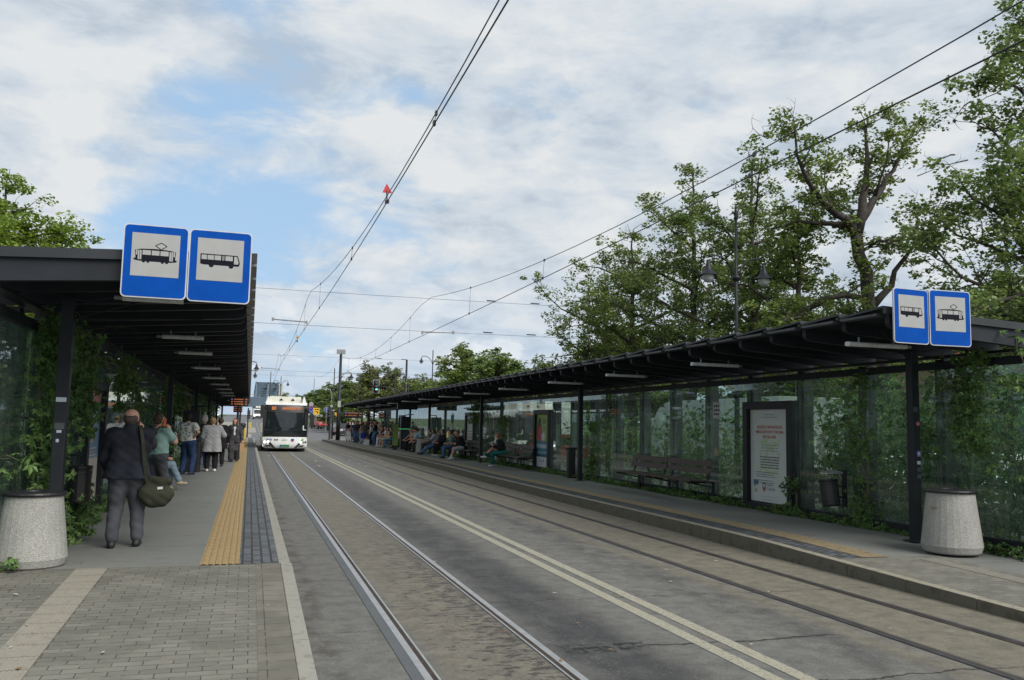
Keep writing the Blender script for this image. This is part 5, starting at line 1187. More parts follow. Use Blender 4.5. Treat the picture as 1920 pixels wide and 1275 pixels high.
for i, (x, y, h) in enumerate(((22, 48, 7.5), (27, 40, 8), (25, 34, 7), (30, 28, 8), (26, 20, 7.5), (29, 13, 8), (24, 56, 7), (33, 50, 8), (38, 34, 9), (36, 20, 9), (23, 66, 6.5), (27, 74, 7), (22, 78, 6), (31, 62, 7.5), (26, 84, 6.5), (33, 80, 7), (20.5, 84, 5.5))):
    o = copy_tree(protoB if i % 2 else protoA); o.location = (x, y, -.02); s = h / protoH; o.scale = (s * 1.3, s * 1.3, s); o.rotation_euler.z = i * 1.7
    o['label'] = 'leafy tree beyond the parked vehicles behind the right shelter'; o['group'] = 'leafy trees beyond the parked vehicles'
for i, (x, y, h) in enumerate(((-14, 22, 5.2), (-16, 30, 5.4), (-15, 40, 5.6), (-16, 52, 6), (-17, 66, 6.2), (-13, 14, 5.0), (-18, 82, 6.5))):
    o = copy_tree(protoB if i % 2 else protoA); o.location = (x, y, -.02); s = h / protoH; o.scale = (s * 1.4, s * 1.4, s); o.rotation_euler.z = i * 2.1
    o['label'] = 'leafy tree beyond the road behind the left shelter'; o['group'] = 'leafy trees beyond the left road'

# creepers on the shelter walls
def creeper(x, y, z0_, z1_, wy, dx, label, seed, n=420, leaf=.085, face=(-1, 0, .35), top_bulge=1.0, strands=5, trail=0):
    rs = np.random.RandomState(seed); r = random.Random(seed)
    root = thing('climbing_vine', label, 'creeper', (x, y, 0), 0, 'creepers climbing the shelters')
    mb = MB()
    for k in range(strands):
        yy = y + r.uniform(-wy, wy) * .6; pts = [(x + r.uniform(-.03, .03), yy, z0_)]
        while pts[-1][2] < z1_: p = pts[-1]; pts.append((x + r.uniform(-.05, .05) * dx, p[1] + r.gauss(0, .05), p[2] + r.uniform(.12, .25)))
        mb.tube(pts, [.012 - .007 * i / len(pts) for i in range(len(pts))], 4)
    for k in range(trail):
        p = Vector((x, y + r.uniform(-wy, wy), z1_ - r.uniform(0, .5))); pts = wander(p, Vector((face[0], r.uniform(-.5, .5), .2)), r.uniform(.5, 1.0), 8, r, -.35, .45); mb.tube(pts, [.006 - .004 * i / 8 for i in range(9)], 4)
        for q in pts[5:]: mb.tube(wander(q, Vector((r.gauss(0, 1), r.gauss(0, 1), r.gauss(0, 1))), .12, 2, r, 0, .4), .002, 3)
    mb.build('stem', M['stem'], root)
    h = z1_ - z0_; t = rs.uniform(0, 1, n); cl = rs.randint(0, max(3, n // 26), n); cy = rs.uniform(-1, 1, cl.max() + 1)[cl] * wy; cz = rs.uniform(0, 1, cl.max() + 1)[cl]
    zz = np.where(rs.uniform(0, 1, n) < .7, z0_ + h * np.clip(cz + rs.normal(0, .05, n), 0, 1.02), z0_ + h * t)
    yy = y + np.where(rs.uniform(0, 1, n) < .7, cy + rs.normal(0, .10, n), rs.uniform(-wy, wy, n)) * (1 + .4 * (top_bulge - 1) * (zz - z0_) / h)
    xx = x + np.sign(face[0]) * np.abs(rs.normal(0, dx, n)) + rs.normal(0, .03, n)
    V, Fc = palmate(np.stack([xx, yy, zz], 1), leaf, rs, 5, face); V -= np.array([x, y, 0]); link('leaves', raw_mesh('leaves', V, Fc, [M['vine']]), root)
    return root
# left: columns of creeper hanging inside the shelter wall
creeper(-2.33, 11.35, .25, 2.93, .42, .16, 'thick creeper curtain left of the first left shelter post', 1, 900, .085, (.7, -.6, .3), 1.1, 7, 2)
creeper(-2.28, 12.55, 1.75, 2.90, .42, .15, 'creeper mass right of the first left shelter post with trailing tendrils', 2, 520, .085, (.7, -.6, .3), 1.5, 6, 5)
creeper(-2.28, 13.95, 1.5, 2.75, .25, .08, 'thin creeper dangling over the left poster case', 3, 130, .08, (1, -.4, .3), 1.2, 3, 2)
creeper(-2.25, 16.9, 1.9, 2.95, .50, .16, 'creeper bunch hanging at the top of the wall past the left poster case', 4, 420, .085, (1, -.3, .2), 1.6, 4, 4)
creeper(-2.5, 21.3, 1.2, 2.3, .4, .12, 'small creeper bunch behind the glass beside the woman in the mint top', 5, 300, .08, (1, -.3, .2), 1.3, 4)
for i, (y, z1_, n, lb) in enumerate(((26.4, 2.85, 560, 'creeper column behind the man in the patterned shirt'), (30.5, 2.9, 380, 'creeper bunch above the black ticket machine'), (40.5, 2.9, 420, 'creeper column beyond the fourth left post'), (45.0, 2.9, 420, 'creeper column just before the nearer left departure board'), (52.5, 2.8, 380, 'creeper column past the nearer left departure board'), (60, 2.7, 300, 'farthest creeper column on the left wall'))):
    creeper(-2.30, y, .25 if i != 1 else 1.9, z1_, .7, .15, lb, 60 + i, n, .10, (1, -.4, .2), 1.4, 4)
creeper(-2.2, 12.5, .25, 1.15, .40, .14, 'low creeper clump behind the open black bin', 7, 330, .08, (.8, -.6, .4), 1, 3, 1)
# right: creepers in front of / behind the glass
creeper(9.82, 12.28, .2, 2.75, .16, .06, 'slim bright creeper climbing beside the tilted black bin on the right', 11, 260, .075, (-1, -.4, .3), 1.5, 3)
creeper(9.84, 10.0, 1.5, 2.95, .24, .10, 'creeper bunch hanging from the rail right of the right stop sign post', 12, 340, .08, (-1, -.4, .2), 1.4, 3, 2)
creeper(9.84, 14.25, .2, .95, .12, .08, 'small creeper growing at the foot of the city notice case', 13, 90, .07, (-1, -.4, .3), 1, 2)
creeper(9.84, 24.1, .2, 1.9, .22, .06, 'slim creeper climbing beside the second right post', 14, 220, .08, (-1, -.4, .3), 1, 3)
creeper(9.84, 33.6, .2, 2.1, .30, .12, 'creeper climbing between the tilted bin and the woman in green trousers', 15, 360, .085, (-1, -.4, .3), 1, 4)
creeper(9.84, 37.8, 1.9, 3.0, .9, .14, 'creeper mound over the rail above the man in the black hooded top', 16, 300, .09, (-1, -.4, .3), 1, 4)
# bushes grown thick behind the right glass
def shrub(x, y, h, wx, wy, label, seed, n=1300, leaf=.10, m='bush', group='bushes behind the right shelter glass', root=None):
    rs = np.random.RandomState(seed); r = random.Random(seed)
    root = root or thing('shrub', label, 'bush', (x, y, 0), 0, group); mb = MB(); tips = []
    for k in range(9):
        a = r.uniform(0, 6.28); p0 = Vector((x + .25 * math.cos(a), y + .4 * math.sin(a), 0)); pts = wander(p0, Vector((math.cos(a) * .25, math.sin(a) * .35, 1)), h * r.uniform(.7, 1.0), 9, r, .12, .25)
        mb.tube(pts, [.018 - .014 * i / 9 for i in range(10)], 5)
        for q in pts[1:]:
            for _ in range(2):
                b = wander(q, Vector((r.gauss(0, 1) * wx, r.gauss(0, 1) * wy, r.gauss(.1, .5))), r.uniform(.25, .6), 3, r, 0, .4); mb.tube(b, .004, 3); tips.append(b[-1])
    mb.build('stem', M['stem'], root)
    t = np.array([tuple(v) for v in tips]); idx = rs.randint(0, len(t), n); pts = t[idx] + rs.normal(0, 1, (n, 3)) * np.array([.13, .15, .12])
    V, Fc = palmate(pts, leaf, rs, 4, (-.5, -.4, .5)); V -= np.array([x, y, 0]); link('leaves', raw_mesh('leaves', V, Fc, [M[m]]), root); return root
for i, (x, y, h, n) in enumerate(((10.75, 9.1, 2.75, 1300), (10.8, 10.2, 2.7, 1200), (11.0, 11.3, 2.7, 1200), (10.75, 12.6, 2.75, 1200), (11.0, 13.9, 2.6, 1000), (10.9, 15.4, 2.3, 700), (11.0, 17.2, 2.35, 900), (10.8, 18.9, 2.3, 800), (11.1, 20.6, 2.25, 700), (10.9, 22.6, 2.2, 600), (11.0, 25.0, 2.3, 600), (11.4, 28.0, 2.1, 450), (11.5, 36.5, 2.0, 350), (11.6, 43, 2.0, 350), (11.8, 12.0, 3.0, 1000), (12.0, 14.8, 3.0, 900), (12.0, 9.6, 3.0, 900))):
    shrub(x, y, h, .8, 1.0, 'leafy bush pressed up behind the glass of the right shelter', 100 + i, n, .095)
for i, (x, y, h) in enumerate(((-3.3, 10.2, 1.7), (-3.4, 12, 2.1), (-3.3, 14.6, 1.7), (-3.6, 18.5, 1.5), (-3.6, 23, 1.6), (-3.7, 29, 2.0), (-3.8, 36, 2.1))):
    shrub(x, y, h, .8, 1.0, 'leafy bush growing behind the glass of the left shelter', 200 + i, 700, .10, group='bushes behind the left shelter glass')
# ivy along the wall feet (ground cover)
def ground_cover(name, x0, x1, y0, y1, zf, n, label, seed, hh=.16):
    rs = np.random.RandomState(seed); yy = rs.uniform(0, 1, n) ** 1.25 * (y1 - y0) + y0; lump = .5 + .5 * np.sin(yy * 2.1 + 1.3 * np.sin(yy * .83)) * np.sin(yy * .71)
    xx = x0 + (x1 - x0) * rs.uniform(0, 1, n) * (.45 + .55 * lump); zz = np.array([zf(v) for v in yy]) + .02 + rs.uniform(0, 1, n) ** 1.5 * hh * (.35 + lump)
    V, Fc = palmate(np.stack([xx, yy, zz], 1), .075, rs, 4, (-.4 if x0 > 0 else .4, -.4, .8)); o = link(name, raw_mesh(name, V, Fc, [M['vine']]))
    return tag(o, label, 'ground cover', kind='stuff')
ground_cover('ivy', 9.95, 9.62, 5, 60, pr, 7000, 'low green ivy spilling along the foot of the right shelter glass', 5, .13)
ground_cover('ivy', -2.45, -2.05, 9.95, 40, pl, 2600, 'low green ivy along the foot of the left shelter wall', 6, .18)

# ------------------------------------------------------------------ haze is faint: none built; bridge and viaduct
M['bridge'] = mat('bridge steel', (.11, .16, .21), .6, 0, .1, .2); M['bridge_d'] = mat('bridge web', (.065, .10, .135), .6, 0, .1, .2); M['stone'] = mat('pale stone', (.33, .33, .30), .8, 0, .15, .3)
def bridge():
    Yb = 330; x0 = P(479, 760, Yb).x; x1 = P(520, 760, Yb).x; zt = P(500, 718, Yb).z; z0_ = 4.0; root = thing('truss_bridge', 'steel truss road bridge standing at the far end of the street', 'bridge', ((x0 + x1) / 2, Yb, z0_))
    xm = (x0 + x1) / 2 + .3
    for (x, nm) in ((x0, 'truss'), (xm, 'truss'), (x1, 'truss')):
        mb = MB()
        for k in range(14):
            ya, yb = Yb + k * 9, Yb + k * 9 + 9
            mb.bar((x, ya, z0_), (x, ya, zt), .5, .5); mb.bar((x, ya, z0_), (x, yb, zt), .35, .35); mb.bar((x, yb, z0_), (x, ya, zt), .35, .35)
        mb.bar((x, Yb, zt), (x, Yb + 126, zt), .7, .7); mb.bar((x, Yb, z0_), (x, Yb + 126, z0_), .7, .9); mb.build('truss', M['bridge'], root)
    for k in range(0, 14):
        mb = MB(); y = Yb + k * 9
        for (a, b) in ((x0, xm), (xm, x1)):
            mb.bar((a, y, zt), (b, y, zt), .5, .5); mb.bar((a, y, zt - 1.5), (b, y, zt - 1.5), .3, .3); n = 4
            for i in range(n): mb.bar((a + (b - a) * i / n, y, zt - 1.5), (a + (b - a) * (i + 1) / n, y, zt), .2, .2)
            if k < 6:
                for j in range(5): zz = z0_ + 4.5 + j * 1.15; mb.bar((a, y, zz), (b, y, zz + (.5 if (j + k) % 2 else -.3)), .22, .22)
        mb.build('portal_frame', M['bridge_d'], root)
    mb = MB(); mb.box(x0 - 1.5, x1 + 1.5, Yb - 2, Yb + 130, z0_ - 1.5, z0_ - .6); mb.build('deck', M['stone'], root)
    for xa_ in (x1 + .2,): mb = MB(); mb.box(xa_, xa_ + 1.35, Yb - 1.2, Yb + .8, z0_ - 1, zt - .5); mb.build('portal_tower', M['stone'], root)
bridge()
Yv = 290; za, zb = P(500, 745, Yv).z, P(500, 748, Yv).z; xa, xb = P(474, 750, Yv).x - 14, P(560, 750, Yv).x
root = thing('footbridge', 'blue grey steel viaduct crossing the street in front of the truss bridge', 'viaduct', ((xa + xb) / 2, Yv, gz(Yv)))
mb = MB(); mb.box(xa, xb, Yv, Yv + 3, zb - 2.6, za); mb.build('girder', M['bridge_d'], root)
mb = MB()
for k in range(int((xb - xa) / 2)): mb.box(xa + k * 2, xa + k * 2 + .15, Yv - .12, Yv - .01, zb - 2.6, za + .9)
mb.box(xa, xb, Yv - .1, Yv, za + .8, za + .9); mb.build('railing', M['bridge'], root)
for px in (477, 548):
    x = P(px, 760, Yv).x; mb = MB(); mb.box(x - .6, x + .6, Yv + .5, Yv + 2.5, gz(Yv) - .2, zb - 2.6); mb.build('pier', M['stone'], root)

# ------------------------------------------------------------------ vehicles
def wheel(root, x, y, r, wd=.22, name='wheel'):
    mb = MB(); s = 1 if x > 0 else -1
    mb.T = Matrix.Translation((x, y, r)) @ Matrix.Rotation(R(90) * s, 4, 'Y')
    mb.lathe([(r * .62, wd * .5), (r * .95, wd * .5), (r, wd * .35), (r, -wd * .35), (r * .95, -wd * .5), (0, -wd * .5)], (0, 0), 20)
    w_ = mb.build(name, M['rubber'], root, local=True, smooth=False)
    mb = MB(); mb.T = Matrix.Translation((x, y, r)) @ Matrix.Rotation(R(90) * s, 4, 'Y'); mb.lathe([(0, wd * .36), (r * .22, wd * .42), (r * .55, wd * .30), (r * .63, wd * .48)], (0, 0), 16)
    mb.build('rim', M['hub'], w_, local=True)
    return w_
def loft(mb, secs, mat=0, cap=True):
    """secs: list of closed rings of equal count"""
    n = len(secs[0]); b = [v for s in secs for v in s]
    fs = [(i * n + k, i * n + (k + 1) % n, (i + 1) * n + (k + 1) % n, (i + 1) * n + k) for i in range(len(secs) - 1) for k in range(n)]
    if cap: fs += [tuple(range(n - 1, -1, -1)), tuple((len(secs) - 1) * n + k for k in range(n))]
    mb.add(b, fs, mat)
def city_bus(x, y, label, L_=12.0, num=True, rz=0.0, z=0.0, pod=True):
    root = thing('city_bus', label, 'bus', (x, y, z), rz)
    W2 = 1.275; top = 2.86
    def ring(yy, dx=0.0, zt=top, zb=.30, mid=0): return [(-W2 + dx, yy, zb), (W2 - dx, yy, zb), (W2 - dx, yy, zt - .35), (W2 - dx - .05, yy, zt - .12), (W2 - dx - .20, yy, zt), (-W2 + dx + .20, yy, zt), (-W2 + dx + .05, yy, zt - .12), (-W2 + dx, yy, zt - .35)]
    mb = MB(); loft(mb, [ring(.60, .0), ring(.8), ring(L_ - .2), ring(L_, .08, top - .05)]); mb.build('body', M['white_paint'], root, local=True)
    for sgn in (-1, 1):
        mb = MB(); mb.box(min(sgn * 1.2, sgn * W2), max(sgn * 1.2, sgn * W2), .12, .61, .28, .862); mb.build('corner_panel', M['white_paint'], root, local=True, bevel=.03)
    # front face: profile curved across the width
    def face(zs, mt, off=0.0, w0=1.0):
        cols = [-1, -.92, -.75, -.45, 0, .45, .75, .92, 1]; mbf = MB(); V = []
        for (zz, yo, wf) in zs:
            for c_ in cols: V.append((c_ * W2 * wf * w0, .16 - .30 * (1 - abs(c_) ** 3.0) + yo - off, zz))
        n = len(cols); mbf.add(V, [(j * n + i, j * n + i + 1, (j + 1) * n + i + 1, (j + 1) * n + i) for j in range(len(zs) - 1) for i in range(n - 1)], 0)
        return mbf
    mbf = face([(.20, .10, .90), (.26, .02, .97), (.45, -.02, 1), (.70, -.02, 1), (.87, .0, 1)], 0); mbf.build('front_panel', M['white_paint'], root, local=True, smooth=True)
    mbf = face([(.87, -.0, 1.004), (.95, -.02, 1.006), (1.5, .02, 1.006), (2.0, .06, 1.0), (2.31, .10, .992)], 0, .004); mbf.build('windscreen', M['carglass'], root, local=True, smooth=True)
    mbf = face([(2.31, .09, .994), (2.50, .12, .985), (2.68, .16, .97), (2.75, .19, .93)], 0, .012); mbf.build('destination_box', M['black'], root, local=True, smooth=True)
    mb = MB(); loft(mb, [[(-W2 * .93, .14, 2.74), (W2 * .93, .14, 2.74), (W2 * .90, .16, 2.84), (-W2 * .90, .16, 2.84)], [(-W2 * .97, .5, 2.79), (W2 * .97, .5, 2.79), (W2 * .97, .5, 2.90), (-W2 * .97, .5, 2.90)]]); mb.build('roof_edge', M['white_paint'], root, local=True)
    def lay(nm, quads, mt, yo=-.155):
        mb = MB()
        for (x0, x1, z0_, z1_) in quads: mb.box(x0, x1, yo - .012, yo + .05, z0_, z1_)
        return mb.build(nm, mt, root, local=True)
    def front_y(xx): return .16 - .30 * (1 - abs(xx / W2) ** 3.0)
    mb = MB()
    for (s, cx, sz) in (('80', -.70, .25), ('UNIWERSYTET', .31, .185)):
        vs, fs = text2d(s, sz * (1.0 if s == '80' else .93), 'CENTER', True); mb.add([(cx + a, front_y(cx + a) + .105, 2.53 + b * 1.1) for a, b in vs], fs)
    if num: mb.build('destination_lettering', M['amber'], root, local=True)
    for sgn in (-1, 1):
        mb = MB(); pts = [(sgn * 1.245, .52), (sgn * 1.25, .64), (sgn * .98, .64), (sgn * .80, .54), (sgn * .52, .23), (sgn * .66, .21), (sgn * .80, .34), (sgn * .92, .50)]
        mb.add([(a, front_y(a) - .030, b) for a, b in pts], [tuple(range(8)) if sgn < 0 else tuple(range(7, -1, -1))])
        q = [(sgn * 1.12, .41), (sgn * .86, .38), (sgn * .80, .30), (sgn * 1.05, .31)]
        mb.add([(a, front_y(a) - .030, b) for a, b in q], [(0, 1, 2, 3) if sgn < 0 else (3, 2, 1, 0)]); mb.build('lamp_mask', M['black'], root, local=True)
        mb = MB(); mb.box(min(sgn * 1.10, sgn * 1.284), max(sgn * 1.10, sgn * 1.284), .10, .75, .86, 2.62); mb.build('pillar', M['black'], root, local=True, bevel=.02)
    for xx, on in ((-1.15, 1), (-.96, 1), (1.10, 0), (.90, 1)):
        mb = MB(); mb.tube([(xx, front_y(xx) - .06, .565), (xx, front_y(xx) + .02, .565)], .060 if on else .05, 14); mb.build('headlight', M['lamp_on'] if on else M['galv'], root, local=True)
    mb = MB(); mb.box(-.27, .27, front_y(.2) - .05, front_y(0) + .05, .285, .425, 0); mb.box(-.27, -.21, front_y(.2) - .056, front_y(.2) - .051, .285, .425, 1)
    if num:
        for k in range(6): mb.box(-.17 + k * .068, -.125 + k * .068, front_y(.2) - .056, front_y(.2) - .051, .325, .385, 2)
    mb.build('number_plate', [mat('green plate', (.06, .26, .12), .5), M['blue'], M['ink']], root, local=True)
    mb = MB(); rr_ = lambda cx, cz, rx, rz_, n=16: [(cx + rx * math.cos(k * 6.2832 / n), cz + rz_ * math.sin(k * 6.2832 / n)) for k in range(n)]
    dz = -.225
    def flat(p, mt, lift=0.0): mb.add([(a, front_y(a) - .026 - lift, b + dz) for a, b in p], [tuple(range(len(p)))], mt)
    for k in range(3): flat(rr_(-1.02 + k * .115, .935, .055, .05), 0); flat(rr_(-1.02 + k * .115, .935, .022, .03), 3, .002)
    if num:
        vs, fs = text2d('664', .14, 'CENTER', True); mb.add([(-.50 + a * 1.15, front_y(-.5 + a) - .028, .925 + dz + b) for a, b in vs], fs, 4)
    flat(rr_(-.04, .925, .17, .065), 1); flat(rr_(-.04, .925, .145, .045), 3, .002); flat(rr_(-.04, .925, .05, .02), 1, .004)
    flat([(.34, .99), (.34, .88), (.43, .80), (.52, .88), (.52, .99)][::-1], 0); flat([(.37, .90), (.37, .87), (.43, .83), (.49, .87), (.49, .90)][::-1], 2, .002)
    flat([(.78, .85), (.90, .88), (.98, .98), (1.10, 1.02), (1.06, .97), (1.02, .88), (.95, .83), (.86, .845)][::-1], 5)
    mb.build('livery_mark', [M['blue'], M['galv'], mat('mark red', (.35, .05, .04), .5), M['white_paint'], M['ink'], mat('mark green', (.04, .24, .03), .5)], root, local=True)
    mb = MB(); mb.add([(1.00 + a, front_y(1.05) - .04, 1.27 + b) for a, b in ((0, 0), (.19, 0), (.19, .055), (.06, .055), (.06, .29), (0, .29))], [(0, 1, 2, 3), (0, 3, 4, 5)]); mb.build('learner_letter', mat('pale letter', (.45, .60, .52), .5), root, local=True)
    mb = MB(); mb.box(-1.286, -1.274, .76, 3.3, .36, 2.5); mb.build('front_door', M['carglass'], root, local=True)
    # inside glimpsed as darker/lighter panels, wipers
    mb = MB()
    for a in ((-.9, .35), (.05, .9)): mb.tube([(a[0] * .3, front_y(0) - .02, 1.12), (a[1], front_y(a[1]) - .035, 1.34)], .012, 5)
    mb.build('wiper', M['rubber'], root, local=True)
    for sgn in (-1, 1):
        xo = sgn * (1.34 if sgn < 0 else 1.50); z0_ = 1.95 if sgn < 0 else 1.50; mb = MB()
        mb.prism([(xo - .12, z0_), (xo + .12, z0_), (xo + .13, z0_ + .60), (xo + .02, z0_ + .78), (xo - .13, z0_ + .72)], 'y', -.30, -.10); mb.bar((sgn * 1.15, .05, 2.55), (xo, -.2, z0_ + .68), .06, .06); mb.build('mirror', M['black'], root, local=True)
    # roof equipment
    if pod:
        mb = MB(); loft(mb, [[(-.98, .9, 2.84), (.92, .9, 2.84), (.88, .95, 3.26), (-.94, .95, 3.28)], [(-.98, 4.6, 2.84), (.92, 4.6, 2.84), (.88, 4.6, 3.26), (-.94, 4.6, 3.28)]]); mb.build('battery_box', mat('cream box', (.50, .49, .42), .5), root, local=True)
        mb = MB()
        for c_ in (-.30, .38): mb.add([(c_ - .1, .90, 3.02), (c_ + .12, .90, 3.02), (c_ + .06, .92, 3.13), (c_ - .02, .92, 3.13)], [(0, 1, 2, 3)])
        mb.build('vent', M['ink'], root, local=True)
    mb = MB()
    for sgn in (-1, 1): mb.prism([(sgn * 1.22, 2.70), (sgn * .92, 2.84), (sgn * .97, 3.12), (sgn * 1.02, 3.27), (sgn * 1.08, 3.20)], 'y', .35, .9)
    mb.build('roof_fairing', M['white_paint'], root, local=True)
    # side glazing, doors, skirt
    for sgn in (-1, 1):
        for k in range(6):
            a = .75 + k * (L_ - 1.3) / 6; mb = MB(); mb.box(min(sgn * 1.272, sgn * 1.283), max(sgn * 1.272, sgn * 1.283), a, a + (L_ - 1.3) / 6 - .10, 1.05 if k % 2 else .5 if sgn < 0 else 1.05, 2.35); mb.build('window', M['carglass'], root, local=True)
        for yy in (2.8, L_ - 3.2): wheel(root, sgn * 1.10, yy, .46, .28)
    mb = MB(); mb.box(-1.1, 1.1, .25, .55, .12, .34); mb.box(-1.22, 1.22, .6, L_ - .1, .24, .32); mb.build('underbody', M['rubber'], root, local=True)
    for sgn in (-1, 1):
        mb = MB(); mb.box(min(sgn * 1.18, sgn * .88), max(sgn * 1.18, sgn * .88), .35, .62, .02, .34); mb.build('mudflap', M['rubber'], root, local=True)
    return root
city_bus(2.06, 53.2, 'white city bus facing the camera on the left tram track, its amber display reading 80')
def coach(x, y, L_, H, label, flip=False):
    root = thing('coach', label, 'bus', (x, y, -.02)); W2 = 1.25
    prof = [(0, .35), (L_, .35), (L_, H * .55), (L_ - .25, H * .80), (L_ - .75, H - .08), (L_ - 1.3, H), (.25, H), (0, H - .25)]
    mb = MB(); mb.prism(prof, 'x', -W2, W2); mb.build('body', M['white_paint'], root, local=True, bevel=.08)
    for s in (-1, 1):
        for k in range(7):
            a = .6 + k * (L_ - 1.8) / 7; mb = MB(); mb.box(min(s * (W2 + .002), s * (W2 + .012)), max(s * (W2 + .002), s * (W2 + .012)), a, a + (L_ - 1.8) / 7 - .08, 1.35, H - .75); mb.build('window', M['carglass'], root, local=True)
        for yy in (2.6, L_ - 2.6): wheel(root, s * (W2 - .15), yy, .48, .28)
    return root
def van_box(x, y, L_, H, label):
    """box-bodied lorry with ribbed white side and rounded front roof"""
    root = thing('box_lorry', label, 'lorry', (x, y, -.02)); W2 = 1.25
    prof = [(0, .55), (L_, .55), (L_, H * .78), (L_ - .25, H * .88), (L_ - .7, H * .96), (L_ - 1.4, H), (0, H)]
    mb = MB(); mb.prism(prof, 'x', -W2, W2, 0); k = 0.15
    while k < L_ - 1.6: mb.box(-W2 - .02, -W2 + .01, k, k + .12, .7, H - .12, 0); k += .32
    mb.build('cargo_body', M['white_paint'], root, local=True, bevel=.03)
    mb = MB(); mb.prism([(L_ + .05, .35), (L_ + 1.8, .35), (L_ + 1.75, 1.4), (L_ + 1.2, 2.2), (L_ + .05, 2.3)], 'x', -1.1, 1.1); mb.build('cab', M['white_paint'], root, local=True, bevel=.06)
    for s in (-1, 1):
        for yy in (1.3, L_ + .9): wheel(root, s * 1.02, yy, .42, .26)
    return root
van_box(17.6, 24.5, 9.0, 2.92, 'white ribbed lorry body parked behind the bushes beyond the right shelter glass')
coach(17.4, 47.6, 11.8, 3.25, 'white parked bus seen through the glass behind the woman in green trousers')
def car(x, y, rz, paint, label, kind='hatch', L_=4.3, W_=1.78, H=1.48, z=-.02, group=None, name='parked_car'):
    root = thing(name, label, {'van': 'van', 'pickup': 'pickup truck', 'minibus': 'minibus'}.get(kind, 'car'), (x, y, z), rz, group); W2 = W_ / 2
    # profiles along y (front at -y)
    if kind == 'hatch':
        sh = [(-L_ / 2, .35), (-L_ / 2 + .05, .62), (-L_ / 2 + .9, .88), (L_ / 2 - .25, .98), (L_ / 2, .85), (L_ / 2, .40)]; gh = [(-L_ / 2 + .95, .86), (-L_ / 2 + 1.75, H), (L_ / 2 - .9, H - .02), (L_ / 2 - .22, .95)]
    elif kind == 'pickup':
        sh = [(-L_ / 2, .5), (-L_ / 2 + .05, .98), (-L_ / 2 + 1.2, 1.12), (L_ / 2 - .02, 1.12), (L_ / 2, .62)]; gh = [(-L_ / 2 + 1.25, 1.10), (-L_ / 2 + 1.95, H), (L_ / 2 - .45, H), (L_ / 2 - .08, 1.10)]
    else:
        sh = [(-L_ / 2, .4), (-L_ / 2 + .02, .95), (-L_ / 2 + .75, 1.18), (L_ / 2, 1.2), (L_ / 2, .4)]; gh = [(-L_ / 2 + .78, 1.16), (-L_ / 2 + 1.45, H - .12), (-L_ / 2 + 1.9, H), (L_ / 2 - .06, H), (L_ / 2 - .01, 1.18)]
    mb = MB(); mb.prism(sh[::-1], 'x', -W2, W2); n = len(gh); ins = .14 if kind in ('hatch', 'pickup') else .07
    lo = [(sx * (W2 - (.03 if z_ < 1.25 else ins)), y_, z_) for sx in (-1, 1) for y_, z_ in gh]
    mb.add(lo, [tuple(range(n)), tuple(range(2 * n - 1, n - 1, -1))] + [(i, n + i, n + (i + 1) % n, (i + 1) % n) for i in range(n)]); mb.build('body', paint, root, local=True, bevel=.05)
    g = MB()
    def quad(a, b, c_, d, off):
        pts = [Vector(v) for v in (a, b, c_, d)]; nn = (pts[1] - pts[0]).cross(pts[3] - pts[0]).normalized() * off; g.add([tuple(p + nn) for p in pts], [(0, 1, 2, 3)])
    (y0, z0_), (y1, z1_) = gh[0], gh[1]
    fx = lambda t: (y0 + (y1 - y0) * t, z0_ + (z1_ - z0_) * t); fa, fb = fx(.10), fx(.90)
    quad((-W2 + .16, fa[0], fa[1]), (W2 - .16, fa[0], fa[1]), (W2 - ins - .06, fb[0], fb[1]), (-W2 + ins + .06, fb[0], fb[1]), .052)
    (y2, z2), (y3, z3) = gh[-1], gh[-2]; rx = lambda t: (y2 + (y3 - y2) * t, z2 + (z3 - z2) * t); ra, rb = rx(.12), rx(.85)
    if kind == 'minibus':
        for s in (-1, 1): quad((s * .06 if s < 0 else W2 - .14, ra[0], ra[1] - .0), (-W2 + .14 if s < 0 else .06, ra[0], ra[1]), (-W2 + .18 if s < 0 else .06, rb[0], rb[1]), (-.06 if s < 0 else W2 - .18, rb[0], rb[1]), .055)
    else: quad((W2 - .14, ra[0], ra[1]), (-W2 + .14, ra[0], ra[1]), (-W2 + ins + .08, rb[0], rb[1]), (W2 - ins - .08, rb[0], rb[1]), .055)
    for s in (-1, 1):
        zz0 = (1.02 if kind == 'hatch' else 1.22); ztop = H - .10; ya = gh[0][0] + .45; yb = gh[-1][0] - .35
        a = [(s * (W2 - .035), ya, zz0), (s * (W2 - .035), yb, zz0), (s * (W2 - ins - .01), yb - .35, ztop), (s * (W2 - ins - .01), gh[1][0] + .12, ztop)]
        if s > 0: quad(*a, .015)
        else: quad(a[1], a[0], a[3], a[2], .015)
    g.build('window', M['carglass'], root, local=True)
    for s in (-1, 1):
        for yy in (-L_ / 2 + .82, L_ / 2 - .80): wheel(root, s * (W2 - .09), yy, .33 if kind == 'hatch' else .38, .2)
        mb = MB(); zl = .70 if kind == 'hatch' else .9; mb.box(min(s * (W2 - .08), s * (W2 - .42)), max(s * (W2 - .08), s * (W2 - .42)), -L_ / 2 - .02, -L_ / 2 + .12, zl - .09, zl + .07); mb.build('headlight', M['lamp_on'] if kind == 'van' else M['silver'], root, local=True, bevel=.01)
        mb = MB(); zl = .86 if kind == 'hatch' else 1.0; mb.box(min(s * (W2 - .02), s * (W2 - .20)), max(s * (W2 - .02), s * (W2 - .20)), L_ / 2 - .04, L_ / 2 + .02, zl - .16, zl + .10); mb.build('tail_light', M['redlamp'], root, local=True, bevel=.01)
    mb = MB(); mb.box(-W2 * .95, W2 * .95, L_ / 2 - .2, L_ / 2 + .08, .34, .56); mb.build('bumper', M['rubber'], root, local=True, bevel=.02)
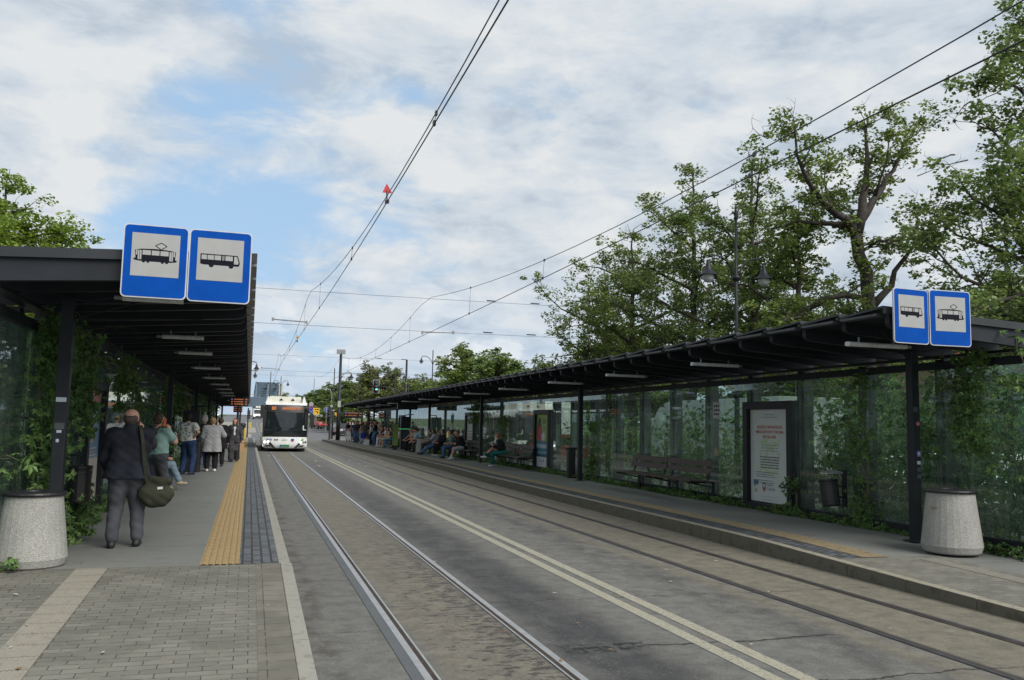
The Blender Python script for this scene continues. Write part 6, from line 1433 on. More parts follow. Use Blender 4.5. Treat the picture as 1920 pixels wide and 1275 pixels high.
    mb = MB(); mb.box(-W2 * .9, W2 * .9, -L_ / 2 - .05, -L_ / 2 + .2, .22, .52); mb.box(-W2 * .55, W2 * .55, -L_ / 2 - .03, -L_ / 2 + .1, .56, .78 if kind == 'van' else .66); mb.build('bumper', M['rubber'], root, local=True, bevel=.02)
    mb = MB(); mb.box(-.26, .26, L_ / 2 + .081, L_ / 2 + .09, .62, .73); mb.build('number_plate', M['white'], root, local=True)
    mb = MB(); mb.box(-W2 * .8, W2 * .8, -L_ / 2 + .3, L_ / 2 - .3, .18, .36); mb.build('underbody', M['rubber'], root, local=True)
    return root
car(gx(599, 140, 1), 140, R(14), M['red_paint'], 'red pickup with a closed rear canopy driving away at the junction', 'pickup', 4.9, 1.85, 1.82, gz(140) + .01, name='pickup_truck')
car(gx(482, 230, 2.5), 230, R(2), M['white_paint'], 'white van coming down the street left of the bus', 'van', 5.8, 2.0, 2.55, gz(230) + .02, name='van')
car(gx(648, 120, 2), 120, R(3), M['white_paint'], 'white minibus seen from behind above the crowd at the end of the right platform', 'minibus', 5.6, 2.0, 2.45, gz(120) + .01, name='minibus')
car(gx(642, 108, 1), 108, R(8), M['dark_paint'], 'dark car standing beside the crowd at the end of the right platform', 'hatch', z=gz(108), name='car')
for px, Yc, pt, lb in ((500, 275, 'dark_paint', 'dark car queuing behind the white van'), (493, 262, 'silver_paint', 'silver car queuing behind the white van')):
    car(gx(px, Yc, 3), Yc, R(2), M[pt], lb, 'hatch', z=gz(Yc) + .02, name='car')
city = city_bus(gx(486, 285, 3.5), 285, 'distant white bus far up the street above the white van', 12, False, 0, gz(285) + .02)
pk = (('red_paint', 14.6, 38.0, 'red car parked behind the glass past the third right post'), ('white_paint', 14.4, 13.2, 'white car parked behind the bushes beside the city notice case'), ('silver_paint', 14.5, 10.6, 'silver car parked behind the bushes beside the right stop sign post'), ('white_paint', 14.6, 8.0, 'white car parked behind the bushes at the right edge'), ('white_paint', 14.6, 16.4, 'white car parked behind the empty benches'), ('red_paint', 14.8, 42.2, 'red car parked behind the glass beside the two seated women'), ('silver_paint', 15.2, 63, 'silver car parked behind the glass far along the right shelter'), ('red_paint', 15.2, 69, 'red car parked behind the glass near the crowd'), ('white_paint', 15.2, 73, 'white car parked behind the glass near the crowd'))
for pt, x, y, lb in pk: car(x, y, R(88), M[pt], lb, group='cars parked behind the right shelter')
# pale building mass far behind the right shelter, seen low through the glass
def building(x0, x1, y0, y1, H, wallm, roofm, label, floors=3, nx=8):
    root = thing('building', label, 'building', ((x0 + x1) / 2, (y0 + y1) / 2, 0)); mb = MB(); mb.box(x0, x1, y0, y1, 0, H); mb.build('wall', wallm, root)
    mb = MB(); mb.hexa([(x0 - .4, y0 - .4, H), (x1 + .4, y0 - .4, H), (x0 - .4, y1 + .4, H), (x1 + .4, y1 + .4, H), (x0 + 1.5, y0 + 2, H + 2.2), (x1 - 1.5, y0 + 2, H + 2.2), (x0 + 1.5, y1 - 2, H + 2.2), (x1 - 1.5, y1 - 2, H + 2.2)]); mb.build('roof', roofm, root)
    for f in range(floors):
        for i in range(nx):
            yy = y0 + (i + .5) * (y1 - y0) / nx; zz = 1.0 + f * (H - .6) / floors
            for xs in ((x0 - .03, x0 + .05), (x1 - .05, x1 + .03)):
                mb = MB(); mb.box(xs[0], xs[1], yy - .5, yy + .5, zz, zz + 1.4); mb.build('window', M['carglass'], root)
building(42, 52, 20, 60, 6.5, mat('orange render', (.42, .26, .17), .8), mat('red tiles', (.28, .09, .05), .8), 'low orange building with red roof glimpsed through the right glass', 2, 10)

# ------------------------------------------------------------------ people: one continuous body surface grown from a smooth field
class Field:
    def __init__(s, h): s.h = h; s.pr = []; s.cuts = []
    def cone(s, a, b, ra, rb=None, k=.03): s.pr.append((Vector(a), Vector(b), ra, ra if rb is None else rb, k)); return s
    def cut(s, p, n): s.cuts.append((Vector(p), Vector(n).normalized())); return s
    def mesh(s, noise=0.0):
        h = s.h; pts = np.array([[*a] for a, *_ in s.pr] + [[*b] for _, b, *_ in s.pr]); rmax = max(max(p[2], p[3]) for p in s.pr)
        lo = pts.min(0) - rmax - 3 * h; hi = pts.max(0) + rmax + 3 * h; N = np.ceil((hi - lo) / h).astype(int) + 1
        ax = [lo[i] + h * np.arange(N[i]) for i in range(3)]; D = np.full(tuple(N), 1.0)
        for a, b, ra, rb, k in s.pr:
            m = max(ra, rb) + k + 3 * h + .02; l = np.minimum(a, b) - m; u = np.maximum(a, b) + m
            i0 = np.maximum(0, np.floor((l - lo) / h).astype(int)); i1 = np.minimum(N, np.ceil((u - lo) / h).astype(int) + 1)
            X = ax[0][i0[0]:i1[0], None, None]; Y = ax[1][None, i0[1]:i1[1], None]; Z = ax[2][None, None, i0[2]:i1[2]]
            ab = b - a; L2 = max(ab.length_squared, 1e-9)
            t = np.clip(((X - a.x) * ab.x + (Y - a.y) * ab.y + (Z - a.z) * ab.z) / L2, 0, 1)
            d = np.sqrt((X - a.x - ab.x * t) ** 2 + (Y - a.y - ab.y * t) ** 2 + (Z - a.z - ab.z * t) ** 2) - (ra + (rb - ra) * t)
            S = D[i0[0]:i1[0], i0[1]:i1[1], i0[2]:i1[2]]; hh = np.maximum(k - np.abs(S - d), 0) / k if k > 0 else 0
            D[i0[0]:i1[0], i0[1]:i1[1], i0[2]:i1[2]] = np.minimum(S, d) - hh * hh * k * .25
        X = ax[0][:, None, None]; Y = ax[1][None, :, None]; Z = ax[2][None, None, :]
        if noise: D = D + noise * (np.sin(X * 31 + Z * 17 + 2 * np.sin(Y * 13)) * np.sin(Z * 38 + X * 9) + .6 * np.sin(Y * 44 + Z * 23 + 1.7 * np.sin(X * 21)))
        for p, n in s.cuts: D = np.maximum(D, (X - p.x) * n.x + (Y - p.y) * n.y + (Z - p.z) * n.z)
        return nets(D, lo, h)
def nets(D, lo, h):
    sg = D < 0; nx, ny, nz = D.shape; c = (nx - 1, ny - 1, nz - 1); acc = np.zeros(c + (3,), np.float32); cnt = np.zeros(c, np.float32)
    def sl(o): return tuple(slice(o[i], o[i] + c[i]) for i in range(3))
    for a0 in range(3):
        o1, o2 = [i for i in range(3) if i != a0]
        for u in (0, 1):
            for v in (0, 1):
                p = [0, 0, 0]; p[o1] = u; p[o2] = v; q = list(p); q[a0] = 1
                d0, d1 = D[sl(p)], D[sl(q)]; m = sg[sl(p)] != sg[sl(q)]; t = np.where(m, d0 / np.where(m, d0 - d1, 1), 0)
                for i in range(3): acc[..., i] += np.where(m, p[i] + (t if i == a0 else 0), 0)
                cnt += m
    msk = cnt > 0; ids = np.full(c, -1, np.int64); ids[msk] = np.arange(msk.sum()); ii = np.argwhere(msk)
    V = (ii + acc[msk] / cnt[msk][:, None]) * h + np.array(lo); Fs = []
    for a0 in range(3):
        o1, o2 = (a0 + 1) % 3, (a0 + 2) % 3
        s0 = [slice(1, -1)] * 3; s0[a0] = slice(0, -1); s1 = list(s0); s1[a0] = slice(1, None)
        A, B = sg[tuple(s0)], sg[tuple(s1)]; e = np.argwhere(A != B)
        if not len(e): continue
        base = e.copy(); base[:, o1] += 1; base[:, o2] += 1; flip = ~A[tuple(e.T)]
        def g(du, dv): q = base.copy(); q[:, o1] -= du; q[:, o2] -= dv; return ids[tuple(q.T)]
        q = np.stack([g(1, 1), g(0, 1), g(0, 0), g(1, 0)], 1); q[flip] = q[flip][:, ::-1]; Fs.append(q)
    return V, np.concatenate(Fs, 0)
def ik(a, b, l1, l2, pole):
    a = Vector(a); b = Vector(b); d = b - a; L_ = min(d.length, (l1 + l2) * .995); d = d.normalized(); b = a + d * L_
    x = (l1 * l1 - l2 * l2 + L_ * L_) / (2 * L_); y = math.sqrt(max(l1 * l1 - x * x, 0)); p = Vector(pole); p = (p - d * p.dot(d)).normalized(); return a + d * x + p * y, b
def person(label, loc, face=0.0, pose='stand', H=1.72, top=None, topkind='short', bottom=None, botkind='trousers', shoes=None, hair='short', hairm=None, skin='skin', fat=1.0, lean=0.0, handR=None, handL=None, poleR=None, poleL=None,
           footR=None, footL=None, headdir=(0, 1, 0), headup=(0, 0, 1), cell=.016, loose=.02, group=None, hem=-.12, sock=None, side=0.0, seat=.47):
    s = H / 1.74; root = thing('person', label, 'person', loc, face, group); V3 = Vector
    pz = .93 if pose != 'sit' else seat / s + .10; Pv = V3((side, 0, pz)) * s
    la = lean; td = V3((0, math.sin(la), math.cos(la))); C = Pv + td * .32 * s; Nk = Pv + td * .52 * s
    hf = V3(headdir).normalized(); hu = V3(headup); hu = (hu - hf * hu.dot(hf)).normalized(); hr = hf.cross(hu)
    Hd = Nk + (td * .045 + hu * .085 + hf * .025) * s
    hipR, hipL = Pv + V3((.092, 0, -.02)) * s, Pv + V3((-.092, 0, -.02)) * s
    fR = V3(footR or ((.10, .0, .085) if pose != 'sit' else (.10, .46, .085))) * s; fL = V3(footL or ((-.10, .0, .085) if pose != 'sit' else (-.10, .46, .085))) * s
    kR, fR = ik(hipR, fR, .43 * s, .43 * s, (.05, 1, .2)); kL, fL = ik(hipL, fL, .43 * s, .43 * s, (-.05, 1, .2))
    sR, sL = Nk + V3((.185 * (.5 + .5 * fat), 0, -.065)) * s, Nk + V3((-.185 * (.5 + .5 * fat), 0, -.065)) * s
    hR = V3(handR) * s if handR else Pv + V3((.25 + .04 * fat, .06, -.06)) * s; hL = V3(handL) * s if handL else Pv + V3((-.25 - .04 * fat, .06, -.06)) * s
    eR, wR = ik(sR, hR, .29 * s, .26 * s, poleR or (.4, -1, -.2)); eL, wL = ik(sL, hL, .29 * s, .26 * s, poleL or (-.4, -1, -.2))
    f = Field(cell); fm = .5 + .5 * fat
    # torso
    def torso(F, inf=0.0, lo=True):
        F.cone(Pv + V3((-.075 * fat, 0, 0)) * s, Pv + V3((.075 * fat, 0, 0)) * s, (.105 * fm + inf) * 1.0 * s, k=.05)
        F.cone(Pv + td * .16 * s + V3((-.065 * fat, .0, 0)) * s, Pv + td * .16 * s + V3((.065 * fat, .0, 0)) * s, (.098 * fat + inf) * s, k=.06)
        F.cone(C + V3((-.085, .005, .0)) * s, C + V3((.085, .005, 0)) * s, (.108 * fm + inf) * s, k=.06)
        F.cone(sR + V3((-.05, 0, 0)) * s, sL + V3((.05, 0, 0)) * s, (.058 + inf) * s, k=.05)
    torso(f)
    f.cone(Nk + td * -.04 * s, Hd - hu * .04 * s, .055 * s, .050 * s, .03)
    # head: skull, jaw, nose, ears
    q = lambda a, b, c_: Hd + (hr * a + hf * b + hu * c_) * s
    f.cone(q(0, -.012, .045), q(0, -.012, .040), .092 * s, k=.02); f.cone(q(0, .015, .03), q(0, .030, -.055), .072 * s, .048 * s, .03)
    f.cone(q(0, .088, .018), q(0, .102, -.012), .010 * s, .014 * s, .012)
    for e in (-1, 1): f.cone(q(e * .080, -.005, .02), q(e * .086, -.012, -.012), .016 * s, .012 * s, .012); f.cone(q(e * .03, .078, .038), q(e * .012, .083, .038), .012 * s, k=.014)
    f.cone(q(-.016, .080, -.045), q(.016, .080, -.045), .009 * s, k=.012)
    # legs
    for hp, kn, ft, sg in ((hipR, kR, fR, 1), (hipL, kL, fL, -1)):
        f.cone(hp, kn, .082 * fm * s, .054 * s, .04); f.cone(kn, kn.lerp(ft, .35), .052 * s, .054 * s, .02); f.cone(kn.lerp(ft, .35), ft, .053 * s, .034 * s, .03)
        fd = (kn - hp); fd.z = 0; fd = V3((sg * .15, 1, 0)).normalized()
        f.cone(ft + V3((0, 0, -.045)) * s - fd * .03 * s, ft + V3((0, 0, -.055)) * s + fd * .13 * s, .034 * s, .026 * s, .03)
    # arms and hands
    for sh, el, wr, sg in ((sR, eR, wR, 1), (sL, eL, wL, -1)):
        f.cone(sh, el, .048 * fm * s, .038 * fm * s, .035); f.cone(el, wr, .038 * fm * s, .025 * s, .025)
        d = (wr - el).normalized(); inw = V3((-sg, .25, 0)); inw = (inw - d * inw.dot(d)).normalized(); sd_ = d.cross(inw) * sg
        f.cone(wr, wr + d * .075 * s, .026 * s, .030 * s, .02); f.cone(wr + d * .03 * s - sd_ * .015 * s, wr + d * .085 * s - sd_ * .018 * s, .02 * s, k=.015); f.cone(wr + d * .03 * s + sd_ * .015 * s, wr + d * .085 * s + sd_ * .018 * s, .02 * s, k=.015)
        fr = max(.0085, cell * .62) * s
        for i, (o, l) in enumerate(((-.030, .062), (-.010, .074), (.010, .070), (.030, .054))):
            b0 = wr + d * .085 * s + sd_ * o * s; b1 = b0 + (d * .6 + inw * .22).normalized() * l * .5 * s; b2 = b1 + (d * .45 + inw * .6).normalized() * l * .5 * s
            f.cone(b0, b1, fr, fr * .95, .006); f.cone(b1, b2, fr * .95, fr * .8, .004)
        t0 = wr + d * .025 * s - sd_ * .028 * s; t1 = t0 + (d * .7 - sd_ * .8).normalized() * .035 * s; f.cone(t0, t1, fr * 1.15, fr, .012); f.cone(t1, t1 + (d + inw * .4).normalized() * .03 * s, fr, fr * .8, .004)
    V, Fc = f.mesh(); cen = V[Fc].mean(1); mi = np.zeros(len(Fc), np.int32)
    for (a, b, c_, r_, m_) in ((.031, .078, .020, .013, 1), (-.031, .078, .020, .013, 1), (0, .082, -.045, .021, 2)):
        p = np.array(q(a, b, c_)); dd = cen - p; dd = dd if m_ == 1 else dd * np.array([1, 1, 1]); mi[np.linalg.norm(dd, axis=1) < r_ * s + (.003 if cell > .012 else 0)] = m_
    link('body', raw_mesh('body', V, Fc, [M[skin], M['eye'], M['lip']], mi, True), root)
    def part(nm, F, mt, noise=0.0):
        V, Fc = F.mesh(noise); return link(nm, raw_mesh(nm, V, Fc, [mt], None, True), root)
    if shoes:
        for hp, kn, ft, sg in ((hipR, kR, fR, 1), (hipL, kL, fL, -1)):
            F = Field(min(cell, .014)); fd = V3((sg * .15, 1, 0)).normalized(); F.cone(ft + V3((0, 0, -.045)) * s - fd * .035 * s, ft + V3((0, 0, -.050)) * s + fd * .14 * s, .046 * s, .036 * s, .03); F.cone(ft, ft + V3((0, 0, -.03)) * s, .044 * s, k=.03); F.cut((0, 0, ft.z - .088 * s), (0, 0, -1)); F.cut(ft + V3((0, 0, .015)) * s, (0, 0, 1)); part('shoe', F, shoes)
            if sock: F = Field(cell); F.cone(ft, ft.lerp(kn, .3), .040 * s, .046 * s, .02); F.cut(ft.lerp(kn, .28), kn - ft); part('sock', F, sock)
    if bottom:
        F = Field(cell); inf = loose * .8 + .008
        if botkind in ('trousers', 'wide', 'shorts'):
            wd = .035 if botkind == 'wide' else .0
            F.cone(Pv + V3((-.078 * fat, 0, -.01)) * s, Pv + V3((.078 * fat, 0, -.01)) * s, (.108 * fm + inf) * s, k=.04)
            for hp, kn, ft in ((hipR, kR, fR), (hipL, kL, fL)):
                F.cone(hp, kn, (.086 * fm + inf) * s, (.058 + inf + wd) * s, .04)
                if botkind != 'shorts': F.cone(kn, kn.lerp(ft, .90), (.056 + inf + wd) * s, (.046 + inf * .8 + wd * 1.4) * s, .03)
            F.cut(Pv + td * .13 * s, td)
            part('shorts' if botkind == 'shorts' else 'trousers', F, bottom, .0042 if botkind != 'shorts' else 0)
        else:
            kn = (kR + kL) / 2; ft = (fR + fL) / 2; end = kn.lerp(ft, .85 if botkind == 'longskirt' else .05); r1 = .17 if botkind == 'longskirt' else .14
            F.cone(Pv + V3((-.06 * fat, 0, .08)) * s, Pv + V3((.06 * fat, 0, .08)) * s, .11 * fm * s, k=.04)
            if pose == 'sit':
                F.cone(Pv + V3((-.07, 0, 0)) * s, kL + V3((.0, .02, 0)) * s, .14 * s, .10 * s, .06); F.cone(Pv + V3((.07, 0, 0)) * s, kR + V3((0, .02, 0)) * s, .14 * s, .10 * s, .06)
                if botkind == 'longskirt': F.cone(kL, kL.lerp(fL, .7), .10 * s, .11 * s, .06); F.cone(kR, kR.lerp(fR, .7), .10 * s, .11 * s, .06)
            else:
                for o in (-1, 1): F.cone(Pv + V3((o * .06, 0, 0)) * s, end + V3((o * .08, 0, 0)) * s, (.12 * fm) * s, r1 * s, .08)
                F.cut(end, (0, 0, -1))
            F.cut(Pv + td * .14 * s, td); part('skirt', F, bottom, .005)
    if top:
        F = Field(cell); torso(F, loose + .006)
        if topkind in ('coat', 'jacket'):
            l = -.30 if topkind == 'coat' else hem; F.cone(Pv + V3((-.085 * fat, 0, 0)) * s, Pv + V3((-.10 * fat, 0, l)) * s, (.115 * fm + loose) * s, (.115 * fm + loose + .02) * s, .05); F.cone(Pv + V3((.085 * fat, 0, 0)) * s, Pv + V3((.10 * fat, 0, l)) * s, (.115 * fm + loose) * s, (.115 * fm + loose + .02) * s, .05)
            F.cone(Nk - td * .03 * s, Nk + td * .07 * s, (.074 + loose * .4) * s, (.060 + loose * .4) * s, k=.03)
        else: l = hem
        for sh, el, wr in ((sR, eR, wR), (sL, eL, wL)):
            if topkind in ('short',): F.cone(sh, sh.lerp(el, .58), (.056 * fm + loose) * s, (.056 * fm + loose) * s, .035)
            elif topkind != 'none': F.cone(sh, el, (.054 * fm + loose) * s, (.046 * fm + loose) * s, .035); F.cone(el, el.lerp(wr, .93), (.046 * fm + loose) * s, (.034 + loose * .8) * s, .03)
        if pose == 'sit': F.cut(Pv + V3((0, 0, -.105)) * s, (0, 0, -1)) if l > -.2 else None
        else:
            F.cut(Pv + V3((0, 0, l)) * s, (0, 0, -1))
        F.cut(Nk + td * (.075 if topkind == 'jacket' else .03 if topkind == 'coat' else .0) * s, td); part({'coat': 'coat', 'jacket': 'jacket', 'none': 'sleeveless_top', 'short': 'shirt'}.get(topkind, 'sweater'), F, top, .0045 if topkind in ('coat', 'jacket', 'long') else .003)
    if hair != 'none':
        F = Field(min(cell, .014)); hm = hairm
        if hair == 'fringe': F.cone(q(0, -.040, .010), q(0, -.035, .0), .090 * s, .082 * s, k=.02); F.cut(q(0, 0, .092), hu - hf * .5); F.cut(q(0, 0, -.07), -hu)
        else:
            F.cone(q(0, -.024, .062), q(0, -.028, .050), .095 * s, .096 * s, .02); F.cone(q(0, -.045, .03), q(0, -.05, -.02), .085 * s, .065 * s, .03)
            if hair == 'short': F.cut(q(0, 0, -.045), -hu)
            if hair in ('long', 'wavy'):
                for e in (-1, 1): F.cone(q(e * .055, -.02, .02), Nk + V3((e * .07, -.04, -.12)) * s, .058 * s, .045 * s, .03)
                F.cone(q(0, -.05, .0), Nk + V3((0, -.085, -.16)) * s - td * 0, .075 * s, .055 * s, .03)
            if hair == 'bob':
                for e in (-1, 1): F.cone(q(e * .055, -.01, .02), q(e * .062, .0, -.075), .050 * s, .045 * s, .03)
                F.cone(q(0, -.05, .0), q(0, -.055, -.08), .07 * s, .06 * s, .03)
            if hair == 'bun': F.cone(q(0, -.10, .07), q(0, -.12, .055), .042 * s, k=.02); F.cone(q(.03, -.09, .09), q(.05, -.11, .07), .02 * s, k=.02)
            if hair == 'fluffy': F.cone(q(0, -.02, .075), q(0, -.03, .04), .105 * s, k=.02); F.cone(q(-.04, -.05, .0), q(.04, -.05, .0), .075 * s, k=.03); F.cone(q(0, -.05, -.03), q(0, -.05, -.07), .07 * s, .055 * s, k=.03)
        part('hair', F, hm, .0035)
    root['_j'] = 0; del root['_j']
    return dict(root=root, Pv=Pv, Nk=Nk, Hd=Hd, q=q, wR=wR, wL=wL, sR=sR, sL=sL, s=s, eR=eR, eL=eL, td=td)
def world_of(pn, v): return pn['root'].matrix_basis @ Vector(v)
def fmesh_thing(name, label, cat, F, mt, pn, noise=0.0, smooth=True, group=None):
    """thing held or worn by a person, built in that person's frame and placed in the world"""
    V, Fc = F.mesh(noise); c = V.mean(0); mw = Matrix.Translation(pn['root'].location) @ Matrix.Rotation(pn['root'].rotation_euler.z, 4, 'Z')
    o = link(name, raw_mesh(name, V - c, Fc, [mt], None, smooth)); o.location = mw @ Vector(c); o.rotation_euler = pn['root'].rotation_euler; return tag(o, label, cat, group)
def phone(pn, p, n, label, col='black', up=(0, 0, 1)):
    n = Vector(n).normalized(); u = Vector(up); u = (u - n * u.dot(n)).normalized(); w_ = n.cross(u); mb = MB(); p = Vector(p)
    vs = [w_ * a * .037 + u * b * .075 + n * c_ * .005 for c_ in (-1, 1) for b in (-1, 1) for a in (-1, 1)]; mb.hexa(vs); o = mb.build('phone', M[col] if col in M else col, bevel=.004)
    mw = Matrix.Translation(pn['root'].location) @ Matrix.Rotation(pn['root'].rotation_euler.z, 4, 'Z'); o.location = mw @ p; o.rotation_euler = pn['root'].rotation_euler; return tag(o, label, 'phone')
HB = mat('hair brown', (.055, .032, .020), .7, var=.35, scale=40); HD = mat('hair dark', (.020, .014, .012), .7, var=.35, scale=40); HG = mat('hair grey', (.34, .33, .31), .8, var=.25, scale=40); HBl = mat('hair blond', (.30, .19, .085), .7, var=.3, scale=40); HR = mat('hair auburn', (.10, .028, .018), .7, var=.35, scale=40); HF = mat('hair clipped', (.075, .055, .045), .8, var=.2, scale=60); HLB = mat('hair light brown', (.17, .095, .05), .7, var=.3, scale=40)
denim = fabric('dark denim', (.012, .014, .022), .3, 6, (.026, .029, .040)); greyjean = fabric('grey jeans', (.045, .050, .062), .3, 5, (.085, .088, .098)); lightjean = fabric('light jeans', (.16, .23, .30), .2, 6, (.24, .31, .37)); olive = fabric('olive canvas', (.030, .033, .022), .3, 5, (.045, .048, .032))
mint = fabric('mint jersey', (.21, .33, .31)); navy = fabric('blue trousers', (.028, .055, .13), .2); blackf = fabric('black cloth', (.012, .012, .014), .3); whitef = fabric('white cloth', (.52, .52, .53), .1); greyf = fabric('grey knit', (.30, .305, .31), .22, 110); charcoal = fabric('charcoal cloth', (.045, .045, .050), .3); cream = fabric('cream cloth', (.38, .34, .26), .15); skyf = fabric('light blue cloth', (.24, .38, .50), .12); green = fabric('green trousers', (.010, .11, .10), .2); beige = fabric('beige cloth', (.27, .21, .16), .2); yellowf = fabric('orange yellow cloth', (.50, .25, .05), .1); redf = fabric('wine cloth', (.20, .02, .04), .2); blueb = fabric('blue jeans', (.045, .09, .17), .25, 5, (.08, .14, .23)); greyl = fabric('light grey cloth', (.30, .30, .33), .15); olivef = fabric('khaki cloth', (.10, .095, .07), .2); tealf = fabric('teal cloth', (.12, .22, .22), .2)
def print_fabric():
    s = NT('cloth patterned', .85); v = s.nt.nodes.new('ShaderNodeTexVoronoi'); v.inputs['Scale'].default_value = 20; s.L(s.P, v.inputs[0]); sc = s.nt.nodes.new('ShaderNodeSeparateColor'); s.L(v.outputs['Color'], sc.inputs[0])
    n = s.noise(9, 4); col = s.mix(s.rng(sc.outputs[0], .76, .79), (.60, .59, .55), (.12, .20, .32)); col = s.mix(s.rng(sc.outputs[1], .90, .93), col, (.42, .25, .12)); col = s.mix(s.math('MULTIPLY', s.rng(n, .5, .58), .3), col, (.46, .50, .46)); return s.done(col)
patt = print_fabric()
sh_black = mat('black shoe', (.014, .014, .016), .6); sh_white = mat('white shoe', (.55, .54, .52), .6); sh_red = mat('red sandal', (.26, .06, .05), .6); sh_tan = mat('beige shoe', (.34, .29, .21), .6); sh_navy = mat('navy shoe', (.02, .02, .05), .6)

# --- left platform
man = person('man seen from behind in dark denim jacket and grey jeans, phone at his ear', (-1.40, 11.66, .2), R(2), 'stand', 1.70, denim, 'jacket', greyjean, 'trousers', sh_black, 'fringe', HF, fat=1.14, lean=.06, cell=.011, loose=.034, hem=-.08,
    handR=(.13, .13, 1.43), poleR=(.45, -.1, -1), handL=(-.22, .20, .88), poleL=(-.8, -.5, 0), footR=(.15, .05, .085), footL=(-.13, -.06, .085), headdir=(0.05, 1, -.12))
phone(man, man['q'](.098, .015, -.03), (1, .1, 0), 'black phone held at the ear of the man in the denim jacket', 'black', (0, .35, 1))
F = Field(.011)   # messenger bag on his right hip
F.cone((.24, .0, .82), (.46, -.02, .80), .07, .065, .05); F.cone((.22, -.02, .66), (.46, -.02, .64), .10, .09, .06); F.cone((.28, -.02, .56), (.42, -.02, .56), .085, .075, .05); F.cut((0, 0, .90), (.15, 0, 1))
fmesh_thing('shoulder_bag', 'olive green canvas shoulder bag hanging beside the man in the denim jacket', 'bag', F, olive, man, .006)
bag = [o for o in scene.objects if o.name.startswith('shoulder_bag')][0]
mb = MB(); pts = [Vector(v) for v in ((.235, -.13, .80), (.20, -.165, 1.05), (.17, -.145, 1.25), (.135, -.09, 1.43), (.12, .0, 1.475), (.10, .10, 1.42))]
for a, b in zip(pts, pts[1:]): mb.bar(a, b, .042, .006)
mb.T = Matrix.Identity(4); mw = Matrix.Translation(man['root'].location) @ Matrix.Rotation(man['root'].rotation_euler.z, 4, 'Z')
V = [tuple(bag.matrix_basis.inverted() @ (mw @ Vector(v))) for v in mb.v]; link('strap', raw_mesh('strap', V, mb.f, [olive]), bag)
V = [tuple(bag.matrix_basis.inverted() @ (mw @ Vector(v))) for v in ((.36, -.125, .70), (.42, -.12, .705), (.42, -.12, .735), (.36, -.125, .73))]; link('patch', raw_mesh('patch', V, [(0, 1, 2, 3)], [whitef]), bag)
mnt = person('woman in mint top and black shoulder straps, holding an orange phone to her ear', (-1.62, 17.45, .2), R(-38), 'stand', 1.68, mint, 'short', greyjean, 'trousers', sh_red, 'bun', HB, fat=1.35, cell=.012, loose=.02, hem=-.05,
    handR=(.15, .15, 1.41), poleR=(.55, .0, -1), handL=(-.18, .22, .98), headdir=(.1, 1, -.12), footR=(.12, .03, .085), footL=(-.10, -.03, .085))
phone(mnt, mnt['q'](.105, .035, -.02), (1, .2, 0), 'orange phone held at the ear of the woman in the mint top', mat('orange case', (.50, .12, .05), .4), (0, .3, 1))
F = Field(.012); F.cone((-.07, -.205, 1.32), (.07, -.205, 1.32), .085, .085, .05); F.cone((-.08, -.215, 1.10), (.08, -.215, 1.10), .10, .10, .05); fmesh_thing('backpack', 'dark small backpack worn by the woman in the mint top', 'bag', F, charcoal, mnt, .004)
bp = [o for o in scene.objects if o.name.startswith('backpack')][0]; mb = MB()
for e in (-1, 1):
    pts = [Vector(v) for v in ((e * .10, -.17, 1.33), (e * .115, -.06, 1.425), (e * .12, .06, 1.38), (e * .14, .13, 1.22), (e * .17, .05, 1.1), (e * .12, -.15, 1.05))]
    for a, b in zip(pts, pts[1:]): mb.bar(a, b, .04, .006)
mw = Matrix.Translation(mnt['root'].location) @ Matrix.Rotation(mnt['root'].rotation_euler.z, 4, 'Z'); V = [tuple(bp.matrix_basis.inverted() @ (mw @ Vector(v))) for v in mb.v]; link('strap', raw_mesh('strap', V, mb.f, [blackf]), bp)
person('seated person in light blue jeans with crossed legs behind the woman in mint', (-2.02, 20.8, .2), R(-80), 'sit', 1.68, blackf, 'short', lightjean, 'trousers', sh_tan, 'short', HB, cell=.013, handR=(.05, .35, .72), handL=(-.1, .33, .72), footR=(.05, .62, .20), footL=(-.08, .42, .085), lean=.05)
flo = person('man in white and blue patterned shirt looking up with a hand on his hip', (-1.66, 26.7, .2), R(-28), 'stand', 1.78, patt, 'short', navy, 'trousers', sh_navy, 'short', HD, fat=1.18, cell=.014, loose=.028, hem=-.10, lean=-.06,
    headdir=(-.75, .55, .55), headup=(.2, -.4, 1), handR=(.21, -.04, 1.02), poleR=(1, -.6, .1), handL=(-.27, .04, .86), footR=(.14, .0, .085), footL=(-.14, .0, .085))
person('grey haired person in black seen from behind with a bag strap', (-1.42, 30.6, .2), R(8), 'stand', 1.73, blackf, 'long', navy, 'trousers', sh_black, 'fluffy', HG, fat=1.15, cell=.015, loose=.03, handL=(-.28, .05, .88))
gw = person('woman in a loose light grey knit coat, black leggings and white shoes, seen from behind', (-1.06, 28.3, .2), R(4), 'stand', 1.66, greyf, 'coat', blackf, 'trousers', sh_white, 'bun', HBl, fat=1.30, cell=.014, loose=.036,
    handR=(.13, .24, 1.15), poleR=(1, -.2, -.4), handL=(-.30, .06, .84), headdir=(.45, 1, -.05), footR=(.12, .02, .085), footL=(-.12, .0, .085))
F = Field(.014); F.cone((-.36, .05, .62), (-.36, .12, .60), .09, .08, .05); F.cone((-.34, .02, .50), (-.36, .12, .50), .10, .09, .05); fmesh_thing('handbag', 'dark blue and purple handbag hanging left of the woman in grey knit', 'bag', F, fabric('purple print', (.05, .025, .08), .4, 20, (.02, .04, .08)), gw, .003)
person('person in a long black coat standing behind the woman in grey knit', (-.92, 31.4, .2), R(10), 'stand', 1.66, blackf, 'coat', blackf, 'trousers', sh_black, 'short', HB, cell=.016, loose=.03)
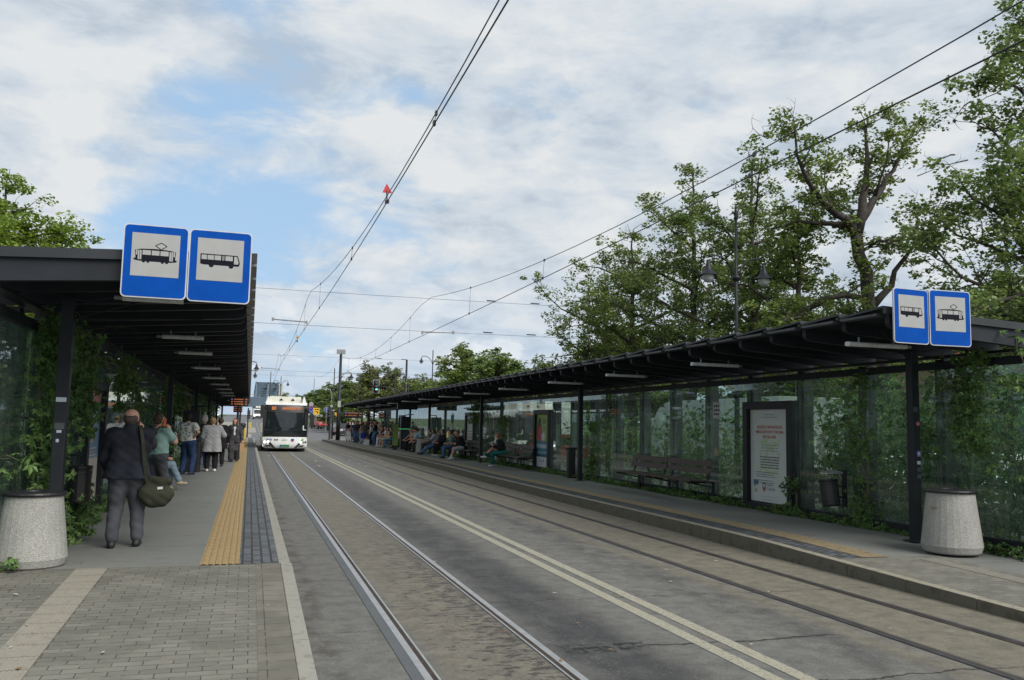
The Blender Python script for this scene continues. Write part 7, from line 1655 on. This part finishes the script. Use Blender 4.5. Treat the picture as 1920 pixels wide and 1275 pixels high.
wk = person('woman with auburn hair walking towards the camera in dark jacket and wide trousers', (-.50, 35.0, .2), R(172), 'stand', 1.66, charcoal, 'jacket', charcoal, 'wide', sh_black, 'long', HR, cell=.014, loose=.022, hem=-.16, headdir=(.35, 1, 0), footR=(.08, .16, .085), footL=(-.09, -.16, .11), handR=(.24, .12, .92), handL=(-.32, .10, .84))
F = Field(.014); mw = wk; F.cone(wk['Pv'] + Vector((0, .105, .14)), wk['Pv'] + Vector((0, .085, .40)), .040, .055, .03); V, Fc = F.mesh(); link('blouse', raw_mesh('blouse', V, Fc, [whitef], None, True), wk['root'])
mb = MB(); mb.hexa([(-.075, -.04, -.34), (.075, -.04, -.34), (-.075, .04, -.34), (.075, .04, -.34), (-.08, -.045, -.06), (.08, -.045, -.06), (-.08, .045, -.06), (.08, .045, -.06)]); mb.tube([(-.05, 0, -.06), (-.03, 0, .0), (.03, 0, .0), (.05, 0, -.06)], .004, 5)
o = mb.build('paper_bag', mat('kraft paper', (.36, .22, .11), .8), bevel=.004); o.location = Matrix.Translation(wk['root'].location) @ Matrix.Rotation(R(172), 4, 'Z') @ (wk['wL'] + Vector((0, .02, -.06))); tag(o, 'brown paper bag carried by the woman walking towards the camera', 'bag')

# --- right platform, seated (they face the street, towards -X)
FC = R(90)
def seated(x, y, label, **k):
    k.setdefault('cell', .016); k.setdefault('handR', (.10, .34, .70)); k.setdefault('handL', (-.10, .34, .70)); return person(label, (x, y, .2), FC + k.pop('turn', 0), 'sit', k.pop('H', 1.70), **k)
a = seated(9.40, 32.4, 'woman with reddish blond hair in black hoodie and green trousers, legs crossed, reading', top=blackf, topkind='long', bottom=green, shoes=sh_white, hair='wavy', hairm=HLB, lean=.28, headdir=(0, 1, -.35), footR=(.05, .72, .42), footL=(-.06, .44, .085), cell=.015, handR=(.06, .36, .82), handL=(-.10, .38, .82), loose=.026)
F = Field(.012); F.cone((-.07, .42, .90), (.07, .42, .93), .045, .04, .02); F.cone((-.02, .38, .86), (.05, .46, .86), .04, k=.02); fmesh_thing('plush_pouch', 'small black and white pouch held by the woman in green trousers', 'pouch', F, mat('white black print', (.5, .5, .5), .7, col2=(.03, .03, .03), scale=22), a)
seated(9.35, 38.6, 'man in a black hooded top and light grey shorts, bent forward with crossed arms', top=blackf, topkind='long', bottom=greyl, botkind='skirt', shoes=sh_white, sock=whitef, hair='short', hairm=HLB, lean=.42, headdir=(0, 1, -.5), H=1.8, loose=.032, footR=(.06, .50, .085), footL=(-.14, .62, .09), cell=.015)
seated(9.38, 39.5, 'person in a black short sleeved shirt leaning beside the man in the hooded top', top=blackf, topkind='short', bottom=blackf, shoes=sh_black, hair='short', hairm=HB, lean=.25, headdir=(.1, 1, -.25), handL=(-.05, .3, 1.0))
seated(9.38, 43.2, 'smiling woman in black with a wine red bag on her lap', top=blackf, topkind='long', bottom=blackf, shoes=sh_white, hair='bun', hairm=HD, lean=.05, turn=R(25), headdir=(.4, 1, 0), H=1.68)
F = Field(.014); F.cone((-.06, .30, .62), (.08, .32, .60), .09, .08, .04)
b2 = seated(9.30, 44.9, 'woman with long dark hair in grey top and blue jeans, reclining with outstretched legs', top=greyl, topkind='long', bottom=blueb, shoes=sh_black, hair='wavy', hairm=HD, lean=.02, headdir=(-.1, 1, -.35), footR=(.08, .78, .085), footL=(-.10, .74, .085), handR=(.05, .42, .86), handL=(-.06, .42, .86))
o = fmesh_thing('handbag', 'wine red bag on the lap of the smiling seated woman', 'bag', Field(.014).cone((.55, .10, .66), (.70, .12, .62), .09, .08, .04), redf, b2); o.location = (9.05, 43.3, .86)
seated(9.36, 49.0, 'man in a light blue shirt sitting bent forward with elbows on his knees', top=skyf, topkind='short', bottom=charcoal, shoes=sh_black, hair='short', hairm=HD, lean=.38, headdir=(0, 1, -.4), H=1.8, handR=(.08, .56, .56), handL=(-.08, .56, .56), footR=(.12, .34, .085), footL=(-.12, .42, .085))
seated(9.38, 50.1, 'man in a cream shirt sitting beside the man in light blue', top=cream, topkind='short', bottom=blackf, shoes=sh_black, hair='short', hairm=HD, lean=.30, headdir=(0, 1, -.3), H=1.76)
seated(9.34, 51.2, 'person in a pinkish top and black trousers stretching an arm to the knee', top=beige, topkind='none', bottom=blackf, botkind='wide', shoes=sh_tan, hair='short', hairm=HLB, lean=.30, handR=(.10, .62, .62), handL=(-.1, .45, .62), footR=(.1, .60, .085), footL=(-.1, .50, .085))
# --- the crowd at the far end: seated then standing
seated(9.0, 58.4, 'woman with long black hair in brown top and cream skirt on the far bench', top=beige, topkind='none', bottom=cream, botkind='skirt', shoes=sh_tan, hair='long', hairm=HD, lean=.10, cell=.02)
seated(9.0, 59.3, 'man in a pale blue shirt and cream shorts on the far bench', top=whitef, topkind='none', bottom=cream, botkind='skirt', shoes=sh_white, hair='short', hairm=HB, lean=.15, H=1.8, cell=.02, handR=(.1, .55, .75))
seated(8.95, 60.4, 'blond woman in black sitting on the far bench, knees bent', top=blackf, topkind='short', bottom=whitef, shoes=sh_white, hair='fluffy', hairm=HBl, lean=.30, cell=.02)
cr = [(8.55, 62.0, 1.78, blackf, 'short', blueb, 'trousers', sh_black, 'short', HD, 110, 'man in black shirt and blue jeans raising his hands to his face'),
      (8.9, 63.6, 1.70, greyl, 'short', charcoal, 'trousers', sh_black, 'short', HD, 80, 'person in light grey shirt standing beside the man in black shirt'),
      (8.75, 65.2, 1.66, whitef, 'long', blackf, 'trousers', sh_black, 'long', HD, 60, 'woman in white and black half hidden in the crowd'),
      (8.45, 66.6, 1.72, olivef, 'short', olivef, 'shorts', sh_white, 'short', HLB, 200, 'man in khaki shirt and shorts with white shoes'),
      (9.1, 68.0, 1.70, blackf, 'short', charcoal, 'trousers', sh_black, 'bun', HB, 150, 'person in black shirt behind the man in khaki'),
      (8.6, 69.4, 1.68, blackf, 'none', greyl, 'wide', sh_black, 'long', HB, 30, 'woman in black top and wide pale trousers'),
      (8.25, 70.8, 1.74, charcoal, 'short', blueb, 'wide', sh_black, 'short', HD, 190, 'man in charcoal shirt and loose blue jeans'),
      (9.0, 72.0, 1.66, tealf, 'short', blackf, 'trousers', sh_white, 'long', HBl, 340, 'blond woman in teal top deep in the crowd'),
      (8.35, 73.4, 1.72, navy, 'none', navy, 'shorts', sh_navy, 'bun', HB, 170, 'woman in a dark blue dress with bare legs'),
      (8.85, 74.6, 1.78, blackf, 'long', charcoal, 'trousers', sh_black, 'short', HD, 200, 'tall man in black sweater in the crowd'),
      (8.2, 76.2, 1.72, blackf, 'none', whitef, 'longskirt', sh_black, 'long', HB, 175, 'woman in black top and long white skirt facing the camera'),
      (8.7, 78.5, 1.70, greyl, 'short', blackf, 'trousers', sh_black, 'short', HB, 150, 'person in grey shirt behind the woman in the white skirt'),
      (9.0, 66.2, 1.64, redf, 'short', blackf, 'trousers', sh_white, 'long', HD, 20, 'woman in wine red shirt half hidden in the crowd'),
      (7.9, 83.0, 1.66, yellowf, 'short', blackf, 'shorts', sh_tan, 'long', HD, 60, 'woman in orange yellow top and black shorts at the end of the platform'),
      (8.1, 84.4, 1.74, charcoal, 'short', charcoal, 'trousers', sh_black, 'short', HD, 240, 'person in dark clothes just left of the woman in orange yellow')]
cr += [(9.15, 62.6, 1.72, navy, 'short', charcoal, 'trousers', sh_black, 'short', HB, 70, 'man in navy shirt between the raised-hands man and the far bench'), (8.95, 64.6, 1.66, beige, 'none', blueb, 'trousers', sh_white, 'bun', HBl, 100, 'blond woman in beige top and blue jeans in the crowd'),
      (9.2, 67.2, 1.75, charcoal, 'long', blackf, 'trousers', sh_black, 'short', HD, 95, 'man in charcoal sweater against the glass behind the crowd'), (8.7, 68.4, 1.60, whitef, 'short', blackf, 'skirt', sh_white, 'long', HB, 130, 'young woman in white shirt and short black skirt in the crowd'),
      (9.2, 70.2, 1.70, tealf, 'short', navy, 'trousers', sh_black, 'bob', HD, 60, 'woman with bobbed dark hair in teal shirt and navy trousers'), (8.8, 71.4, 1.80, blackf, 'short', olivef, 'shorts', sh_white, 'short', HD, 210, 'tall man in black shirt and khaki shorts in the crowd'),
      (9.25, 73.4, 1.68, redf, 'long', greyl, 'trousers', sh_black, 'long', HBl, 80, 'blond woman in wine red sweater against the glass'), (8.6, 74.1, 1.64, greyl, 'none', blackf, 'longskirt', sh_black, 'long', HD, 160, 'woman in grey top and long black skirt in the crowd'),
      (9.1, 76.4, 1.76, skyf, 'short', charcoal, 'trousers', sh_black, 'short', HLB, 120, 'man in light blue shirt near the far end of the crowd'), (8.6, 77.4, 1.70, blackf, 'short', blueb, 'trousers', sh_white, 'bun', HB, 190, 'woman in black shirt and blue jeans with a bun near the crowd end')]
for x_, y_, tp_, tk_, bt_, bk_, hr_, hm_, lb_ in ((9.05, 57.5, charcoal, 'short', blueb, 'trousers', 'short', HB, 'man in charcoal shirt and jeans on the near end of the far bench'), (9.05, 61.3, navy, 'long', greyjean, 'trousers', 'bob', HLB, 'person in navy sweater on the far end of the far bench'),
        (9.3, 45.9, olivef, 'short', charcoal, 'trousers', 'short', HD, 'man in khaki shirt leaning back behind the reclining woman'), (9.3, 54.6, blackf, 'short', charcoal, 'trousers', 'long', HD, 'person in black sitting just beyond the lime banner'), (9.3, 55.7, whitef, 'short', blackf, 'trousers', 'short', HG, 'grey haired person in white shirt sitting beyond the lime banner'), (9.3, 40.6, tealf, 'short', blueb, 'trousers', 'bun', HB, 'woman in teal shirt sitting beyond the person leaning on the hooded man')):
    seated(x_, y_, lb_, top=tp_, topkind=tk_, bottom=bt_, botkind=bk_, shoes=sh_black, hair=hr_, hairm=hm_, lean=.12 + .1 * (int(y_) % 3), cell=.019)
bench(9.42, 53.9, 56.4, .2, 1, 'slatted bench with two people just beyond the lime banner')
for x, y, H_, tp, tk, bt, bk, shm, hr_, hm_, rz_, lb in cr:
    kw = dict(handR=(.08, .2, 1.45), handL=(-.06, .2, 1.42), poleR=(1, 0, -.6), poleL=(-1, 0, -.6)) if 'face' in lb and 'hands' in lb else dict(handR=(.12, .28, 1.12), handL=(-.12, .28, 1.10)) if int(y * 10) % 2 else {}
    person(lb, (x, y, .2), R(rz_), 'stand', H_, tp, tk, bt, bk, shm, hr_, hm_, cell=.021, skin='skin' if int(y) % 2 else 'skin_tan', **kw)
for (x, y, mt_, lb, nm) in ((8.25, 66.4, fabric('bright blue bag', (.02, .04, .30), .2), 'bright blue bag held low by the man in khaki', 'tote_bag'), (8.15, 63.2, whitef, 'white bag standing on the ground near the man in black shirt', 'tote_bag'), (8.2, 76.0, beige, 'beige pouch worn by the woman in the long white skirt', 'pouch')):
    mb = MB(); z = {'tote_bag': .2 if mt_ is whitef else .62, 'pouch': 1.12}[nm]; sc_ = .5 if nm == 'pouch' else 1
    yy = y - .18 if nm == 'pouch' else y
    mb.hexa([(-.16 * sc_, -.06, 0), (.16 * sc_, -.06, 0), (-.16 * sc_, .06, 0), (.16 * sc_, .06, 0), (-.18 * sc_, -.05, .40 * sc_), (.18 * sc_, -.05, .40 * sc_), (-.18 * sc_, .05, .40 * sc_), (.18 * sc_, .05, .40 * sc_)])
    if nm == 'tote_bag': mb.tube([(-.09, 0, .39), (-.06, 0, .55), (.06, 0, .55), (.09, 0, .39)], .01, 5)
    o = mb.build(nm, mt_, bevel=.02); o.location = (x, yy, z); tag(o, lb, 'bag')
